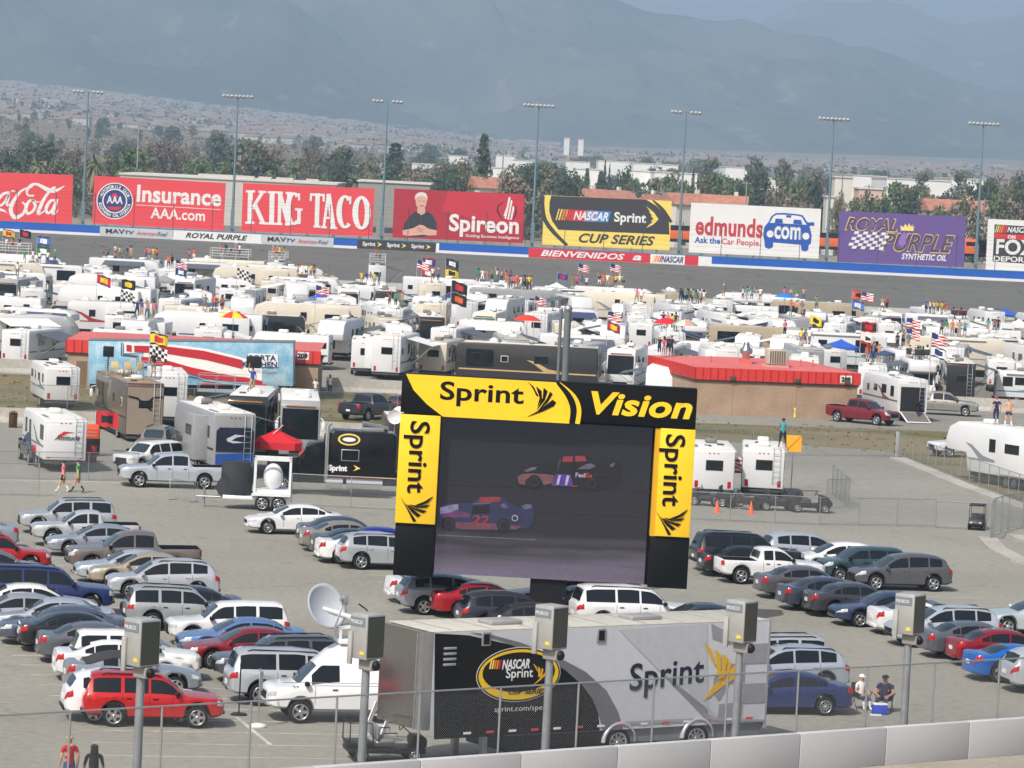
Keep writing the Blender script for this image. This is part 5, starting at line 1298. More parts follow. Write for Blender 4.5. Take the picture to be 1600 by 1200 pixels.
RV_DEFS = [  # key, kind, length, height, colour, stripe, a/c units, slide, awning, dome, words
 ('t1','trailer',8.2,3.1,'white','grey',1,False,2,False,'white travel trailer'), ('t2','trailer',7.0,3.0,'white','blue',1,True,1,False,'white travel trailer with pale awning out'),
 ('t3','trailer',9.0,3.2,'cream','brown',2,False,3,False,'cream travel trailer with tan awning'), ('t4','trailer',6.2,2.9,'white','teal',1,False,0,True,'short white trailer with roof dome'),
 ('f1','fifth',10.2,3.75,'white','blue',1,True,1,False,'tall white fifth wheel with slide out'), ('f2','fifth',9.4,3.7,'white','gold',2,False,2,False,'white fifth wheel with grey awning'), ('f3','fifth',10.8,3.8,'cream','grey',2,True,0,True,'cream fifth wheel with roof dome'),
 ('c1','coach',10.2,3.5,'white','teal',2,False,0,False,'white bus shaped motorhome'), ('c2','coach',11.4,3.6,'tan','brown',2,True,3,True,'tan bus shaped motorhome with awning'), ('c3','coach',9.6,3.4,'cream','gold',2,False,0,False,'cream bus shaped motorhome'), ('c4','coach',12.0,3.7,'dark','gold',2,False,2,True,'dark bus shaped motorhome'), ('c5','coach',11.0,3.6,'grey','black',2,True,0,True,'grey bus shaped motorhome'),
 ('m1','cabover',8.4,3.3,'white','blue',1,False,2,False,'white cab over motorhome'), ('m2','cabover',7.6,3.2,'cream','brown',1,False,1,False,'cream cab over motorhome with awning'), ('m3','cabover',8.8,3.3,'white','red',1,True,0,True,'white cab over motorhome with slide out'), ('m4','cabover',7.2,3.1,'white','grey',1,False,4,False,'white cab over motorhome with blue awning')]
RVN = {'trailer':'travel_trailer','fifth':'fifth_wheel_trailer','coach':'motorhome','cabover':'motorhome'}
RVWORDS = {}
USED = set()
for i, d in enumerate(RV_DEFS):
    t = rv_make(d[1], d[2], d[3], d[4], d[5], d[6], d[7], d[8], d[9], seed=40+i, roof=i % 3)
    t.name = RVN[d[1]]; RVT[d[0]] = (t, d, tree_of(t)); RVWORDS[d[0]] = d[10]
def rv(key, x, y, yaw, label, group='campers on the infield', z=0.0):
    t, d, tr = RVT[key]
    if key in USED: t = copy_tree(tr)
    USED.add(key)
    t.location = (x, y, z); t.rotation_euler = (0, 0, R_(yaw)); tag(t, label, {'trailer':'travel trailer','fifth':'fifth wheel','coach':'motorhome','cabover':'motorhome'}[d[1]], group)
    return t
# ------------------------------------------------------------ the parked cars, one line each
WH, SI, GY, DG, BK, NV, RD, BL, BE = (220,221,221), (176,180,186), (118,120,124), (74,76,80), (22,22,25), (30,40,72), (170,20,28), (44,84,160), (176,164,140)
F, Rr = 193, 13                    # nose to the left / nose to the right
for a in [
 # left lot, right hand column from the far end
 ('suv', SI, F, ('L',27,'T',777), 'small silver suv with roof rails, farthest car of the left lot', dict(style=1)),
 ('small_pickup', (198,199,200), F, ('L',45,'T',795), 'light silver crew cab pickup with black bed in the left lot', {}),
 ('sedan', (150,156,166), F, ('L',69,'T',817), 'blue grey silver sedan between the silver pickup and the brown pickup', dict(style=1)),
 ('pickup', (120,110,104), F, ('L',100,'T',827), 'brown grey crew cab pickup truck with red tail light', {}),
 ('sedan', (178,186,198), F, ('L',113,'T',856), 'pale silver sedan half hidden between brown pickup and beige sedan', {}),
 ('sedan', BE, F, ('L',133,'T',861), 'beige gold sedan beside the silver crossover', dict(style=1)),
 ('crossover', (184,188,194), F, ('L',162,'T',870), 'silver crossover with chrome mirrors and long side windows, left lot', dict(style=1)),
 ('sedan', (30,36,48), F, ('R',383,'T',913), 'dark navy sedan hidden behind the silver off road suv', {}),
 ('suv', (168,172,174), Rr, ('L',190,'T',912), 'silver off road suv with flared arches, tail to the left', dict(style=2)),
 ('suv', WH, F, ('L',256,'T',936), 'white suv with clear windows behind the blue sedan', dict(top='norails')),
 ('sedan', (98,128,180), F, ('L',272,'T',962), 'light blue sedan between the white suv and the red sedan', {}),
 ('sedan', (140,20,32), F, ('L',281,'T',977), 'dark red sedan with bright alloy wheels', dict(style=2)),
 ('suv', (84,88,92), F, ('L',328,'T',989), 'square grey suv behind the silver luxury suv', {}),
 ('long_suv', (186,190,196), Rr, ('L',347,'T',1009), 'silver luxury suv with tall red tail lights beside the white van', dict(bumper='chrome')),
 # left lot, left hand column
 ('sedan', (150,158,170), F, ('R',30,'T',803), 'silver sedan cut by the left edge above the red suv', {}),
 ('suv', (186,24,26), Rr, ('R',81,'T',829), 'red suv cut by the left edge of the photo', {}),
 ('sedan', (112,118,126), Rr, ('R',84,'T',855), 'grey sedan under the red suv at the left edge', {}),
 ('long_suv', (26,40,92), Rr, ('R',180,'T',880), 'navy blue suv with roof rails, nose to the right', {}),
 ('sedan', (226,226,222), Rr, ('R',156,'T',909), 'white sedan directly in front of the navy suv', {}),
 ('sedan', (160,164,170), F, ('R',126,'T',924), 'silver sedan peeping out behind the pale silver sedan, left edge', {}),
 ('sedan', (176,184,194), F, ('L',-22,'T',931), 'pale silver sedan with dark boot, between white and dark sedans', {}),
 ('sedan', (84,92,110), F, ('L',-6,'T',943), 'slate blue sedan with bright headlights beside the black sedan', {}),
 ('sedan', (16,18,24), Rr, ('L',25,'T',953), 'black sedan with tall slim red tail light', {}),
 ('sedan', (100,104,110), Rr, ('L',54,'T',969), 'grey sedan with red tail lights beside the black sedan', {}),
 ('suv', (232,232,226), Rr, ('L',104,'T',981), 'white suv seen mostly as a roof behind the white sedan', dict(top='norails')),
 ('sedan', WH, Rr, ('L',80,'T',995), 'clean white sedan with red tail lights, behind the floodlight post', {}),
 ('coupe', (140,146,154), Rr, ('L',97,'T',1016), 'silver convertible with black fabric roof behind the red boxy suv', dict(top='soft')),
 ('crossover', (230,232,234), Rr, ('L',93,'T',1042), 'white crossover mostly hidden behind the red boxy suv', dict(top='norails')),
 ('suv', (196,22,20), Rr-2, ('L',123,'B',1139), 'bright red boxy suv nearest the fence, left lot', dict(style=0)),
 # middle rows
 ('sedan', WH, F, ('L',380,'T',786), 'white sedan first in the middle row, facing left', dict(style=2)),
 ('sedan', (52,58,68), Rr, ('L',461,'T',805), 'dark grey sedan second in the middle row', {}),
 ('sedan', (146,140,130), Rr, ('L',466,'T',812), 'tan grey sedan third in the middle row', {}),
 ('coupe', (26,28,34), Rr, ('L',483,'T',824), 'black coupe tucked behind the white sedan with spoiler', {}),
 ('coupe', (232,232,232), Rr, ('L',490,'T',831), 'white coupe with red tail light beside the blue car', {}),
 ('hatch', (28,36,150), F, ('L',500,'B',877), 'bright blue hatchback peeping out behind the silver crossover', {}),
 ('crossover', (180,184,190), Rr, ('L',522,'B',893), 'silver crossover with big chrome wheels left of the big screen', dict(style=0)),
 ('sedan', (228,228,228), Rr, ('L',599,'T',886), 'white sedan tail peeping out under the left end of the screen', {}),
 ('crossover', (150,156,164), Rr, ('L',615,'T',893), 'silver wagon between white and black cars under the screen', dict(top='norails')),
 ('coupe', (28,30,38), Rr, ('L',650,'T',901), 'black coupe between the silver wagon and red sedan', {}),
 ('sedan', (172,22,34), Rr, ('L',667,'T',907), 'shiny red sedan under the big screen', {}),
 ('crossover', (36,42,54), Rr, ('L',708,'T',921), 'dark blue black crossover in front of the red sedan', dict(top='norails')),
 ('hatch', (34,38,46), Rr, ('L',759,'T',939), 'dark hatchback roof just above the race trailer', {}),
 ('sedan', (150,50,48), F, ('L',786,'T',900), 'dull red sedan deep in shade behind the screen column', {}),
 ('sedan', (40,48,62), F, ('L',806,'T',913), 'dark sedan beside the screen column', {}),
 ('long_suv', WH, Rr, ('L',886,'T',911), 'long white suv right of the screen column', {}),
 ('sedan', (34,50,66), F, ('L',990,'T',940), 'dark teal sedan roof beyond the race trailer', {}),
 # right lot
 ('long_suv', (24,25,30), Rr, ('L',1075,'T',829), 'long black suv beside the right end of the screen', dict(trim=1)),
 ('sedan', (20,22,28), Rr, ('L',1087,'T',850), 'black sedan between black suv and white pickup', {}),
 ('crossover', (182,186,194), Rr, ('L',1182,'T',829), 'silver crossover farthest back in the right lot', dict(top='norails')),
 ('hatch', (234,234,232), F, ('L',1235,'T',845), 'white hatchback facing left behind the white pickup', {}),
 ('boxy', (56,78,84), F, ('L',1272,'T',852), 'teal grey boxy hatchback in the right lot', dict(style=1)),
 ('crossover', (92,92,96), F, ('L',1322,'B',925), 'dark grey crossover facing left at the end of its row', dict(style=0, top='norails')),
 ('small_pickup', WH, Rr, ('L',1113,'T',852), 'white small pickup truck with black fender flares', dict(bumper='chrome')),
 ('sedan', (96,92,96), Rr, ('L',1175,'T',882), 'brown grey sedan nearest the white pickup, tail to the left', {}),
 ('sedan', (50,56,72), Rr, ('L',1210,'T',899), 'slate blue sedan between two grey sedans, right lot', {}),
 ('sedan', (66,66,70), Rr, ('L',1251,'T',908), 'charcoal sedan with bright red tail lights, right lot', {}),
 ('sedan', (40,48,80), F, ('L',1291,'T',922), 'navy sedan facing left with bright alloy wheels', dict(style=0)),
 ('coupe', WH, Rr, ('L',1352,'T',937), 'white coupe behind a floodlight post, tail to the left', {}),
 ('crossover', (186,192,200), F, ('L',1378,'T',943), 'silver suv facing left behind the right floodlight post', {}),
 ('coupe', (196,206,208), F, ('L',1521,'T',936), 'pale silver round coupe at the right edge', {}),
 ('sedan', (94,98,106), Rr, ('L',1430,'T',968), 'grey sedan between the silver suv and red sedan', {}),
 ('sedan', (146,14,26), Rr, ('L',1475,'T',980), 'deep red sedan at the right edge', {}),
 ('coupe', (20,104,196), Rr, ('L',1501,'T',1004), 'bright blue sports coupe beside the deep red sedan', {}),
 ('coupe', (58,62,68), Rr, ('L',1545,'T',1008), 'dark grey coupe between blue coupe and silver crossover', {}),
 ('crossover', (188,194,200), Rr, ('L',1557,'T',1009), 'silver crossover nearest the fence at the right edge', dict(top='norails')),
 ('suv', (184,188,192), F, ('R',1300,'T',988), 'silver suv roof rack showing behind the race trailer', {}),
 ('crossover', (170,178,190), F, ('R',1329,'T',1004), 'silver suv with dark glass, behind the dark blue sedan', {}),
 ('sedan', (30,42,92), F, ('R',1334,'B',1119), 'dark blue sedan beside the couple on folding chairs', dict(style=2)),
 # beyond the lot
 ('pickup', (188,194,202), F, ('L',182,'B',765), 'silver crew cab pickup towing nothing beside the motorhomes', dict(group='vehicles among the motorhomes', bumper='chrome')),
 ('pickup', (40,46,56), 62, ('L',528,'B',658), 'dark blue grey pickup parked on the grass, seen from behind', dict(group='vehicles among the motorhomes')),
 ('sedan', (120,36,40), 60, ('L',594,'B',650), 'dull red car on the grass left of the screen', dict(group='vehicles among the motorhomes')),
 ('pickup', (126,26,36), -38, ('L',1289,'B',665), 'dark red crew cab pickup at the corner of the brick building', dict(group='vehicles among the motorhomes', bumper='chrome')),
 ('pickup', (150,148,142), -6, ('R',1529,'B',651), 'tan grey crew cab pickup behind the open toy hauler', dict(group='vehicles among the motorhomes')),
 ('suv', WH, 232, ('L',174,'B',738), 'white suv facing the lot beside the silver pickup', dict(group='vehicles among the motorhomes', top='norails')),
 ('suv', (176,168,160), 75, ('L',584,'B',722), 'beige suv seen from behind, right of the black truck', dict(group='vehicles among the motorhomes')),
]:
    k = a[5]; car(a[0], a[1], a[2], a[3], a[4], **k)
# ------------------------------------------------------------ the big screen
def emis(c, k=1.0):
    m = bpy.data.materials.new('lit_screen'); m.use_nodes = True; b = m.node_tree.nodes['Principled BSDF']
    b.inputs['Base Color'].default_value = (.01,.01,.012,1); b.inputs['Roughness'].default_value = .5
    b.inputs['Emission Color'].default_value = (*lin(c), 1); b.inputs['Emission Strength'].default_value = k
    n = m.node_tree; tc = n.nodes.new('ShaderNodeTexCoord'); nz = n.nodes.new('ShaderNodeTexNoise'); nz.inputs['Scale'].default_value = 5; nz.inputs['Detail'].default_value = 6
    n.links.new(tc.outputs['Object'], nz.inputs['Vector']); hs = n.nodes.new('ShaderNodeHueSaturation'); hs.inputs['Color'].default_value = (*lin(c), 1)
    mr = n.nodes.new('ShaderNodeMapRange'); mr.inputs[1].default_value = .3; mr.inputs[2].default_value = .7; mr.inputs[3].default_value = .75; mr.inputs[4].default_value = 1.25
    n.links.new(nz.outputs['Fac'], mr.inputs[0]); n.links.new(mr.outputs[0], hs.inputs['Value']); n.links.new(hs.outputs[0], b.inputs['Emission Color'])
    return m
def screen_image(h):
    m = bpy.data.materials.new('led_picture'); m.use_nodes = True; n = m.node_tree; b = n.nodes['Principled BSDF']
    b.inputs['Base Color'].default_value = (.012,.012,.014,1); b.inputs['Roughness'].default_value = .8; b.inputs['Specular IOR Level'].default_value = .1; b.inputs['Emission Strength'].default_value = .50
    tc = n.nodes.new('ShaderNodeTexCoord'); sp = n.nodes.new('ShaderNodeSeparateXYZ'); n.links.new(tc.outputs['Object'], sp.inputs[0])
    mp = n.nodes.new('ShaderNodeMapping'); mp.inputs['Scale'].default_value = (.12, 1, 1.1); mp.inputs['Rotation'].default_value = (0, .03, 0)
    n.links.new(tc.outputs['Object'], mp.inputs[0])
    nz = n.nodes.new('ShaderNodeTexNoise'); nz.inputs['Scale'].default_value = 1.2; nz.inputs['Detail'].default_value = 4; n.links.new(mp.outputs[0], nz.inputs['Vector'])
    ma = n.nodes.new('ShaderNodeMath'); ma.operation = 'MULTIPLY_ADD'; ma.inputs[1].default_value = 2.0; n.links.new(nz.outputs['Fac'], ma.inputs[0]); n.links.new(sp.outputs['Z'], ma.inputs[2])
    mr = n.nodes.new('ShaderNodeMapRange'); mr.inputs[1].default_value = .9; mr.inputs[2].default_value = h + .6; n.links.new(ma.outputs[0], mr.inputs[0])
    r = n.nodes.new('ShaderNodeValToRGB'); e = r.color_ramp.elements
    e[0].position = 0; e[0].color = (.40,.33,.48,1); e[1].position = 1; e[1].color = (.052,.054,.066,1)
    for p, c in ((.12,(.30,.25,.33,1)), (.24,(.085,.078,.09,1)), (.30,(.14,.125,.15,1)), (.38,(.06,.056,.066,1)), (.6,(.058,.055,.066,1))):
        q = e.new(p); q.color = c
    n.links.new(mr.outputs[0], r.inputs[0])
    fine = n.nodes.new('ShaderNodeTexNoise'); fine.inputs['Scale'].default_value = 26; fine.inputs['Detail'].default_value = 2; n.links.new(tc.outputs['Object'], fine.inputs['Vector'])
    fr = n.nodes.new('ShaderNodeMapRange'); fr.inputs[1].default_value = .3; fr.inputs[2].default_value = .7; fr.inputs[3].default_value = .8; fr.inputs[4].default_value = 1.2; n.links.new(fine.outputs['Fac'], fr.inputs[0])
    hs = n.nodes.new('ShaderNodeHueSaturation'); n.links.new(r.outputs[0], hs.inputs['Color']); n.links.new(fr.outputs[0], hs.inputs['Value']); n.links.new(hs.outputs[0], b.inputs['Emission Color'])
    return m
def vinyl(c): 
    return rgb(*c, rough=.42, var=.04, scale=1.5, bump=.25, name='banner_vinyl')
YEL_B = vinyl((255,206,34)); BLK_B = mat((.004,.004,.0045), rough=.5, spec=.15, var=.1, name='banner_vinyl')
def build_screen():
    Y = 153.0
    b = Board((617,893), (1073,918), (635,583), Y); b.k = b.w/456.7
    base = b.o + b.ux*.5; base.z = 0
    root = thing('video_screen', 'huge black and yellow outdoor video screen on a column, reading Sprint Vision', 'screen', base); b.root = root
    b.Mr = Matrix.Translation(-base) @ b.M
    P = lambda x, y: (600 + x/3.2, 570 + y/3.2)
    W_, H_ = b.w, b.h; D = .75                          # banners stand D in front of the LED wall
    def boxp(name, m, quad, y0, y1, bev=.02):
        L = b.L([P(*q) for q in quad]); xs = [p[0] for p in L]; zs = [p[1] for p in L]
        return b.put(MB().box((xs[0]+xs[3])/2, (xs[1]+xs[2])/2, y0, y1, (zs[2]+zs[3])/2, (zs[0]+zs[1])/2, bev=bev).mesh(name, m), name)
    b.put(MB().box(.02, W_-.02, .02, 1.1, .02, H_-.02, bev=.03).mesh('cabinet', mat((.005,.005,.006), rough=.7, spec=.1)), 'cabinet')
    led = boxp('led_wall', screen_image(H_*.74), [(288,258),(1345,315),(1300,1100),(255,1040)], -.03, .02, 0)
    boxp('top_hood', BLK_B, [(98,40),(1565,112),(1552,302),(90,238)], -D, .1)
    for q in ([(60,785),(262,795),(243,1050),(48,1045)], [(1330,850),(1525,858),(1510,1112),(1312,1104)]): boxp('lower_panel', BLK_B, q, -D+.1, .05)
    for q in ([(88,240),(288,250),(260,790),(60,780)], [(1378,312),(1553,318),(1525,853),(1353,848)]): boxp('side_banner', YEL_B, q, -D-.02, .05)
    boxp('inner_return', vinyl((210,160,20)), [(1352,312),(1380,312),(1356,848),(1330,848)], -D+.12, .05, 0)  # darker yellow strip, the shade of the banner's side put into its colour
    b.y = -D - .035; b.step = .03
    q = lambda l: [P(*p) for p in l]
    b.poly('banner_field', YEL_B, [q([(118,40),(860,82),(920,150),(950,215),(948,288),(300,252),(220,190),(155,120)])], 1)
    b.ribbon('arc', BLK_B, [[(*P(160,42),6),(*P(175,95),9),(*P(215,160),10),(*P(270,215),8),(*P(305,252),5)], [(*P(870,84),5),(*P(925,150),9),(*P(948,215),10),(*P(940,288),9)]], 1.3)
    b.ribbon('arc', YEL_B, [[(*P(878,84),3),(*P(945,150),8),(*P(972,215),9),(*P(966,288),8)]], 1.2)
    b.text('Sprint', BLK_B, *P(283,196), 130, 38, .02, 0, 1.3)
    def wingset(pts, name='emblem', m=BLK_B): b.poly(name, m, [q(p) for p in pts], 1.3)
    wingset([[(722,78),(752,105),(775,150),(765,152),(748,115)], [(762,100),(790,125),(792,165),(768,205),(780,160)], [(800,108),(820,125),(806,170),(765,220),(795,160)], [(832,128),(845,140),(820,180),(765,232),(815,165)], [(862,182),(850,200),(790,228),(720,252),(775,222),(845,168)]])
    b.text('Vision', YEL_B, *P(1030,240), 158, 36, .03, .22, 1.3)
    for ox, oy in ((0,0), (1270,66)):
        s = 1 if ox == 0 else .98
        W2 = lambda l: q([(ox + x*s, oy + y) for x, y in l])
        me = text_mesh('Sprint', 1, .01, .015); xs = [v.co.x for v in me.vertices]; zs = [v.co.z for v in me.vertices]
        x0, z0 = b.loc(*P(ox + 135*s, oy + 272)); L, Hh = 112*b.k, 40*b.k
        for v in me.vertices:
            a, c = (v.co.x-min(xs))/(max(xs)-min(xs))*L, (v.co.z-min(zs))/(max(zs)-min(zs))*Hh
            v.co = (x0 + c - 8*b.k - (a/L)*0.0, b.y*1.0 - .012 - (.01 if v.co.y < 0 else -.01), z0 - a)
        me.materials.clear(); me.materials.append(BLK_B); b.put(me, 'lettering')
        b.poly('emblem', BLK_B, [W2(p) for p in ([(85,648),(112,690),(165,770),(150,776),(118,710)], [(112,684),(140,708),(188,742),(170,752),(138,722)], [(122,690),(160,708),(215,720),(200,732),(150,712)], [(130,688),(180,698),(232,690),(215,704),(165,704)], [(160,692),(205,675),(248,648),(225,678),(185,695)])], 1.3)
    # seams
    b.put(MB().box(W_*.01, W_*.98, -D-.006, -D+.2, H_-.04, H_+.01).mesh('top_rail', BLK_B), 'top_rail')
    # picture on the LED wall: two racing cars, lit by the screen itself
    b.y = -.05; b.step = .03
    dk, wh, rd, bl, pu, orr, gl = emis((9,10,20),.6), emis((206,196,224),.8), emis((170,60,66),.7), emis((44,48,92),.7), emis((84,56,150),.8), emis((140,92,92),.7), emis((4,5,10),.5)
    hi, skn = emis((112,108,130),.7), emis((70,66,86),.7)
    def art(m, pts, lift): b.poly('picture_car', m, [q(pts)], lift)
    # upper car: dark body, striped nose, red roof
    art(dk, [(664,592),(662,566),(676,545),(700,520),(742,496),(800,487),(838,486),(862,474),(888,457),(930,450),(1002,450),(1028,462),(1062,488),(1110,494),(1138,484),(1186,482),(1190,520),(1188,560),(1172,598),(1140,614),(1060,618),(960,614),(820,610),(720,614),(690,610)], 1)
    art(orr, [(668,560),(690,545),(740,541),(800,545),(852,552),(860,566),(850,588),(800,600),(780,560),(740,552),(712,572),(706,600),(676,592)], 1.5)
    art(hi, [(700,528),(735,512),(770,508),(758,522),(716,536)], 1.5); art(hi, [(968,520),(1010,496),(1040,492),(1062,506),(1030,520)], 1.5); art(skn, [(870,480),(888,462),(884,500),(868,532)], 1.5)
    art(gl, [(880,494),(958,490),(956,530),(872,536)], 1.6); art(rd, [(897,457),(1004,453),(1014,480),(892,486)], 1.6); art(dk, [(944,456),(956,456),(958,482),(946,483)], 2); art(hi, [(1128,500),(1150,488),(1158,492),(1140,512)], 1.6)
    art(pu, [(850,562),(862,545),(936,548),(946,606),(838,604)], 1.5); art(rd, [(938,604),(970,602),(966,608),(938,610)], 1.7)
    # lower car: blue with red numbers, cut by the screen's left edge
    art(bl, [(282,818),(282,700),(340,692),(384,692),(440,690),(472,668),(500,658),(560,656),(600,664),(640,694),(678,712),(706,702),(742,706),(752,742),(748,782),(730,812),(650,824),(560,828),(400,826)], 1)
    art(emis((150,144,180),.7), [(282,714),(330,700),(372,694),(374,722),(330,738),(282,744)], 1.5); art(emis((120,60,110),.7), [(282,744),(374,730),(430,742),(430,760),(300,764)], 1.5)
    art(gl, [(448,704),(530,700),(528,738),(440,744)], 1.6); art(rd, [(482,660),(586,660),(578,684),(474,688)], 1.6); art(hi, [(448,690),(532,688),(532,694),(446,697)], 2); art(hi, [(582,700),(604,690),(622,712),(600,716)], 1.6)
    art(emis((130,70,86),.7), [(360,786),(540,792),(690,806),(660,822),(400,822),(362,812)], 1.5); art(hi, [(690,704),(712,694),(742,700),(736,716),(704,722)], 1.6)
    for cx, cy, m in ((752,582,dk), (1038,592,dk), (322,792,dk), (598,800,dk)): b.disc('picture_wheel', [(10.5, gl), (8, emis((58,46,56),.6)), (5.5, gl)], *P(cx, cy), 1.9)
    b.text('11', wh, *P(862,598), 20, 15.5, .03, .15, 2.6); b.text('Fed', wh, *P(958,560), 15, 7, .02, 0, 2); b.text('Ex', emis((220,90,40),.8), *P(1008,561), 11, 7, .02, 0, 2); b.text('express', skn, *P(1046,560), 18, 5, .01, 0, 2)
    b.text('22', rd, *P(436,796), 27, 15, .03, .15, 2); b.disc('picture_seal', [(6.5, skn), (4.8, wh), (3.6, bl)], *P(655,765), 1.8)
    for y0 in (348, 372, 596, 720): b.poly('picture_line', emis((50,48,60),.6), [q([(286,y0-4),(1338,y0+34),(1338,y0+37),(286,y0-1)])], .8)
    b.poly('picture_line', emis((120,116,140),.7), [q([(270,848),(760,872),(760,876),(270,853)])], .8)
    # column
    x0, x1 = b.loc(829, 905)[0], b.loc(886, 905)[0]
    z = -b.o.z - .0
    b.put(MB().box(x0, x1, .15, 1.3, z, .05).mesh('column', BLACK), 'column')
    b.put(MB().box(x0-.5, x1+.5, -.1, 1.5, z, z+.25, bev=.03).mesh('footing', conc_m), 'footing')
    # two slim posts behind the frame
    for px, r in ((878,.07),(889,.15)):
        p = A(px, 483, 160); t = thing('antenna_mast', ('thin' if r < .1 else 'thicker') + ' grey mast of the pair rising behind the big screen', 'mast', (p.x, 160, 0), 0, 'masts behind the screen')
        MB().tube([(0,0,0),(-.03,0,p.z)], r, 8).build('pole', rgb(110,116,120, rough=.6), t); MB().sphere((-.03,0,p.z), r*1.25, 0, None, 8, 6).build('top_cap', STEEL, t)
build_screen()
# ------------------------------------------------------------ race trailer, dish van, fence, near wall
def build_trailer():
    Ht = 4.35
    a, c = G(664, 987, Ht), G(1203, 968, Ht)
    ux = Vector((c.x-a.x, c.y-a.y, 0)); L = ux.length; ux.normalize(); yaw = math.atan2(ux.y, ux.x)
    print('TRAILER', L, math.degrees(yaw), a, c)
    t = thing('race_trailer', 'long race transporter trailer, black front and silver checkered rear, Sprint lettering', 'trailer', (a.x, a.y, 0), yaw)
    # local: x along the near side, y into the depth
    Wd, zb = 2.6, .95
    gry = rgb(202,205,211, rough=.35, var=.03, coat=.3); blk = mat((.006,.006,.007), rough=.25, var=.05, spec=.3, name='gloss_black'); lg = rgb(188,190,196, rough=.35, coat=.3); mg = rgb(112,112,116, rough=.4)
    mb = MB(); mb.prism([(.35,1.25),(.35,Ht-.05),(L,Ht-.05),(L,zb),(3.2,zb),(3.2,1.25)], 0, Wd, 0, axis='y'); mb.build('body', gry, t)
    MB().box(.3, L, .02, Wd-.02, Ht-.05, Ht, bev=.02).build('roof', rgb(190,186,174, rough=.6, var=.1), t)
    mb = MB()
    for k in range(9): mb.box(1+k*1.5, 1.06+k*1.5, .1, Wd-.1, Ht, Ht+.012)
    mb.build('roof_seam', GREY, t)
    for x in (3, 8.5): MB().box(x, x+1.2, .8, 1.6, Ht, Ht+.14, bev=.03).build('roof_hatch', rgb(150,150,150), t)
    # mirror polished nose with rounded near corner
    n = 8; cur = [(.35*(1-math.sin(PI/2*i/n)), .35*(1-math.cos(PI/2*i/n))) for i in range(n+1)]
    MB().grid([[(x, y, z) for x, y in cur] for z in (1.25, Ht-.02)], 0).build('corner_post', mat((.45,.46,.48), rough=.25, metal=.9), t)
    nose = mat((.30,.29,.28), rough=.12, metal=.85, var=.08, scale=.8, bump=.05, name='polished_steel')
    MB().box(-.0, .03, .35, Wd-.05, 1.25, Ht-.03).build('nose_panel', nose, t)
    MB().box(-.03, .0, .36, .40, 1.3, Ht-.1).build('nose_trim', STEEL, t)
    # graphics on the near side
    f = lambda px, py: _side(px, py)
    org = Vector((a.x, a.y, 0)); nrm = Vector((math.sin(yaw), -math.cos(yaw), 0))
    def _side(px, py):
        d = ray(px, py); o = Vector((0,0,HC)); s = (org - o).dot(nrm)/d.dot(nrm); p = o + d*s - org
        return p.dot(ux), p.z
    def face(name, m, polys, lift=.01):
        mb = MB()
        for p in polys: mb.prism([(max(.36, min(L-.01, x)), max(zb+.01, min(Ht-.06, z))) for x, z in [f(*q) for q in p]], -lift-.003, -lift+.003, 0, axis='y')
        return mb.build(name, m, t)
    k = lambda l: [(700 + x/3.077, 900 + y/3.077) for x, y in l]
    face('black_panel', blk, [[(676,985)] + k([(100,285),(300,330),(480,400),(600,470),(680,560),(720,650),(728,740),(725,800)]) + [(640,1190),(676,1190)]], .012)
    face('grey_sweep', mg, [k([(100,270),(200,280),(350,320),(520,385),(660,460),(760,550),(815,650),(835,720),(838,790),(738,800),(733,700),(700,600),(640,520),(560,450),(440,385),(300,325),(200,295)])], .018)
    face('silver_wedge', lg, [k([(820,258),(1245,225),(1250,700),(1330,790),(1000,440)])], .012)
    ch = []
    for i, (x0, x1) in enumerate(((1350,1440),(1440,1550))):
        for r in range(5):
            if (r + i) % 2 == 0:
                y0 = 235 + 95*r; ch.append(k([(x0 - 12*r, y0), (x1 - (6*r if i == 0 else 0), y0 - 8), (x1 - (8*r if i == 0 else 0), y0 + 86), (x0 - 12*r - 10, y0 + 92)]))
    ch += [k([(1265,215),(1345,270),(1355,330),(1270,300)]), k([(1280,470),(1350,520),(1300,600),(1270,560)]), k([(1225,650),(1300,690),(1290,780),(1250,780)])]
    face('checker', rgb(150,151,157, rough=.4), ch, .016)
    face('lower_rail', rgb(160,162,168, rough=.4), [k([(838,700),(1260,680),(1520,690),(1520,705),(1260,694),(838,716)])], .024)
    M = Matrix()
    def lett(s, m, px0, py0, px1, py1, hpx, yo=-.045, **kk):
        x0, z0 = f(px0, py0); x1, z1 = f(px1, py1); hh = hpx/48.5
        me = text_mesh(s, 1, .004, space=1.02, **kk); xs = [v.co.x for v in me.vertices]; zs = [v.co.z for v in me.vertices]
        for v in me.vertices:
            u = (v.co.x-min(xs))/(max(xs)-min(xs)); v.co = (x0 + (x1-x0)*u, yo + (-.004 if v.co.y < 0 else .004), z0 + (z1-z0)*u + (v.co.z-min(zs))/(max(zs)-min(zs))*hh)
        me.materials.clear(); me.materials.append(m); return link('lettering', me, t)
    ink = rgb(30,36,54, rough=.4)
    lett('Sprint', ink, 982, 1093, 1098, 1079, 56, yo=-.022, bold=.012)
    ye = rgb(226,176,30, rough=.4); yb = rgb(240,196,24, rough=.4)
    face('wing_emblem', ye, [k(p) for p in ([(1230,320),(1262,350),(1295,440),(1275,420)], [(1280,350),(1310,380),(1310,470),(1288,480),(1295,420)], [(1318,375),(1345,395),(1325,480),(1295,500),(1318,440)], [(1345,405),(1362,420),(1340,490),(1300,515),(1340,450)], [(1378,430),(1378,490),(1320,530),(1225,600),(1270,530),(1300,505)])], .03)
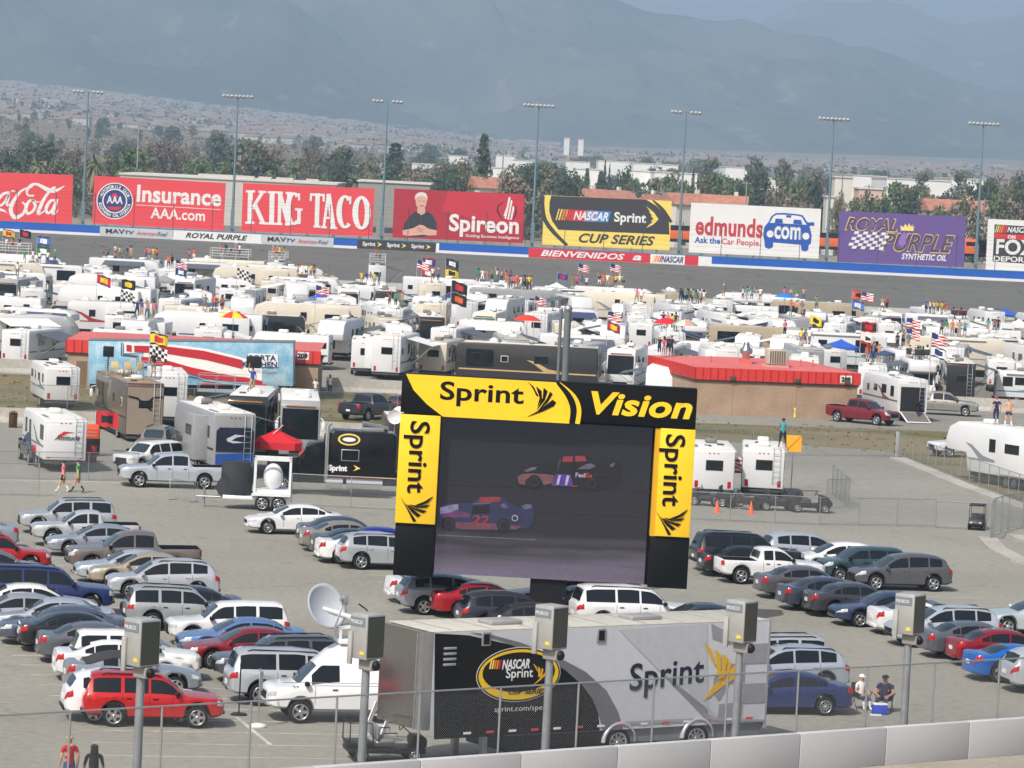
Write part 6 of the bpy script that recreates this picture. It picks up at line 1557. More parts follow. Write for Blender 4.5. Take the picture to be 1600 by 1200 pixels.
    def ell(rx, ry, m, lf, name, cx=338, cz=473, n=40):
        x, z = f(*k([(cx, cz)])[0]); q = []
        for i in range(n): q.append((x + rx*math.cos(2*PI*i/n), z + ry*math.sin(2*PI*i/n)))
        MB().prism(q, -lf-.003, -lf+.003, 0, axis='y').build(name, m, t)
    sx = (f(*k([(540,473)])[0])[0] - f(*k([(136,473)])[0])[0])/2
    ell(sx, .87, WHITE, .02, 'emblem_edge'); ell(sx*.985, .85, BLACK, .026, 'emblem_edge'); ell(sx*.95, .80, yb, .032, 'emblem_ring'); ell(sx*.86, .63, BLACK, .038, 'emblem_core', 338, 461) 
    lett('NASCAR', WHITE, 783, 1046, 826, 1044, 15, bold=.03, shear=.25); lett('Sprint', WHITE, 789, 1064, 831, 1062, 19, bold=.01); lett('CUP SERIES', BLACK, 793, 1085, 852, 1083, 8, bold=.02, shear=.25); lett('sprint.com/speed', rgb(190,190,190), 771, 1115, 858, 1111, 11)
    for i, m in enumerate((YEL_S, YEL_S, ORG_S, ORG_S, NRED_S)):
        px = 763 + i*3.6; face('colour_bar', m, [[(px,1045),(px+2.2,1045),(px+5.2,1031),(px+3,1031)]], .046)
    face('wing_emblem', ye, [k(p) for p in ([(405,420),(420,432),(432,462),(424,455)], [(430,432),(440,445),(440,480),(430,485)], [(448,440),(455,450),(446,485),(436,492)], [(465,460),(465,475),(440,500),(400,528),(440,490)])], .046)
    # marker lights, vents, boxes, wheels
    for i in range(14):
        x = 1.6 + i*(L-2.4)/13; MB().box(x, x+.28, -.03, 0, zb+.12, zb+.19).build('reflector', rgb(214,60,56) if i % 2 else WHITE, t)
    for px, py in ((735,285),(182,303)):
        x, z = f(*k([(px, py)])[0]); o = MB().box(x-.17, x+.17, -.05, 0, z-.22, z+.22, bev=.02).build('vent_frame', STEEL, t); MB().box(x-.11, x+.11, -.06, -.04, z-.16, z+.16).build('vent_hole', BLACK, o)
    for i in range(4): MB().box(.72, 1.2, -.03, 0, 3.25+.17*i, 3.33+.17*i, bev=.01).build('louvre', GREY, t)
    MB().box(3.4, L*.52, .08, Wd-.08, .38, zb).build('belly_box', BLACK, t); MB().box(L*.52, L-.1, .10, Wd-.1, .5, zb).build('chassis', rgb(120,122,126), t)
    MB().box(2.6, 2.8, .4, .6, 0, 1.2).build('landing_leg', STEEL, t); MB().box(2.6, 2.8, Wd-.6, Wd-.4, 0, 1.2).build('landing_leg', STEEL, t)
    for px in (968, 1090):
        x = f(px, 1150)[0]
        for sd in (0, 1):
            ty, rm = wheel_mesh(.5, 2); o = link('wheel', ty, t, (x, .16 if sd == 0 else Wd-.16, .5), (0,0,0 if sd == 0 else PI)); link('rim', rm, o)
        nn = 12; MB().grid([[(x + r*math.cos(PI*i/nn), y, .55 + r*math.sin(PI*i/nn)) for i in range(nn+1)] for r, y in ((.58,-.035),(.66,-.04),(.66,.1))], 0).build('fender', rgb(200,202,206, rough=.3, metal=.4), t)
    MB().box(L-.03, L+.05, -.03, Wd+.03, .75, Ht).build('rear_frame', rgb(150,152,158, rough=.4), t)
    return t, f
TRAILER, TSIDE = build_trailer()

def build_van():
    t = car('van', (232,233,234), 194, ('L',404,'B',1133), 'white high roof broadcast van with a satellite dish on its roof', group=None, style=0, bumper='chrome')
    # local: +x is the nose
    lid = MB(); lid.box(-1.5, .55, -.55, .55, 2.62, 2.78, bev=.03).build('roof_rack', WHITE, t)
    fr = MB()
    for x in (.0, .5):
        for y in (-.4, .4): fr.box(x-.04, x+.04, y-.04, y+.04, 2.78, 3.12)
    fr.box(-.08, .58, -.46, .46, 3.12, 3.2, bev=.02); fr.box(-.75, -.1, -.35, .35, 2.78, 3.0, bev=.03)
    fr.build('mount_frame', WHITE, t)
    MB().tube([(-.35,0,3.0),(-.35,0,3.45)], .17, 14).build('turntable', WHITE, t)
    # parabolic reflector, tilted up to the left of the photo
    inv = Matrix.Rotation(-t.rotation_euler.z, 4, 'Z') @ Matrix.Translation(-t.location)
    dc = inv @ A(505, 950, t.location.y - .3)
    D = Matrix.Translation(dc) @ (Matrix.Rotation(-t.rotation_euler.z, 3, 'Z') @ Vector((.62,-.66,.42))).to_track_quat('Z', 'Y').to_matrix().to_4x4()
    rows = [[(r*.80*math.cos(2*PI*k/32), r*.80*math.sin(2*PI*k/32), .24*r*r + o) for k in range(32)] for r, o in ([(i/7+.001, 0) for i in range(8)] + [(1.0,-.06)] + [(i/7+.001, -.05) for i in range(7,-1,-1)])]
    dm = MB().grid(rows, 0, True, D, closed=True); dm.build('dish', rgb(186,190,196, rough=.6, var=.03), t)
    arm = MB(); c = D @ Vector((0,0,-.03)); e = D @ Vector((.1,-.78,.2)); fp = D @ Vector((.0,-.1,1.15))
    arm.tube([(-.35,.1,3.35), c], [.10,.07], 8); arm.tube([(-.35,-.1,3.4), c + Vector((-.1,-.3,-.2))], .05, 6); arm.tube([(-.05,-.35,3.25), e, fp], [.05,.045,.03], 8)
    arm.build('boom', WHITE, t)
    fd = MB(); fd.box(-.1,.1,-.1,.1,-.16,.16, 0, Matrix.Translation(fp), .02); fd.tube([fp + Vector((0,0,.05)), fp + Vector((.16,.12,.02))], .06, 10); fd.build('feed_horn', STEEL, t)
    MB().tube([(-.55,-.2,3.1),(-.75,-.25,3.4),(-.5,-.3,3.7),(-.2,-.2,3.9)], .025, 6).build('cable', BLACK, t)
    for z in (1.35,): MB().box(-2.9, 2.5, 1.005, 1.02, z+.02, z+.045).build('side_moulding', GREY, t)
    me = text_mesh('23', .22, .004)
    for v in me.vertices: v.co = (-v.co.x, -v.co.y, v.co.z)
    me.materials.clear(); me.materials.append(BLACK); link('lettering', me, t, (2.15, .985, 1.12))
    return t
build_van()

W0, W1 = G(480,1200,1.25), G(1600,1122,1.25)
wdir = (W1 - W0); wdir.z = 0; wdir.normalize(); WYAW = math.atan2(wdir.y, wdir.x); WN = Vector((-wdir.y, wdir.x, 0))
print('WALL', W0, W1, math.degrees(WYAW))
def build_wall_near():
    r = thing('concrete_wall', 'low grey concrete wall along the bottom edge, cut into jointed panels', 'wall', (W0.x, W0.y, 0), WYAW)
    cm = ground_mat('wall_concrete', (.475,.475,.485), (.505,.505,.51), .35, 9, grain=.035)
    s0 = -22
    for i in range(16):
        x = s0 + i*3.72
        MB().box(x+.012, x+3.70, 0, .28, -.1, 1.25, bev=.018).build('panel', cm, r)
    MB().box(s0, s0+59, .02, .26, -.1, 1.2).build('core', GREY, r)
    tl = G(1557, 1140, 0)
    pts = [W0 - wdir*40 - WN*.02, W0 + wdir*60 - WN*.02, W0 + wdir*60 - WN*40, W0 - wdir*40 - WN*40]
    sheet([(p.x, p.y) for p in pts], .012, 'pit_apron', ground_mat('pit_concrete', (.30,.27,.22), (.36,.32,.27), .3, 3))
build_wall_near()
def chain_mat(pitch=.055, wire=.085, col=(.34,.35,.36)):
    """woven wire: two families of diagonal wires, holes between them"""
    m = bpy.data.materials.new('chain_link'); m.use_nodes = True; n = m.node_tree; b = n.nodes['Principled BSDF']
    b.inputs['Base Color'].default_value = (*col, 1); b.inputs['Metallic'].default_value = .5; b.inputs['Roughness'].default_value = .5
    tc = n.nodes.new('ShaderNodeTexCoord'); sp = n.nodes.new('ShaderNodeSeparateXYZ'); n.links.new(tc.outputs['Object'], sp.inputs[0])
    outs = []
    for op in ('ADD', 'SUBTRACT'):
        a = n.nodes.new('ShaderNodeMath'); a.operation = op; n.links.new(sp.outputs['X'], a.inputs[0]); n.links.new(sp.outputs['Z'], a.inputs[1])
        d = n.nodes.new('ShaderNodeMath'); d.operation = 'DIVIDE'; d.inputs[1].default_value = pitch*1.414; n.links.new(a.outputs[0], d.inputs[0])
        f = n.nodes.new('ShaderNodeMath'); f.operation = 'FRACT'; n.links.new(d.outputs[0], f.inputs[0])
        l = n.nodes.new('ShaderNodeMath'); l.operation = 'LESS_THAN'; l.inputs[1].default_value = wire; n.links.new(f.outputs[0], l.inputs[0]); outs.append(l)
    mx = n.nodes.new('ShaderNodeMath'); mx.operation = 'MAXIMUM'; n.links.new(outs[0].outputs[0], mx.inputs[0]); n.links.new(outs[1].outputs[0], mx.inputs[1])
    n.links.new(mx.outputs[0], b.inputs['Alpha'])
    return m
CHAIN = chain_mat(.055, .048)
CHAIN2 = chain_mat(.06, .07, (.45,.46,.46))
def fence_run(name, label, pts, h, spacing, z0=0.0, mesh=CHAIN, post_r=.032, zb=0.0, bottom=True, top=True):
    """chain link fence along a line of ground points"""
    p0 = Vector(pts[0]); r = thing(name, label, 'fence', (p0.x, p0.y, 0))
    for a, c in zip(pts, pts[1:]):
        a, c = Vector((a[0], a[1], 0)), Vector((c[0], c[1], 0)); d = c - a; L = d.length; yaw = math.atan2(d.y, d.x)
        M = Matrix.Translation((a.x-p0.x, a.y-p0.y, 0)) @ Matrix.Rotation(yaw, 4, 'Z')
        n = max(1, round(L/spacing))
        for i in range(n+1): o = MB().tube([(0,0,zb),(0,0,h)], post_r, 8).build('post', STEEL, r); o.matrix_local = M @ Matrix.Translation((L*i/n, 0, 0))
        if top: o = MB().tube([(0,0,h),(L,0,h)], post_r*.8, 8).build('top_rail', STEEL, r); o.matrix_local = M
        if bottom: o = MB().tube([(0,0,zb+.12),(L,0,zb+.12)], post_r*.5, 6).build('bottom_rail', STEEL, r); o.matrix_local = M
        o = MB().box(0, L, .02, .024, zb+.1, h).build('wire_mesh', mesh, r); o.matrix_local = M
    return r
fs = W0 + WN*.5
fence_run('chain_link_fence', 'tall chain link fence running along the near concrete wall', [fs - wdir*13.6, fs + wdir*34], 3.2, 3.0, 0, CHAIN, .035, 0.0, False)
def floodlight_post(bx, pxc, pyt, pxp, label, rz):
    """square floodlight housing on a short steel post, maker's plate on its side"""
    d = W0 + WN*1.6; s = None
    dr = ray(pxp, 1150); n = Vector((WN.x, WN.y, 0)); tt = (d - Vector((0,0,HC))).dot(n)/dr.dot(n); p = Vector((0,0,HC)) + dr*tt
    top = A(pxc, pyt, p.y).z
    t = thing('floodlight_post', label, 'floodlight', (p.x, p.y, 0), R_(rz), 'square floodlights along the near fence')
    hz = top - 1.42
    MB().tube([(0,0,0),(0,0,hz+.1)], [.14,.12], 12).build('post', rgb(150,154,156, rough=.6, metal=.4, var=.15), t)
    MB().box(-.16,.4,-.17,.17,hz-.28,hz+.04, bev=.02).build('bracket', rgb(150,150,146, rough=.5), t)
    b = MB().box(-.37,.38,-.38,.34,hz+.06,hz+1.40, bev=.02).build('housing', rgb(176,176,172, rough=.45, metal=.3), t)
    MB().box(-.37,-.20,-.46,-.385,hz-.12,hz+.86, bev=.01).build('side_cover', rgb(170,170,166, rough=.5), t)
    MB().sphere((.42,.0,hz-.12), .14, 0, None, 10, 8, (1,1,1.1)).build('lamp_cap', BLACK, t)
    MB().box(.385,.40,-.34,.30,hz+.12,hz+1.34).build('lens', mat((.02,.03,.025), rough=.05, spec=.9), b)
    MB().box(.12,.3,-.395,-.38,hz+.2,hz+.3).build('warning_label', rgb(230,200,60), b)
    MB().box(-.35,.30,-.40,-.382,hz+1.04,hz+1.3).build('maker_plate', rgb(120,130,136), b)
    me = text_mesh('MUSCO', .15, .004); me.materials.clear(); me.materials.append(WHITE); link('lettering', me, b, (-.31,-.408,hz+1.11))
    return t
for a in ((0,224,965,216,'square floodlight on a post above the red boxy suv',-46), (0,575,957,567,'square floodlight on a post beside the satellite dish',-46), (0,862,944,853,'square floodlight on a post in front of the trailer emblem',-42), (0,1155,936,1149,'square floodlight on a post near the trailer rear',-40), (0,1418,926,1411,'square floodlight on a post nearest the right edge',-38)): floodlight_post(*a)
# ------------------------------------------------------------ people, chairs and small things near the fence
p = G(106, 1243); person((p.x, p.y, 0), 205, 'person in red shirt and pale cap at the bottom left corner', 'stand', 'red', 'denim', False, 'cap', 'tan', 1.78, girth=1.1, skin=0)
p = G(144, 1252); person((p.x, p.y, 0), 190, 'person in black top with long dark hair at the bottom left corner', 'stand', 'black', 'black', False, 'long', 'black', 1.68, girth=1.2, sleeve=False)
def folding_chair(x, y, rz, label, m):
    t = thing('folding_chair', label, 'chair', (x, y, 0), R_(rz), 'folding chairs by the dark blue sedan')
    MB().box(-.27,.27,-.25,.25,.43,.455, bev=.01).build('seat', m, t); MB().box(-.27,.27,.24,.27,.45,.95, bev=.01).build('backrest', m, t)
    for sx in (-1, 1):
        MB().tube([(sx*.28,-.28,0),(sx*.28,.25,.62)], .014, 6).build('leg', BLACK, t); MB().tube([(sx*.28,.30,0),(sx*.28,-.28,.62)], .014, 6).build('leg', BLACK, t)
        MB().box(sx*.31-.035, sx*.31+.035, -.28,.26,.62,.65, bev=.01).build('armrest', m, t)
for px, py, rz, ch, lb in ((1344,1108,25,'folding chair under the person in white shirt','person in white shirt, white cap and jeans sitting on a folding chair'), (1381,1112,-18,'folding chair under the person in navy shirt','large person in navy shirt and dark cap sitting on a folding chair')):
    p = G(px, py); folding_chair(p.x, p.y, rz, ch, CLOTH)
    if px < 1350: person((p.x, p.y, .02), rz, lb, 'sit', 'white', 'denim', False, 'cap', 'white', 1.72, girth=1.05, skin=0)
    else: person((p.x, p.y, .02), rz, lb, 'sit', 'navy', 'navy', False, 'cap', 'black', 1.8, girth=1.28, skin=1)
p = G(1374, 1116); t = thing('cooler', 'small blue cooler with white lid on the asphalt by the couple', 'cooler', (p.x, p.y, 0), R_(10)); MB().box(-.25,.25,-.16,.16,0,.34, bev=.02).build('body', rgb(40,70,190), t); MB().box(-.26,.26,-.17,.17,.34,.40, bev=.02).build('lid', WHITE, t)
p = G(1368, 1118); t = thing('tray', 'flat white tray lying left of the blue cooler', 'tray', (p.x, p.y, 0), R_(5)); MB().box(-.2,.2,-.12,.12,0,.05, bev=.015).build('base', WHITE, t); MB().box(-.16,.16,-.08,.08,.05,.055).build('liner', GREY, t)
def golf_cart():
    p = G(598, 1188); t = thing('golf_cart', 'open utility golf cart with grey seats and black tube frame beside the trailer nose', 'golf cart', (p.x, p.y, 0), R_(14))
    MB().box(-1.2,1.25,-.58,.58,.30,.46, bev=.03).build('floor', BLACK, t)
    for y in (-.29,.29): MB().box(-.25,.25,y-.26,y+.26,.62,.75, bev=.04).build('seat', rgb(120,122,126), t); MB().box(-.36,-.24,y-.26,y+.26,.72,1.16, bev=.04).build('backrest', rgb(120,122,126), t)
    MB().box(.85,1.3,-.55,.55,.46,.82, bev=.1).build('cowl', BLACK, t)
    MB().box(-1.2,-.4,-.56,.56,.5,.62, bev=.02).build('cargo_bed', BLACK, t)
    for y in (-.56,.56):
        MB().tube([(-1.2,y,.6),(-1.2,y,1.25),(-.5,y,1.25),(-.45,y,.6)], .025, 8).build('side_rail', BLACK, t)
        MB().tube([(-.3,y,.75),(-.1,y,.95),(.3,y,.95),(.3,y,.7)], .02, 8).build('arm_rail', BLACK, t)
    MB().tube([(-1.2,-.56,1.25),(-1.2,.56,1.25)], .025, 8).build('rear_rail', BLACK, t)
    s = MB(); s.tube([(1.0,.28,.75),(.62,.28,1.08)], .02, 8); s.tube([(.62 + .06*math.sin(2*PI*k/14), .28 + .19*math.cos(2*PI*k/14), 1.08 + .15*math.sin(2*PI*k/14)) for k in range(15)], .016, 6); s.build('steering_wheel', BLACK, t)
    for x in (-.8,.9):
        for y in (-.5,.5): ty, rm = wheel_mesh(.23, 1); o = link('wheel', ty, t, (x, y, .23), (0,0,0 if y < 0 else PI)); link('rim', rm, o)
golf_cart()
def steps():
    p = G(592, 1160); t = thing('folding_steps', 'white folding steps with open treads leaning at the trailer nose', 'steps', (p.x, p.y, 0), R_(62))
    for y in (-.32,.32): MB().prism([(-.75,0),(-.5,0),(.45,1.28),(.2,1.28)], y-.02, y+.02, 0, axis='y').build('side_rail', WHITE, t)
    for i in range(4): MB().box(-.42+.27*i,-.18+.27*i,-.31,.31,.26+.29*i,.29+.29*i).build('tread', rgb(200,200,200), t)
steps()
def sign_posts():
    p = G(403, 1136); t = thing('parking_sign', 'small parking sign seen edge on, white base, in front of the white van', 'sign', (p.x, p.y, 0), R_(78))
    MB().lathe([(.0,.0),(.32,.0),(.26,.1),(.06,.14),(.0,.14)], 20).build('base', WHITE, t); MB().tube([(0,0,.1),(0,0,1.95)], .025, 8).build('pole', STEEL, t); MB().box(-.22,.22,-.05,-.035,1.2,1.85, bev=.006).build('sign_plate', rgb(200,204,206), t)
    p = G(373, 1117); t = thing('marker_post', 'thin black marker post on a round foot behind the white van', 'post', (p.x, p.y, 0)); MB().lathe([(.0,.0),(.30,.0),(.24,.06),(.0,.07)], 20).build('foot', BLACK, t); MB().tube([(0,0,.05),(0,0,1.75)], .025, 8).build('pole', BLACK, t)
sign_posts()
# painted bay lines
def stripes():
    mb = MB(); wl = 0
    def line(a, c, w=.05):
        a, c = Vector((a.x,a.y,0)), Vector((c.x,c.y,0)); d = (c-a).normalized(); n = Vector((-d.y,d.x,0))*w
        mb.add([tuple(v + Vector((0,0,.008))) for v in (a-n, a+n, c+n, c-n)], [(0,1,2,3)])
    a0 = G(126,1141); a1 = G(20,1024); st = (a1 - a0)/7; dl = (G(400,1145.5) - a0).normalized()
    for i in range(-4, 24): line(a0 + st*i, a0 + st*i + dl*5.2)
    for i in range(-4, 24): line(a0 + st*i + dl*5.3, a0 + st*i + dl*10.3)
    b0 = G(1180,915) - dl*.3; b1 = G(1560,1068) - dl*.3; sb = (b1-b0)/11
    for i in range(-6, 16): line(b0 + sb*i, b0 + sb*i + dl*5.2); line(b0 + sb*i + dl*5.3, b0 + sb*i + dl*10.5)
    c0 = G(455,842); c1 = G(680,953); sc = (c1-c0)/11
    for i in range(-3, 13): line(c0 + sc*i, c0 + sc*i + dl*5.2)
    line(G(370,1121), G(425,1166), .07)
    tag(mb.build('lot_markings', rgb(196,194,184, rough=.8, var=.35, scale=1.2), fix=False), kind='structure')
stripes()
# ------------------------------------------------------------ rows of campers on the infield
crng = random.Random(77)
def rect(x, y, L, W, a):
    c, s = math.cos(R_(a)), math.sin(R_(a)); return [(x + u*c - v*s, y + u*s + v*c) for u, v in ((-L/2,-W/2),(L/2,-W/2),(L/2,W/2),(-L/2,W/2))]
def hit(p, q):
    for poly in (p, q):
        for i in range(4):
            ax, ay = poly[(i+1) % 4][1]-poly[i][1], poly[i][0]-poly[(i+1) % 4][0]
            a = [ax*x + ay*y for x, y in poly]; b = [ax*x + ay*y for x, y in (p if poly is q else q)]
            if max(a) < min(b) or max(b) < min(a): return False
    return True
TAKEN = []
def free(x, y, L, W, a):
    r = rect(x, y, L, W, a)
    if any(hit(r, t) for t in TAKEN): return False
    TAKEN.append(r); return True
CAMPS = []                        # (x, y, yaw, key, row)
def back_edge(x, y):              # the field is shallower on the right
    px = 800 + FPX*x/y
    return 512 - max(0, min(1, px/1600))*56
HAND = [('t1',52,572,75),('f1',618,590,82),('t3',690,588,80),('t1',570,584,92),('c1',978,606,262),('c4',822,606,176),('t2',1110,585,180),('c2',1190,566,184),('f2',1488,600,80),('t2',1560,610,85),('c4',1560,588,4),('f1',20,560,40)]
for key, px, py, yaw in HAND:
    p = G(px, py); d = RVT[key][1]
    TAKEN.append(rect(p.x, p.y, d[2]+.6, 3.0, yaw)); CAMPS.append((p.x, p.y, yaw, key, 0))
# groups of people: feet seen at px, py on a roof; (px, py, people, spread px, words, deck)
CROWD = [(20,391,3,30,'on the railed white deck at the far left',1),(62,412,5,60,'around the flags at the far left',0),(165,404,2,14,'left of the tight group at left',0),(192,404,5,30,'in the tight group under the left sponsor panel',0),(236,406,4,22,'on a roof below the left sponsor panel',0),(299,408,2,14,'on a roof below the ROYAL PURPLE wall panel',0),(360,400,5,36,'on the railed deck below the ROYAL PURPLE panel',1),(266,419,2,10,'beside the striped flag left of centre',0),
 (28,434,1,0,'alone on a roof near the left edge',0),(224,498,4,36,'on the roof above the mural trailer',0),(334,488,3,40,'on the roof beside the yellow parasol',0),(435,404,4,24,'on the tall scaffold deck',1),(478,434,5,32,'on the roof right of the tall scaffold deck',0),(590,408,2,12,'on the railed deck below the black Sprint panel',1),(578,446,5,34,'below the white railed deck',0),(618,481,3,28,'on a motorhome roof left of centre',0),(680,440,2,18,'between the two tall flag clusters',0),
 (772,441,8,58,'in the long row left of centre',0),(812,452,10,40,'in the dense crowd near the centre',0),(905,452,4,30,'on the roof below the white billboard corner',0),(955,449,7,44,'around the striped flag in the centre',0),(998,475,2,14,'beside the thin centre antenna',0),(1081,474,12,40,'in the biggest crowd, below the red wall panel',0),(1130,466,1,0,'alone on a roof with raised arm',0),(1174,471,5,34,'on the railed roof right of the biggest crowd',1),(1046,516,4,24,'under the red shade and parasol',0),(1040,556,4,24,'on the roof corner behind the brick building',0),
 (1240,470,4,40,'beside the bright blue parasol',0),(1244,494,3,26,'below the bright blue parasol',0),(1275,486,1,0,'alone right of the bright blue parasol',0),(1226,526,1,0,'alone above the right brick building',0),(1382,486,2,16,'standing apart beside the orange flag',0),(1462,491,6,36,'standing in the right hand roof group',0),(1498,497,4,22,'in the seated row on the right',0),(1410,546,4,30,'behind the state flag on the right',0),(1435,561,5,32,'in the low seated group on the right',0),(1488,526,5,44,'in front of the white awning on the right',0),(1552,521,3,22,'under the blue shade at the right edge',0),(1257,541,3,18,'on the roof below the yellow banner',0),(1364,566,3,26,'around the red chair behind the toy hauler',0)]
RF = {'trailer': 0, 'fifth': 0}
STAND = []
for i, (px, py, n, sp, wd, deck) in enumerate(CROWD):
    key = ('f1','c1','t1','f2','m4','m1','f3','t2','c5','m3')[i % 10]; d = RVT[key][1]; H = d[3] + .05 + (.45 if deck else 0)
    p = G(px, py, H); long_ = sp/FPX*p.y > 2.2
    yaw = (crng.choice((0,180)) if long_ else crng.choice((90,270))) + crng.uniform(-6, 6)
    if p.y < 322: key = 't1'
    ok = free(p.x, p.y, d[2]*.8, 2.6, yaw)
    off = Vector((math.cos(R_(yaw)), math.sin(R_(yaw)), 0)) * (d[2]*.05)
    CAMPS.append((p.x + off.x, p.y + off.y, yaw, key, -1)); TAKEN.append(rect(p.x, p.y, d[2]+.4, 2.8, yaw)); STAND.append((p, yaw, H, long_))
TENTS = [(500,500,42,'blue','round topped blue canopy left of centre'),(52,470,56,'white','white canopy tent with people under it near the left edge'),(1312,580,56,'blue','blue canopy behind the right end of the brick building'),(1391,528,40,'blue','blue canopy in the right hand camper rows'),(1568,520,42,'blue','bright blue canopy at the right edge'),(1345,560,76,'darkgreen','wide dark green canopy right of centre'),(868,478,36,'white','small white peaked tent in the centre'),(905,560,70,'white','wide white canopy behind the big screen'),(1000,522,34,'red','red canopy in the centre beside the crowd'),(1215,560,70,'tan','tan canopy behind the brick building roof'),(255,470,40,'grey','grey canopy shading a dark gap'),(20,510,44,'blue','blue canopy at the left edge'),(1590,540,40,'white','white canopy at the right edge'),(700,500,40,'darkblue','dark blue canopy in the middle rows')]
for px, py, wp, col, lb in TENTS:
    p = G(px, py, 0); TAKEN.append(rect(p.x, p.y, 3.6, 3.6, 0))
y = 325.0; row = 0
keys = [k for k in RVT]
weights = {'t1':7,'t2':6,'t3':1,'t4':5,'f1':7,'f2':6,'f3':2,'c1':5,'c2':1,'c3':2,'c4':2,'c5':3,'m1':6,'m2':2,'m3':5,'m4':4}
while y < 512:
    row += 1; hw = y*.148 + 6; x = -hw + crng.uniform(0, 5)
    while x < hw:
        k = crng.choices(keys, [weights[q] for q in keys])[0]; d = RVT[k][1]
        if crng.random() < .78: yaw = crng.choice((90, 270)) + crng.uniform(-14, 14); step = crng.uniform(3.6, 6.4)
        else: yaw = crng.choice((0, 180)) + crng.uniform(-12, 12); step = d[2] + crng.uniform(.6, 2.4)
        cx = x + step/2; cy = y + crng.uniform(-6.5, 6.5)
        if cy < back_edge(cx, cy) and free(cx, cy, d[2]+.3, 2.8, yaw): CAMPS.append((cx, cy, yaw, k, row)); x += step
        else: x += 1.1
    y += 20.0 + crng.uniform(0, 2.0)
byrow = {}
for c in sorted(CAMPS): byrow.setdefault(c[4], []).append(c)
n = 0
for rw, L in sorted(byrow.items()):
    for i, (x, y, yaw, k, _) in enumerate(L):
        if rw < 0: continue
        lab = f"{RVWORDS[k]}, {ORD[i+1] if i < 20 else 'last'} from the left in the {ORD[rw] if rw else 'foremost'} camper row"
        if len(lab.split()) > 16: lab = lab.replace('bus shaped ', '').replace(' with pale awning out', '').replace(' with roof dome', '').replace(' with tan awning', '')
        rv(k, x, y, yaw, lab); n += 1
for (p, yaw, H, lg), (x, y, yw, k, _), cr in zip(STAND, [c for c in CAMPS if c[4] == -1], CROWD):
    lab = RVWORDS[k].replace('bus shaped ', '').split(' with ')[0] + ' carrying the ' + ('people ' if cr[2] > 1 else 'person ') + cr[4]
    rv(k, x, y, yw, ' '.join(lab.split()[:16])); n += 1
print('campers', n)
# ------------------------------------------------------------ people on the roofs
SH = ['white','white','white','grey','black','red','blue','navy','teal','orange','tan','pink','green','skin','yellow']; LG = ['denim','denim','navy','black','khaki','grey','tan','white']
POS = ['stand','stand','hips','onearm','shade','fold','armsup','walk']
m_people = 0
deckm = rgb(225,225,225, rough=.5)
for (p, yaw, H, lg), (px, py, n_, sp, wd, deck) in zip(STAND, CROWD):
    seated = 'seated' in wd
    used = set()
    for j in range(n_):
        f = (j + .5)/n_ - .5 if n_ > 1 else 0
        dx = f*sp/FPX*p.y; v = crng.uniform(-.7, .7) if lg or n_ > 3 else crng.uniform(-.35, .35)
        dirx = Vector((math.cos(R_(yaw)), math.sin(R_(yaw)), 0)); dn = Vector((-dirx.y, dirx.x, 0))
        if lg: q = p + dirx*(dx if dirx.x > 0 else -dx) + dn*v*.8
        else: q = p + dn*max(-1.0, min(1.0, dx if dn.x > 0 else -dx)) + dirx*v*1.6
        for _ in range(12):
            a, b = crng.choice(SH), crng.choice(LG)
            if (a, b) not in used: break
        used.add((a, b)); sh = crng.random() < .4
        ps = 'sit' if seated else crng.choice(POS)
        top = 'bare chested person' if a == 'skin' else f'person in {a} shirt'
        bot = f'{b} shorts' if sh else ('jeans' if b == 'denim' else f'{b} trousers')
        lab = f'{top} and {bot} {wd}'
        if ps == 'sit':
            t = thing('folding_chair', f'folding chair under the {top} {wd}', 'chair', (q.x, q.y, H), R_(crng.uniform(140, 220)), 'folding chairs on the roofs'); MB().box(-.25,.25,-.24,.24,.40,.44,bev=.01).build('seat', CLOTH, t); MB().box(-.25,.25,.22,.26,.44,.9,bev=.01).build('backrest', CLOTH, t)
            for sx in (-.24,.24):
                for sy in (-.22,.22): MB().tube([(sx,sy,0),(sx,sy,.41)], .014, 5).build('leg', BLACK, t)
        person((q.x, q.y, H), crng.uniform(130, 230), lab, ps, a, b, sh, crng.choice(('hair','cap','cap','long')), None, crng.uniform(1.62, 1.86), 'people on the camper roofs', crng.uniform(1.0, 1.18)); m_people += 1
    if deck:
        t = thing('roof_deck', 'white railed viewing platform ' + wd.replace('on the railed ', 'of the ').replace('on the tall ', 'forming the tall ').replace('on the railed roof', 'on the roof'), 'viewing deck', (p.x, p.y, H-.45), R_(yaw))
        L2, W2 = max(2.2, sp/FPX*p.y*.6 + .8), 1.15
        MB().box(-L2,L2,-W2,W2,.36,.44).build('floor', rgb(170,170,165), t)
        for x in (-L2+.05, -L2/3, L2/3, L2-.05):
            for yy in (-W2+.05, W2-.05): MB().tube([(x,yy,0),(x,yy,1.45)], .03, 6).build('post', deckm, t)
        for z in (.75,1.1,1.45):
            for yy in (-W2+.05, W2-.05): MB().tube([(-L2,yy,z),(L2,yy,z)], .025, 6).build('rail', deckm, t)
            for x in (-L2+.05, L2-.05): MB().tube([(x,-W2,z),(x,W2,z)], .025, 6).build('rail', deckm, t)
print('people', m_people)
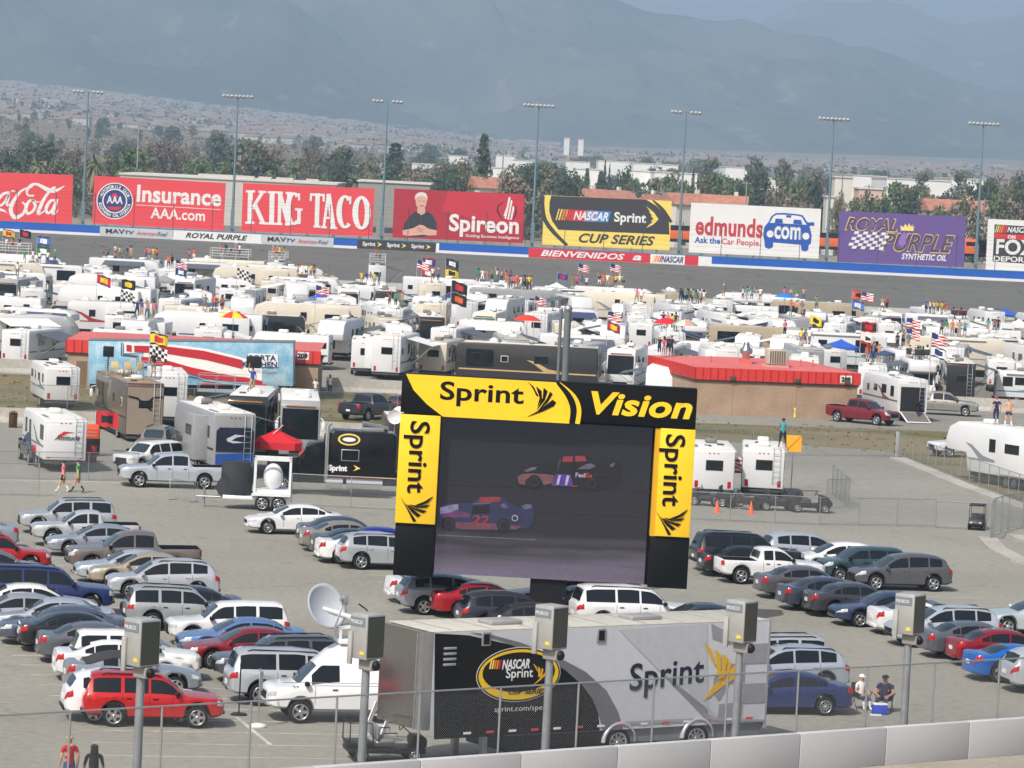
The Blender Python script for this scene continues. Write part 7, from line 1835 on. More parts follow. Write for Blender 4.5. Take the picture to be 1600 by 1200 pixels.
# ------------------------------------------------------------ flags and canopies
FC = {k: rgb(*c, rough=.8, var=.05, name='flag_cloth') for k, c in dict(red=(196,36,48), white=(236,236,232), blue=(40,52,110), yellow=(236,206,40), black=(28,28,30), orange=(232,100,40), sky=(70,120,200), green=(40,120,70)).items()}
def pat(kind, u, v):
    if kind == 'striped': return 'blue' if u < .42 and v > .46 else ('red' if int(v*7.99) % 2 == 0 else 'white')
    if kind == 'checkered': return 'black' if (int(u*6) + int(v*4)) % 2 else 'white'
    if kind == 'state': return 'red' if v < .2 else ('black' if (.35 < u < .65 and .42 < v < .7) else 'white')
    a, b, c = kind
    if abs(u-.5) < .24 and abs(v-.5) < .26: return b
    return c if v < .16 or v > .86 else a
def flag(px, py, kind, label, hpx=16, Y=None, zf=3.6, more=()):
    """px, py is where the top of the pole shows"""
    p = G(px, py, zf + 2.4) if Y is None else A(px, py, Y)
    t = thing('flag', label, 'flag', (p.x, p.y, 0), 0, 'flags over the campers')
    MB().tube([(0,0,0),(0,0,p.z)], [.05,.025], 6).build('pole', rgb(190,190,190, rough=.5), t)
    z = p.z - .05
    for kd in (kind,) + tuple(more):
        w, h = hpx*1.5/FPX*p.y, hpx/FPX*p.y; nu, nv = 12, 8; ph = crng.uniform(0, 6); dr = crng.uniform(.1,.5)
        rows = [[(w*u/nu*(1-.06*dr), .16*math.sin(u*.8+ph)*u/nu*w*.6, z - h + h*v/nv - dr*h*(u/nu)**1.3 + .04*math.sin(u+v+ph)) for u in range(nu+1)] for v in range(nv+1)]
        names = ['red','white','blue','yellow','black','orange','sky','green']
        m = MB(); m.grid(rows, 0, True, None, lambda i, j: names.index(pat(kd, (j+.5)/nu, (i+.5)/nv))); m.build('cloth', [FC[q] for q in names], t); z -= h*1.12
    return t
F1 = [(5,357,('yellow','red','blue'),'yellow and red flag at the far left edge',12,()),(31,358,('black','red','black'),'dark red and black flag right of the left edge',12,()),(58,368,('sky','white','black'),'drooping blue flags on a tall pole at the left',14,(('green','white','black'),)),(152,427,('red','yellow','blue'),'red flag with yellow number patch',15,()),(190,435,('black','yellow','black'),'black flag with yellow number patch, checkered flag below',15,('checkered',)),(275,404,'striped','striped national flag over a blue flag, left side',12,(('blue','white','sky'),)),(371,418,'checkered','checkered flag left of centre',15,()),(494,445,'striped','striped national flag left of the cream motorhome',14,()),(652,405,'striped','striped national flag on the left pole of the tall flag pair',13,()),(660,401,('blue','white','red'),'blue and red racing flag on the tall centre pole',14,(('red','white','blue'),)),(697,402,('black','white','blue'),'black racing flag over a yellow one',14,(('yellow','black','black'),)),
 (706,437,('black','red','black'),'black and red flags hanging low in the middle',17,(('black','orange','black'),)),(871,425,('blue','red','sky'),'blue and red flag blowing right of centre',11,()),(904,411,'striped','left striped national flag against the track asphalt',12,()),(954,411,'striped','right striped national flag against the track asphalt',12,()),(950,485,'striped','striped national flag above a racing flag, behind the screen masts',14,(('red','yellow','blue'),)),(836,462,'striped','striped flag hanging limp near the screen masts',12,()),(1332,453,('orange','black','red'),'orange and black flag of the right hand pair, blue one below',13,(('sky','white','blue'),)),(1346,455,'striped','striped national flag right of the orange flag',13,()),(1266,491,('yellow','black','yellow'),'yellow banner flag in the right hand rows',13,()),(1346,501,('black','red','red'),'red and black flag over the state flag',16,('state',)),(1417,495,'striped','striped national flag over another in the right rows',15,('striped',)),(1456,519,'striped','striped national flag with a white and blue flag below',17,(('white','blue','blue'),)),(235,517,('yellow','red','black'),'yellow and red racing flag waving above the mural trailer',19,('checkered',))]
FY = {235: 258}
for px, py, kd, lb, hp, more in F1: flag(px, py, kd, lb, hp, FY.get(px), 3.6, more)
TC = {'blue': (40,90,190), 'white': (238,238,236), 'darkgreen': (30,80,76), 'red': (206,30,40), 'tan': (200,180,150), 'grey': (150,150,150), 'darkblue': (40,56,110)}
def canopy(x, y, w, col, label, h=2.9, rz=0, skirt=.28):
    t = thing('canopy_tent', label, 'canopy', (x, y, 0), R_(rz), 'canopy tents'); m = rgb(*TC[col], rough=.7, var=.08, name='tent_cloth'); a = w/2; e = h - .75
    n = 6; rows = []
    for i in range(n+1):
        f = 1 - i/n*.999; z = h - (h-e)*(1-i/n)**.8
        ring = []
        for k in range(16):
            q = 2*PI*(k+.5)/16; r = 1/max(abs(math.cos(q)), abs(math.sin(q))); ring.append((a*f*r*math.cos(q)*.999, a*f*r*math.sin(q)*.999, z))
        rows.append(ring)
    base = [[(x_, y_, z_ - skirt) for x_, y_, z_ in rows[0]]]
    mb = MB().grid(base + rows, 0, False, closed=True); mb.grid([[(x_*.985, y_*.985, z_-.015) for x_, y_, z_ in r] for r in rows], 0, False, closed=True); mb.build('roof', m, t)
    for sx in (-1,1):
        for sy in (-1,1): MB().tube([(sx*a*.96, sy*a*.96, 0), (sx*a*.96, sy*a*.96, e)], .025, 6).build('leg', STEEL, t)
    return t
for px, py, wp, col, lb in TENTS:
    p = G(px, py, 0); canopy(p.x, p.y, min(5.5, wp/FPX*p.y), col, lb, 3.2)
def parasol(px, py, z, cols, label):
    p = G(px, py, z + 2.1); t = thing('parasol', label, 'parasol', (p.x, p.y, z), 0, 'parasols on the roofs'); MB().tube([(0,0,0),(0,0,2.1)], .025, 6).build('pole', STEEL, t)
    rows = [[(r*math.cos(2*PI*k/16), r*math.sin(2*PI*k/16), 2.12 - .5*(r/1.25)**2) for k in range(16)] for r in (.01,.4,.8,1.1,1.25)]
    MB().grid(rows, 0, True, None, lambda i, j: (j//2) % len(cols), closed=True).build('shade', [rgb(*c, rough=.8) for c in cols], t)
parasol(365, 487, 3.5, ((236,206,40),(210,60,50)), 'yellow and red parasol on a roof above the mural'); parasol(1070, 500, 3.5, ((230,150,140),(120,180,140),(240,220,190)), 'pale multicoloured parasol beside the biggest crowd'); parasol(1227, 458, 3.5, ((30,120,200),), 'bright blue parasol on the right hand roofs'); parasol(824, 492, 3.4, ((220,60,40),), 'red orange parasol left of the screen masts'); parasol(1042, 497, 3.4, ((205,30,40),), 'red parasol under the biggest crowd')
# inner fence posts with bent tops between the campers and the track
f = thing('infield_fence', 'row of bent grey fence posts between the campers and the track', 'fence', (0, 530, 0))
for i, px in enumerate(range(70, 1600, 62)):
    x = (px-800)/FPX*530; MB().tube([(x,0,0),(x,0,3.4),(x+.15,0,4.2),(x+.7,0,4.9)], .06, 6).build('post', rgb(120,120,118), f)
MB().box(-80, 80, .1, .13, .0, .9).build('base_wall', rgb(190,190,185), f)
# ------------------------------------------------------------ brick buildings, mural trailer, walls
BRICK = ground_mat('split_face_block', (.36,.25,.17), (.44,.31,.22), .6, 7, c3=(.40,.28,.195)); FASC = rgb(214,58,50, rough=.5, var=.05, name='red_sheeting')
ROOFR = rgb(214,108,102, rough=.6, var=.06, scale=.4, name='red_roofing')
def ribbed(L, h, y, m, parent, yaw=0, loc=(0,0,0), pitch=.6):
    """standing seam fascia"""
    mb = MB().box(0, L, y-.05, y, 0, h)
    n = int(L/pitch)
    for i in range(n+1): mb.box(L*i/n-.03, L*i/n+.03, y-.10, y-.05, .02, h-.02, 1)
    o = mb.build('fascia', [m, rgb(170,40,38, rough=.5)], parent); o.matrix_local = Matrix.Translation(loc) @ Matrix.Rotation(yaw, 4, 'Z'); return o
def lamp_(x, z, parent, y=-.12):
    return MB().box(x-.22, x+.22, y-.18, y, z, z+.35, bev=.03).build('wall_lamp', rgb(84,72,50), parent)
def number_sign(t, x, z, s, y=-.14):
    MB().box(x, x+.95, y-.04, y, z, z+.6).build('number_sign', WHITE, t); me = text_mesh(s, .5, .008, .02); me.materials.clear(); me.materials.append(BLACK); link('lettering', me, t, (x+.08, y-.06, z+.13))
def brick_right():
    p = G(1085, 647); q = G(1337, 656); d = q - p; yaw = math.atan2(d.y, d.x); L = d.length; D = 15; hw, hf = 2.75, .95
    t = thing('brick_building', 'long low tan block building with red ribbed roof right of the big screen', 'building', p, yaw)
    MB().box(0, L, 0, D, -.1, hw).build('wall', BRICK, t)
    MB().box(-.1, L+.1, -.1, D+.1, hw-.16, hw).build('soffit', rgb(70,52,44), t)
    ribbed(L+.3, hf, 0, FASC, t, 0, (-.15,-.1,hw)); ribbed(D+.2, hf, 0, FASC, t, -PI/2, (-.1, D+.1, hw), .5); ribbed(D+.2, hf, 0, FASC, t, PI/2, (L+.1,-.1,hw), .5)
    MB().add([(-.1,-.1,hw+hf),(L+.1,-.1,hw+hf),(L+.1,D,hw+hf),(-.1,D,hw+hf),(3.5,D*.6,hw+hf+.42),(L-3.5,D*.6,hw+hf+.42)], [(0,1,5,4),(1,2,5),(2,3,4,5),(3,0,4)]).build('roof', ROOFR, t)
    for f in (.22,.62,.93): lamp_(L*f, hw+.02, t)
    number_sign(t, L-1.5, hw+.12, '288')
    u = thing('cooler_unit', 'square slatted air cooler on the right red roof', 'air cooler', t.matrix_basis @ Vector((7.1, 2.6, hw+hf+.15)), yaw)
    bx = MB().box(-.75,.75,-.6,.6,.18,1.35, bev=.03).build('cabinet', rgb(190,184,168, rough=.6), u)
    for k in range(7): MB().box(-.64+.19*k,-.54+.19*k,-.64,-.6,.28,1.25).build('slat', rgb(110,104,92), bx)
    MB().box(-.9,.9,-.75,.75,-.05,.12).build('curb', rgb(214,160,150), u)
    v = thing('roof_vent', 'shiny mushroom roof vent on the right red roof', 'vent', t.matrix_basis @ Vector((5.1, 4.2, hw+hf+.3)), yaw)
    MB().box(-.4,.4,-.4,.4,-.2,.25).build('base', ROOFR, v); MB().lathe([(.28,.25),(.3,.6),(.5,.75),(.52,1.0),(.3,1.2),(.2,1.5),(.22,1.6),(0,1.62)], 16).build('cowl', mat((.5,.5,.5), rough=.25, metal=.9), v)
    for x in (2.2, 9.6, 10.6): MB().tube([(x, 4, hw+hf+.2),(x,4,hw+hf+.7)], .06, 8).build('vent_pipe', rgb(190,110,104), t)
    for x, y0 in ((3.0,.9),(8.2,.9)): MB().box(x,x+.02,-.006,.0,.0,hw-.2).build('control_joint', rgb(110,80,60), t)
    for k in (0,1): MB().box(-.06,.0,D-3-2.2*k,D-1.9-2.2*k,1.4,2.1).build('window', GLASS, t)
    h = G(1241, 652); e = thing('fire_hydrant', 'pale yellow fire hydrant post by the block wall', 'hydrant', (h.x, h.y-.4, 0)); MB().lathe([(0,0),(.13,0),(.13,.1),(.09,.14),(.09,.55),(.12,.6),(.1,.72),(.04,.8),(0,.82)], 14).build('body', rgb(226,200,110), e); MB().box(-.18,.18,-.05,.05,.42,.52, bev=.02).build('nozzle', rgb(226,200,110), e)
def brick_left():
    p = G(101, 607); q = G(506, 612); p.y += 1; d = q - p; yaw = R_(1.5); L = d.x; D = 13; top = 4.4; hw, hf = 2.75, .98
    t = thing('brick_building', 'long low tan block building with red roof edge behind the mural trailer', 'building', p, yaw)
    MB().box(0, L, 0, D, -.1, hw).build('wall', BRICK, t); MB().box(-.1, L+.1, -.1, D+.1, hw-.16, hw).build('soffit', rgb(70,52,44), t)
    ribbed(L+.3, hf, 0, FASC, t, 0, (-.15,-.1,hw)); ribbed(D+.2, hf, 0, FASC, t, -PI/2, (-.1, D+.1, hw), .5)
    MB().add([(-.1,-.1,hw+hf),(L+.1,-.1,hw+hf),(L+.1,D,hw+hf),(-.1,D,hw+hf),(3.5,D*.55,hw+hf+.06),(L-3.5,D*.55,hw+hf+.06)], [(0,1,5,4),(1,2,5),(2,3,4,5),(3,0,4)]).build('roof', ROOFR, t)
    number_sign(t, L-1.7, hw+.28, '209'); MB().box(.7,1.5,-.03,.02,0,2.1).build('door', rgb(120,96,76), t)
    return p, yaw, L
brick_right(); BLP, BLY, BLL = brick_left()
def mural():
    Y = BLP.y - 3.2
    b = Board((138,600), (458,603.5), (141,532), Y)
    base = b.o.copy(); base.z = 0
    t = thing('mural_trailer', 'long trailer painted pale blue with red swooshes, parked along the red roofed building', 'trailer', base); b.root = t; b.Mr = Matrix.Translation(-base) @ b.M
    sky_m = ground_mat('mural_blue', (.20,.42,.60), (.45,.62,.72), .9, 6, rough=.4, c3=(.28,.50,.66))
    b.put(MB().box(0, b.w, 0, 2.5, 0, b.h, bev=.03).mesh('body', sky_m), 'body'); b.put(MB().box(-.02, b.w+.02, -.03, 2.5, b.h, b.h+.07).mesh('roof_edge', rgb(120,120,120)), 'roof_edge')
    b.put(MB().box(.1, b.w-.1, .1, 2.4, -.45, 0).mesh('underframe', BLACK), 'underframe')
    c = lambda l: [(x/4, 520 + y/4) for x, y in l]
    rd = sign_paint(190,28,44); nv = sign_paint(36,64,110)
    b.poly('swoosh', WHT_S, [c([(785,62),(1100,75),(1300,100),(1500,150),(1640,195),(1640,300),(1420,270),(1240,240),(1010,165),(905,150),(905,125),(785,128)])], 1)
    b.poly('swoosh', rd, [c([(800,75),(832,78),(832,118),(800,115)]), c([(848,80),(1060,86),(1280,112),(1480,160),(1520,170),(1520,225),(1300,170),(1050,130),(848,120)])], 2)
    b.poly('swoosh', rd, [c([(890,150),(990,155),(1200,215),(1420,262),(1520,275),(1640,300),(1640,320),(1290,285),(1060,215),(890,180)])], 2.4)
    b.ribbon('line', nv, [[(*p, 1.2) for p in c([(770,62),(765,138),(862,150),(858,210),(900,214)])], [(*p, .8) for p in c([(782,66),(778,130),(872,142),(868,204),(905,208)])]], 2, n=1)
    b.ribbon('line', nv, [[(*p, 1.2) for p in c([(1060,265),(1200,275),(1300,305),(1480,330)])]], 2)
    b.text('MOBILE', nv, 222, 577, 36, 5.5, .03, .2, 2)
    b.poly('plate', WHT_S, [[(390,552),(436,554),(436,573),(380,573),(379,562),(390,562)]], 2); b.text('PORTA', nv, 391, 563.5, 42, 9, .03, 0, 3); b.text('KITCHEN', nv, 380, 573, 54, 8.5, .03, 0, 3.4); b.text('800.973.2800', GRY_S, 398, 582, 35, 5, .02, 0, 2)
    for x in (.06,.3,.55,.62,.8): b.put(MB().box(b.w*x, b.w*x+1.1, -.05, -.0, .06, .14).mesh('marker_strip', NRED_S), 'marker_strip')
    for x in (.30,.36,.72,.78):
        ty, rm = wheel_mesh(.46, 2); o = link('wheel', ty, t, (b.w*x, .2, .46)); link('rim', rm, o)
mural()
def jersey(a, c, label, h=1.0, seg=6.0):
    a, c = Vector((a.x, a.y, 0)), Vector((c.x, c.y, 0)); d = c - a; L = d.length; t = thing('concrete_barrier', label, 'barrier wall', a, math.atan2(d.y, d.x), 'white concrete barrier walls')
    n = max(1, int(L/seg)); prof = [(-.3,0),(-.27,.12),(-.12,.4),(-.08,h),(.08,h),(.12,.4),(.27,.12),(.3,0)]
    for i in range(n): MB().prism(prof, L*i/n+.02, L*(i+1)/n-.02, 0, axis='x').build('block', conc_m, t)
jersey(G(-60,657), G(165,668), 'white concrete barrier behind the campers at the far left'); jersey(G(495,681), G(640,689), 'white concrete barrier behind the black sleeper truck')
jersey(G(-60,579), G(101,586), 'white concrete barrier left of the mural building', 1.1); jersey(G(509,611), G(700,620), 'white concrete barrier right of the mural building', 1.1); jersey(G(1447,637), G(1680,650), 'white concrete barrier behind the two standing men', 1.1)
# ------------------------------------------------------------ left hand paddock
GRPV = 'vehicles among the motorhomes'
def own_rv(name, label, cat, px, py, yaw, *a, **k):
    p = G(px, py); t = rv_make(*a, **k); t.name = name; tag(t, label, cat, GRPV); L = a[1]
    # px, py marks the middle of the end that faces us
    u = Vector((math.cos(R_(yaw)), math.sin(R_(yaw)), 0)); e = -1 if u.y > 0 else 1
    t.location = p - u*(e*L/2); t.rotation_euler = (0,0,R_(yaw)); return t
def decal(t, name, m, poly, x, lift=.03, flip=False):
    """a thin panel on the tail (x = -h) of a vehicle; poly in (y right as seen from behind, z)"""
    return MB().prism([(-y, z) for y, z in poly], x-lift-.006, x-lift+.006, 0, axis='x').build(name, m, t)
own_rv('travel_trailer', 'white travel trailer on the grass at the left, spare wheel on its tail', 'travel trailer', 96, 641, 105, 'trailer', 8.0, 3.0, 'white', 'grey', 1, False, 0, False, seed=91)
t = own_rv('toy_hauler', 'white toy hauler with red and black emblem on its big rear door', 'travel trailer', 100, 738, 106, 'trailer', 8.5, 3.05, 'white', 'grey', 1, False, 0, False, seed=12)
h = 4.25; MB().box(-h-.04,-h-.0,-1.05,1.05,.85,2.75, bev=.015).build('ramp_door', RV_WHITE, t)
decal(t, 'emblem', NRED_S, [(-.45,2.1),(-.1,2.35),(.5,2.3),(.1,2.25),(-.25,2.05),(-.4,1.95)], -h-.03); me = text_mesh('Attitude', .42, .006, 0, .35)
for v in me.vertices: v.co = (v.co.y, -v.co.x, v.co.z)
me.materials.clear(); me.materials.append(BLACK); link('lettering', me, t, (-h-.07, .62, 1.85))
car('pickup', (42,44,48), 106, ('L',27,'B',728), 'dark pickup hitched ahead of the white toy hauler, left edge', group=GRPV)
t = own_rv('motorhome', 'brown grey coach with black swirls seen from behind', 'motorhome', 224, 691, 106, 'coach', 12.0, 3.75, 'brown', 'black', 2, False, 0, False, seed=5, roof=1)
for o in t.children:
    if o.name.startswith('roof') and 'rail' not in o.name and 'vent' not in o.name: o.data = o.data.copy(); o.data.materials[0] = rgb(150,126,104, rough=.8)
h = 6.0; decal(t, 'rear_panel', rgb(150,136,122, rough=.3, coat=.3), [(-1.15,.5),(1.15,.5),(1.15,3.5),(-1.15,3.5)], -h, .02)
for q in ([(-1.1,2.97),(-.5,2.86),(.0,2.46),(.5,2.05),(.45,2.0),(-.05,2.38),(-.55,2.74),(-1.1,2.86)], [(1.1,2.97),(.5,2.92),(.15,2.62),(.08,2.25),(.4,1.95),(.18,2.25),(.24,2.55),(.55,2.8),(1.1,2.86)]): decal(t, 'swirl', BLACK, q, -h, .05)
t = own_rv('fifth_wheel_trailer', 'fifth wheel trailer with navy tail panel, silver swoosh and blue base', 'fifth wheel', 364, 748, 108, 'fifth', 10.5, 3.75, 'grey', 'black', 2, 'left', 2, True, seed=21)
h = 5.25; decal(t, 'rear_panel', rgb(34,38,58, rough=.3, coat=.4), [(-1.1,1.55),(1.1,1.55),(1.1,2.75),(.9,2.95),(-.9,2.95),(-1.1,2.75)], -h, .04); decal(t, 'rear_base', rgb(36,80,160, rough=.3, coat=.4), [(-1.1,.8),(1.1,.8),(1.1,1.5),(-1.1,1.4)], -h, .04)
decal(t, 'swoosh', GRY_S, [(-.5,2.3),(.0,2.55),(.7,2.5),(.1,2.4),(-.2,2.2),(.6,2.1),(-.1,2.05),(-.45,2.15)], -h, .06)
own_rv('motorhome', 'grey coach facing us with awning out and dark split windscreen', 'motorhome', 383, 716, 270, 'coach', 11.0, 3.8, 'dark', 'black', 1, False, 2, True, seed=31)
own_rv('motorhome', 'silver black coach facing us with large teal windscreen', 'motorhome', 466, 722, 274, 'coach', 11.5, 3.75, 'grey', 'black', 1, False, 0, True, seed=33)
own_rv('fifth_wheel_trailer', 'tall white fifth wheel behind the brown coach', 'fifth wheel', 262, 668, 98, 'fifth', 9.0, 3.6, 'white', 'grey', 1, False, 0, False, seed=35)
own_rv('fifth_wheel_trailer', 'dark grey trailer mostly hidden behind the left end of the screen', 'trailer', 640, 752, 96, 'fifth', 9.0, 3.5, 'dark', 'red', 1, False, 0, True, seed=36)
car('suv', (150,142,132), 264, ('L',210,'B',714), 'squat grey off road suv facing us behind the white suv', group=GRPV, low=True)
# roof terraces
def terrace(px, py, H, w, d, yaw, label):
    p = G(px, py, H); t = thing('roof_deck', label, 'viewing deck', (p.x, p.y, H), R_(yaw))
    MB().box(-w/2,w/2,-d/2,d/2,.0,.07).build('floor', GREY, t)
    for x in (-w/2, -w/6, w/6, w/2):
        for y in (-d/2, d/2): MB().tube([(x,y,0),(x,y,1.05)], .022, 6).build('post', STEEL, t)
    for z in (.55, 1.05):
        for y in (-d/2, d/2): MB().tube([(-w/2,y,z),(w/2,y,z)], .02, 6).build('rail', STEEL, t)
        for x in (-w/2, w/2): MB().tube([(x,-d/2,z),(x,d/2,z)], .02, 6).build('rail', STEEL, t)
    return p
p = terrace(208, 590, 3.65, 3.6, 2.3, 3, 'railed deck with tan chairs in front of the mural'); person((p.x+1.35, p.y-.3, 3.72), 200, 'person in black shirt and khaki shorts on the deck before the mural', 'fold', 'black', 'khaki', True, 'cap', 'black', 1.8)
for i, dx in enumerate((-1.2,-.4,.3)):
    t = thing('folding_chair', ('leftmost','middle','rightmost')[i] + ' of three tan chairs on the deck before the mural', 'chair', (p.x+dx, p.y+.3, 3.72), R_(170+20*i), 'tan deck chairs'); m = rgb(206,186,140)
    MB().box(-.25,.25,-.24,.24,.40,.44,bev=.01).build('seat', m, t); MB().box(-.25,.25,.22,.26,.44,.95,bev=.01).build('backrest', m, t)
    for sx in (-.24,.24):
        for sy in (-.22,.22): MB().tube([(sx,sy,0),(sx,sy,.41)], .014, 5).build('leg', BLACK, t)
p = terrace(352, 612, 3.72, 3.4, 2.2, 2, 'railed deck on the grey coach in front of the mural'); person((p.x+1.75, p.y-1.2, 3.69), 210, 'person in blue shirt and tan shorts beside the deck railing', 'onearm', 'blue', 'tan', True, 'cap', None, 1.78)
def black_board(px, pyt, pyb, w, h, label, Y):
    a = A(px, pyt, Y); b = A(px, pyb, Y); t = thing('speaker_mast', label, 'mast', (a.x, Y, b.z)); MB().tube([(0,0,0),(0,0,a.z-b.z)], .05, 8).build('pole', BLACK, t); MB().box(-w*.5,w*.5,-.12,.12,a.z-b.z-h,a.z-b.z, bev=.02).build('box', BLACK, t)
black_board(397, 557, 617, .95, .75, 'black box on a black pole in front of the mural lettering', 239); black_board(170, 541, 612, .75, .75, 'black square flag board on a black pole before the pale blue mural', 262)
p = G(430, 742); canopy(p.x, p.y, 3.0, 'red', 'bright red canopy in front of the silver coach', 2.75, 6, .42)
t = thing('barrel', 'dark red barrel standing right of the white toy hauler', 'barrel', G(142, 722)); MB().lathe([(0,0),(.33,0),(.33,.3),(.36,.33),(.33,.36),(.33,.6),(.36,.63),(.33,.66),(.33,.95),(0,.95)], 18).build('drum', rgb(140,50,54), t); MB().lathe([(0,.95),(.30,.95),(.30,1.0),(0,1.0)], 18).build('lid', rgb(90,40,40), t)
p = G(143, 712); t = thing('tool_chest', 'orange tool chest beside the white toy hauler', 'chest', (p.x, p.y, 0)); MB().box(-.42,.42,-.3,.3,1.05,1.9, bev=.03).build('body', rgb(230,84,40), t); MB().box(-.45,.45,-.33,.33,0.1,1.04, bev=.02).build('base', BLACK, t); [MB().box(-.3,.3,-.33,-.3,1.2+.2*k,1.24+.2*k).build('handle', STEEL, t) for k in range(3)]
p = G(152, 706); flag(150, 640, ('red','black','red'), 'red and black flag drooping beside the brown coach', 24, p.y)
def barricade(px, py, rz, w, label):
    p = G(px, py); t = thing('barricade', label, 'barricade', (p.x, p.y, 0), R_(rz), 'steel crowd barricades'); mb = MB()
    MB().tube([(-w/2,0,.1),(-w/2,0,1.1),(w/2,0,1.1),(w/2,0,.1),(-w/2,0,.1)], .022, 8).build('frame', STEEL, t)
    for i in range(1, 14): mb.tube([(-w/2+w*i/14,0,.1),(-w/2+w*i/14,0,1.1)], .010, 5)
    mb.build('bars', STEEL, t)
    for x in (-w/2+.25, w/2-.25): MB().box(x-.03,x+.03,-.35,.35,0,.04).build('foot', STEEL, t)
barricade(286, 783, -38, 2.0, 'steel crowd barricade behind the silver pickup tail')
fence_run('chain_link_fence', 'chain link fence section at the left edge of the lot', [G(-30,774), G(60,776)], 1.75, 2.4, 0, CHAIN2, .025)
fence_run('chain_link_fence', 'chain link fence behind the walking couple', [G(-20,750), G(215,752)], 1.6, 3.0, 0, CHAIN2, .02)
fence_run('chain_link_fence', 'chain link fence in front of the black sleeper truck', [G(455,789), G(640,799)], 1.7, 2.6, 0, CHAIN2, .022)
fence_run('chain_link_fence', 'long chain link fence along the grass behind the motorhomes', [G(-30,642), G(620,656)], 1.9, 3.2, 0, CHAIN2, .025)
p = G(20, 668); t = thing('trash_bin', 'brown trash bin by the white barrier at the left', 'bin', (p.x, p.y, 0)); MB().lathe([(0,0),(.27,0),(.29,.85),(.31,.87),(.26,1.0),(.1,1.1),(0,1.1)], 16).build('body', rgb(110,84,60), t); MB().box(-.14,.14,-.30,-.24,.86,1.0).build('opening', BLACK, t)
p = G(98, 769); person((p.x, p.y, 0), 255, 'person in pink shirt and black shorts walking left', 'walk', 'pink', 'black', True, 'cap', 'black', 1.72, girth=1.05, skin=0)
p = G(121, 770); person((p.x, p.y, 0), 250, 'person in green shirt and khaki shorts walking left', 'walk', 'green', 'khaki', True, 'cap', 'navy', 1.8, girth=1.1, skin=0)
p = G(492, 626); person((p.x, p.y, 0), 15, 'person in white shirt standing by the right end of the mural building', 'stand', 'white', 'navy', False, 'cap', None, 1.78)
p = G(515, 620); person((p.x, p.y, 0), 200, 'person leaning beside the barrier right of the mural building', 'lean', 'white', 'denim', False, 'hair', None, 1.75)
def light_trailer():
    p = G(395, 795); t = thing('equipment_trailer', 'tandem axle equipment trailer with white tank and dark tarpaulin', 'trailer', (p.x, p.y, 0), R_(183))
    wt = rgb(226,228,230, rough=.45)
    MB().box(-2.0,1.6,-.9,.9,.55,.75, bev=.02).build('deck', wt, t); MB().tube([(1.5,-.5,.6),(3.0,0,.55)], .06, 6).build('tow_bar', STEEL, t); MB().tube([(1.5,.5,.6),(3.0,0,.55)], .06, 6).build('tow_bar', STEEL, t); MB().tube([(2.6,0,0),(2.6,0,1.0)], .06, 8).build('jack', STEEL, t)
    for x in (-1.35,-.5):
        for sd in (-1,1): ty, rm = wheel_mesh(.40, 1); o = link('wheel', ty, t, (x, sd*.98, .40), (0,0,0 if sd < 0 else PI)); link('rim', rm, o)
    MB().prism([(-1.95,.85),(-1.8,.95),(-.05,.95),(.1,.85),(.1,.8),(-1.95,.8)], -1.12, 1.12, 0, axis='y').build('fender', wt, t)
    for x in (-1.9,-.05):
        for y in (-.75,.75): MB().box(x-.06,x+.06,y-.06,y+.06,.75,2.75).build('frame_post', wt, t)
    for y in (-.75,.75): MB().box(-1.96,.01,y-.06,y+.06,2.65,2.78).build('frame_beam', wt, t)
    MB().sphere((-1.0,0,1.75), .62, 0, None, 18, 12, (.85,.85,1.15)).build('tank', wt, t); MB().box(-1.9,-.1,-.7,.7,.76,1.1).build('tank_cradle', wt, t)
    tp = MB(); rg = random.Random(4); rows = []
    for i in range(9):
        z = .72 + 1.75*i/8; ring = []
        for k in range(18):
            a = 2*PI*k/18; r = (.98 - .38*(i/8)**2 + .10*math.sin(3*a+i*.9) + rg.uniform(-.05,.05)); ring.append((.95 + r*1.05*math.cos(a)*(.9 if i < 5 else 1.05), r*math.sin(a), z))
        rows.append(ring)
    tp.grid(rows, 0, True, closed=True); tp.add(rows[-1], [list(range(18))], 0, True); tp.build('tarpaulin', rgb(46,48,50, rough=.9, bump=.4, scale=4), t)
light_trailer()
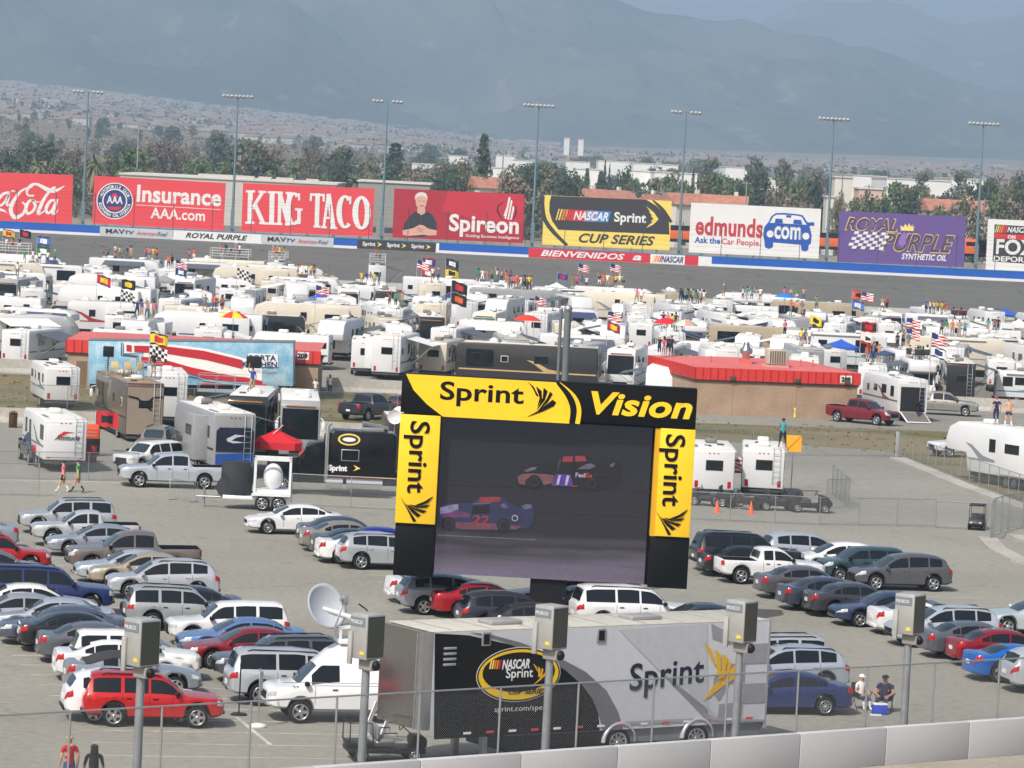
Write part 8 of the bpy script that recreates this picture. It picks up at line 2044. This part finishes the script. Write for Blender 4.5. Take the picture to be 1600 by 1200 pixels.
def sleeper_truck():
    p = G(528, 773); t = thing('sleeper_truck', 'black race hauler truck with tall sleeper cab and yellow oval emblem', 'truck', (p.x, p.y, 0), R_(184))
    gb = mat((.005,.005,.006), rough=.2, spec=.35, var=.03, name='truck_black')
    # +x is the nose, the side facing us is +y
    MB().prism([(-3.1,1.1),(-3.1,3.45),(-2.9,3.6),(.4,3.65),(.9,3.3),(.9,1.1)], -1.15, 1.15, 0, axis='y', bev=.05).build('sleeper', gb, t)
    cb = MB().prism([(.9,1.0),(.9,3.0),(1.7,2.85),(2.25,2.1),(2.3,1.0)], -1.1, 1.1, 0, axis='y', bev=.05).build('cab', gb, t)
    MB().add([(1.74,y,2.78) for y in (-.95,.95)] + [(2.29,y,2.1) for y in (.95,-.95)], [(0,1,2,3)]).build('windscreen', TEAL, cb); MB().box(1.15,1.95,1.10,1.125,2.05,2.7).build('side_window', GLASS, cb)
    MB().prism([(2.3,.8),(2.3,2.05),(3.9,1.85),(4.0,1.6),(4.0,.7)], -.95, .95, 0, axis='y', bev=.1).build('hood', gb, t); MB().box(4.0,4.04,-.6,.6,.85,1.7).build('grille', CHROME, t)
    MB().tube([(.75,1.25,.8),(.75,1.25,3.9),(.6,1.25,4.1)], .12, 12).build('exhaust_stack', CHROME, t)
    MB().tube([(-.2,1.1,.75),(.75,1.1,.75)], .32, 14).build('fuel_tank', CHROME, t); MB().tube([(-2.4,1.1,.75),(-.4,1.1,.75)], .32, 14).build('fuel_tank', CHROME, t)
    MB().box(-6,3.6,-.45,.45,.65,1.0).build('chassis', BLACK, t)
    for x in (3.1,-4.0,-5.2):
        for sd in (-1,1): ty, rm = wheel_mesh(.52, 2); o = link('wheel', ty, t, (x, sd*1.05, .52), (0,0,0 if sd < 0 else PI)); link('rim', rm, o)
    w_ = MB().box(-1.05,-.05,1.15,1.175,2.0,2.65, bev=.01).build('sleeper_window', STEEL, t); MB().box(-1.0,-.1,1.165,1.185,2.05,2.6).build('pane', GLASS, w_)
    def ell(rx, rz_, m, y): MB().prism([(-.45+rx*math.cos(2*PI*k/28), 3.2+rz_*math.sin(2*PI*k/28)) for k in range(28)], 1.15, y, 0, axis='y').build('emblem', m, t)
    ell(.62,.33,YEL_S,1.165); ell(.52,.25,BLK_S,1.175); ell(.36,.12,WHT_S,1.182)
    me = text_mesh('Sprint', .42, .006, .02)
    for v in me.vertices: v.co = (-v.co.x, -v.co.y, v.co.z)
    me.materials.clear(); me.materials.append(WHITE); link('lettering', me, t, (.62, 1.18, 1.45)); MB().prism([(-.75,1.45),(-1.15,1.62),(-.75,1.8),(-.92,1.62)], 1.16, 1.18, 0, axis='y').build('arrow', YEL_S, t)
    MB().tube([(-2.6,-.3,3.75),(-1.2,.2,4.05)], .16, 10).build('air_deflector', rgb(120,122,126), t); MB().box(-2.4,-1.2,-.5,.6,3.62,3.85, bev=.05).build('roof_unit', rgb(130,132,134), t)
    MB().box(-3.1,.9,1.15,1.17,1.12,1.17).build('marker_strip', mat((.6,.25,.05)), t)
sleeper_truck()
def sat_dish(px, py, Y, label):
    c = A(px, py, Y); t = thing('satellite_dish', label, 'satellite dish', (c.x, Y, 0)); MB().tube([(0,.1,0),(0,.1,c.z)], .035, 8).build('mast', STEEL, t); rows = [[(r*.42*math.cos(2*PI*k/20), -.12 + .12*r*r*-1, c.z + r*.42*math.sin(2*PI*k/20)) for k in range(20)] for r in (.01,.3,.6,.85,1)]
    MB().grid(rows, 0, True, closed=True).build('dish', AC_W, t); MB().tube([(0,-.1,c.z-.4),(.1,-.6,c.z-.1)], .015, 6).build('feed_arm', STEEL, t)
sat_dish(617, 651, 214, 'small white satellite dish left of the big screen')
# ------------------------------------------------------------ right hand paddock
def toy_hauler_open():
    p = G(1424, 659); t = rv_make('trailer', 9.6, 3.35, 'white', 'brown', 1, False, 0, False, seed=61); t.name = 'toy_hauler'; tag(t, 'white toy hauler with rear door lowered as a ramp, dark inside', 'travel trailer', GRPV)
    yaw = 102; u = Vector((math.cos(R_(yaw)), math.sin(R_(yaw)), 0)); t.location = p + u*4.8; t.rotation_euler = (0,0,R_(yaw)); h = 4.8
    MB().box(-h-.05,-h-.0,-1.18,1.18,.7,3.0).build('door_frame', RV_WHITE, t)
    MB().box(-h-.07,-h-.05,-1.02,1.02,.8,2.75).build('bay_shade_panel', mat((.012,.012,.014), rough=.9), t)  # flat black panel stands in for the shade inside the open bay
    rp = MB().box(-h-2.1,-h-.06,-1.02,1.02,-.04,.04, 0, Matrix.Translation((-h,0,.75)) @ Matrix.Rotation(R_(-19),4,'Y') @ Matrix.Translation((h,0,0)), .02); rp.build('ramp_door', rgb(226,226,224), t)
    MB().box(-h-2.0,-h-.12,-.92,.92,.045,.055, 0, Matrix.Translation((-h,0,.75)) @ Matrix.Rotation(R_(-19),4,'Y') @ Matrix.Translation((h,0,0))).build('ramp_mat', rgb(110,104,100, rough=.9), t)
    q = t.location - u*(h+.35) + Vector((.35,0,.72)); b = thing('dirt_bike', 'dirt bike standing in the open rear of the toy hauler', 'motorbike', q, R_(80))
    for x in (-.55,.6): ty, rm = wheel_mesh(.32, 2); o = link('wheel', ty, b, (x, 0, .32)); link('rim', rm, o); o.scale = (1,.5,1)
    MB().prism([(-.5,.5),(-.6,.85),(-.1,.8),(.2,.95),(.45,.8),(.2,.35),(-.2,.3)], -.12,.12,0,axis='y',bev=.03).build('frame', BLACK, b); MB().tube([(.5,-.35,1.05),(.42,0,1.0),(.5,.35,1.05)], .02, 6).build('handlebar', BLACK, b); MB().tube([(.42,0,1.0),(.6,0,.34)], .04, 6).build('fork', STEEL, b)
toy_hauler_open()
t = own_rv('fifth_wheel_trailer', 'long white fifth wheel at the right edge with two men on its roof', 'fifth wheel', 1668, 775, 119, 'fifth', 11.5, 3.75, 'white', 'grey', 2, 'left', 0, False, seed=64, glazed=1)
car('small_pickup', WH, 205, ('L',1446,'B',716), 'white pickup hitched ahead of the long white fifth wheel', group=GRPV)
H = 3.79
for px, py, lb, sh, lg, shs in ((1556,654,'man in dark overalls standing on the roof of the white fifth wheel','navy','navy',False), (1576,652,'bare chested man in dark shorts standing on the white fifth wheel roof','skin','navy',True)):
    u = Vector((math.cos(R_(119)), math.sin(R_(119)), 0)); c = Vector(t.location); dr = ray(px, py); n = Vector((-u.y, u.x, 0)); s = (c - Vector((0,0,HC))).dot(n)/dr.dot(n); q = Vector((0,0,HC)) + dr*s
    person((q.x, q.y, H), 185 if sh == 'navy' else 5, lb, 'hips' if sh == 'skin' else 'stand', sh, lg, shs, 'cap' if sh == 'navy' else 'hair', None, 1.8, girth=1.12, skin=0)
t = own_rv('fifth_wheel_trailer', 'white trailer with ladder on its tail, right of the big screen', 'fifth wheel', 1190, 782, 87, 'fifth', 8.0, 3.0, 'white', 'black', 2, False, 0, False, seed=66)
own_rv('fifth_wheel_trailer', 'white trailer with dark windows beside the right end of the screen', 'fifth wheel', 1112, 784, 90, 'fifth', 8.0, 3.05, 'white', 'grey', 1, False, 0, False, seed=67)
q = Vector(t.location) + Vector((.9,-3.0,3.04)); person((q.x, q.y, q.z), 178, 'person in pale blue vest and black trousers on the trailer roof', 'hips', 'teal', 'black', False, 'cap', 'black', 1.78, girth=1.1)
flag(1124, 708, 'striped', 'striped national flag hanging between the two white trailers', 24, 217)
def orange_sign():
    c = A(1240, 693, 222); t = thing('orange_sign', 'square orange sign on a thin pole in front of the grass', 'sign', (c.x, 222, 0), R_(4)); MB().tube([(0,.05,0),(0,.05,c.z+.3)], .03, 6).build('pole', STEEL, t)
    MB().box(-.48,.48,-.01,.02,c.z-.5,c.z+.5).build('sign_panel', rgb(250,176,36, rough=.6), t); MB().tube([(-.46,-.02,c.z-.48),(.46,-.02,c.z+.48)], .015, 6).build('brace', rgb(150,100,20), t)
orange_sign()
def cart(px, py, rz, label, roof=True, box=False, front=(.02,.02,.022)):
    p = G(px, py); t = thing('golf_cart', label, 'golf cart', (p.x, p.y, 0), R_(rz), 'small carts by the fence'); bk = mat(front, rough=.4)
    MB().box(-1.15,1.2,-.58,.58,.28,.5, bev=.05).build('floor', BLACK, t); MB().prism([(.7,.45),(.7,.95),(1.0,.95),(1.3,.6),(1.3,.4)], -.56,.56,0,axis='y',bev=.05).build('cowl', bk, t)
    MB().box(-.5,.05,-.55,.55,.6,.78, bev=.05).build('seat', rgb(60,60,62), t); MB().box(-.6,-.48,-.55,.55,.75,1.2, bev=.05).build('backrest', rgb(60,60,62), t); MB().box(-1.2,-.6,-.56,.56,.45,.85, bev=.03).build('cargo_box', bk, t)
    if roof:
        MB().box(-.9,.95,-.6,.6,1.85,1.93, bev=.03).build('canopy', BLACK, t)
        for x, x2 in ((.85,.75),(-.7,-.8)):
            for y in (-.54,.54): MB().tube([(x,y,.8),(x2,y,1.86)], .022, 6).build('roof_post', BLACK, t)
    for x in (-.75,.85):
        for y in (-.5,.5): ty, rm = wheel_mesh(.26, 1); o = link('wheel', ty, t, (x, y, .26), (0,0,0 if y < 0 else PI)); link('rim', rm, o)
    s = MB(); s.tube([(.85,.25,.9),(.5,.25,1.05)], .02, 6); s.tube([(.5+.05*math.sin(2*PI*k/12), .25+.17*math.cos(2*PI*k/12), 1.06+.13*math.sin(2*PI*k/12)) for k in range(13)], .015, 5); s.build('steering_wheel', BLACK, t)
    for y in (-.35,.35): MB().box(1.28,1.32,y-.09,y+.09,.55,.68).build('headlight', HEADL, t)
    return t
cart(1212, 797, 12, 'black six seat cart behind the fence, left of the low buggy', False); cart(1262, 800, 10, 'low black buggy at the right end of the cart line', False); cart(1110, 790, 170, 'dark cart beside the right end of the screen', False); cart(1526, 827, 258, 'small black utility buggy near the gate', True).scale = (.72, .72, .72)
def motorbike(px, py, rz, label):
    p = G(px, py); b = thing('motorbike', label, 'motorbike', (p.x, p.y, 0), R_(rz), 'motorbikes by the fence')
    for x in (-.7,.72): ty, rm = wheel_mesh(.32, 2); o = link('wheel', ty, b, (x, 0, .32)); link('rim', rm, o); o.scale = (1,.7,1)
    MB().prism([(-.7,.55),(-.75,.85),(-.2,.75),(.1,.98),(.45,.9),(.3,.35),(-.3,.28)], -.16,.16,0,axis='y',bev=.04).build('frame', mat((.03,.03,.03), rough=.25), b); MB().tube([(.48,-.38,1.1),(.42,0,1.05),(.48,.38,1.1)], .02, 6).build('handlebar', CHROME, b); MB().tube([(.45,0,1.0),(.72,0,.34)], .045, 6).build('fork', CHROME, b); MB().box(-.6,.0,-.14,.14,.76,.86,bev=.03).build('saddle', RUBBER, b)
motorbike(1136, 792, 20, 'black motorbike left of the orange tinted one'); motorbike(1160, 796, 160, 'black motorbike beside the white trailer tail')
def cone(px, py, label):
    p = G(px, py); t = thing('traffic_cone', label, 'traffic cone', (p.x, p.y, 0), 0, 'orange traffic cones'); og = rgb(250,90,40, rough=.6); MB().box(-.19,.19,-.19,.19,0,.04).build('foot', og, t); MB().lathe([(.15,.04),(.03,.70),(0,.70)], 14).build('body', og, t)
cone(1120, 801, 'left orange traffic cone behind the low fence'); cone(1173, 803, 'right orange traffic cone behind the low fence')
fence_run('chain_link_fence', 'low chain link fence between the right lot and the carts', [G(1070,812), G(1280,821), G(1460,824)], 1.55, 2.4, 0, CHAIN2, .025)
fence_run('chain_link_fence', 'chain link fence pen beside the carts', [G(1290,797), G(1326,795), G(1300,772)], 1.75, 2.2, 0, CHAIN2, .03)
fence_run('chain_gate', 'white framed chain link gate at the right', [G(1461,825), G(1541,829)], 1.5, 4.0, 0, CHAIN2, .035)
fence_run('chain_link_fence', 'curved chain link fence on the kerb at the right edge', [G(1546,845), G(1552,836), G(1575,828), G(1640,822)], 2.0, 1.8, 0, CHAIN2, .035)
fence_run('chain_link_fence', 'chain link fence along the kerb before the long white fifth wheel', [G(1402,714), G(1500,752), G(1640,802)], 1.7, 2.2, 0, CHAIN2, .025)
fence_run('chain_link_fence', 'long chain link fence across the road right of the screen', [G(1060,712), G(1400,714)], 1.8, 3.0, 0, CHAIN2, .025)
p = G(1401, 714); t = thing('gate_post', 'thick grey gate post where the long fence ends', 'post', (p.x, p.y, 0)); MB().box(-.14,.14,-.14,.14,0,1.75,bev=.02).build('post', GREY, t); [MB().box(-.2,-.14,-.08,.08,z,z+.14).build('hinge', BLACK, t) for z in (.3,.85,1.4)]
# kerbs and the strips behind them
def kerb(pts, w, h, name, m):
    q = [Vector((p.x, p.y, 0)) for p in pts]; n = []
    for i in range(len(q)):
        d = (q[min(i+1,len(q)-1)] - q[max(i-1,0)]).normalized(); n.append(Vector((-d.y, d.x, 0)))
    rows = [[a for a in q], [a + Vector((0,0,h)) for a in q], [a + b*w + Vector((0,0,h)) for a, b in zip(q, n)], [a + b*w for a, b in zip(q, n)]]
    o = MB().grid(rows, 0, False).build(name, m); tag(o, kind='structure')
kerb([G(1390,717), G(1420,729), G(1500,763), G(1600,799), G(1660,820)], 1.1, .14, 'kerb', conc_m)
kerb([G(1528,842), G(1542,858), G(1580,878), G(1640,890)], 1.0, .14, 'kerb', conc_m); kerb([G(1575,838), G(1590,845), G(1640,856)], .8, .12, 'kerb', conc_m)
kerb([G(-60,751), G(182,756), G(640,779)], .5, .08, 'kerb', conc_m)
sheet([(p.x, p.y) for p in (G(1402,708), G(1660,808), G(1660,690), G(1430,690))], .012, 'grass_verge', grass_m)
# wires of dry tufts along the verge edges
tr_ = random.Random(8); tm = MB()
for i in range(2600):
    x, y = tr_.uniform(-60, 60), tr_.uniform(246, 297)
    if -17 < x < -9 and y < 262 or (x > 1 and x < 11) or (x > 11 and (y < 259 or y > 284)) or (-9 < x < 1 and y > 282): continue
    s = tr_.uniform(.05,.13); a = tr_.uniform(0, PI); dx, dy = math.cos(a)*s*2, math.sin(a)*s*2
    tm.add([(x-dx,y-dy,.0),(x+dx,y+dy,.0),(x+dx*.6,y+dy*.6,s),(x-dx*.5,y-dy*.5,s*.8)], [(0,1,2,3)], tr_.choice((0,0,1)))
tag(tm.build('grass_tufts', [mat((.20,.165,.085), rough=1), mat((.13,.125,.05), rough=1)], fix=False), kind='stuff')
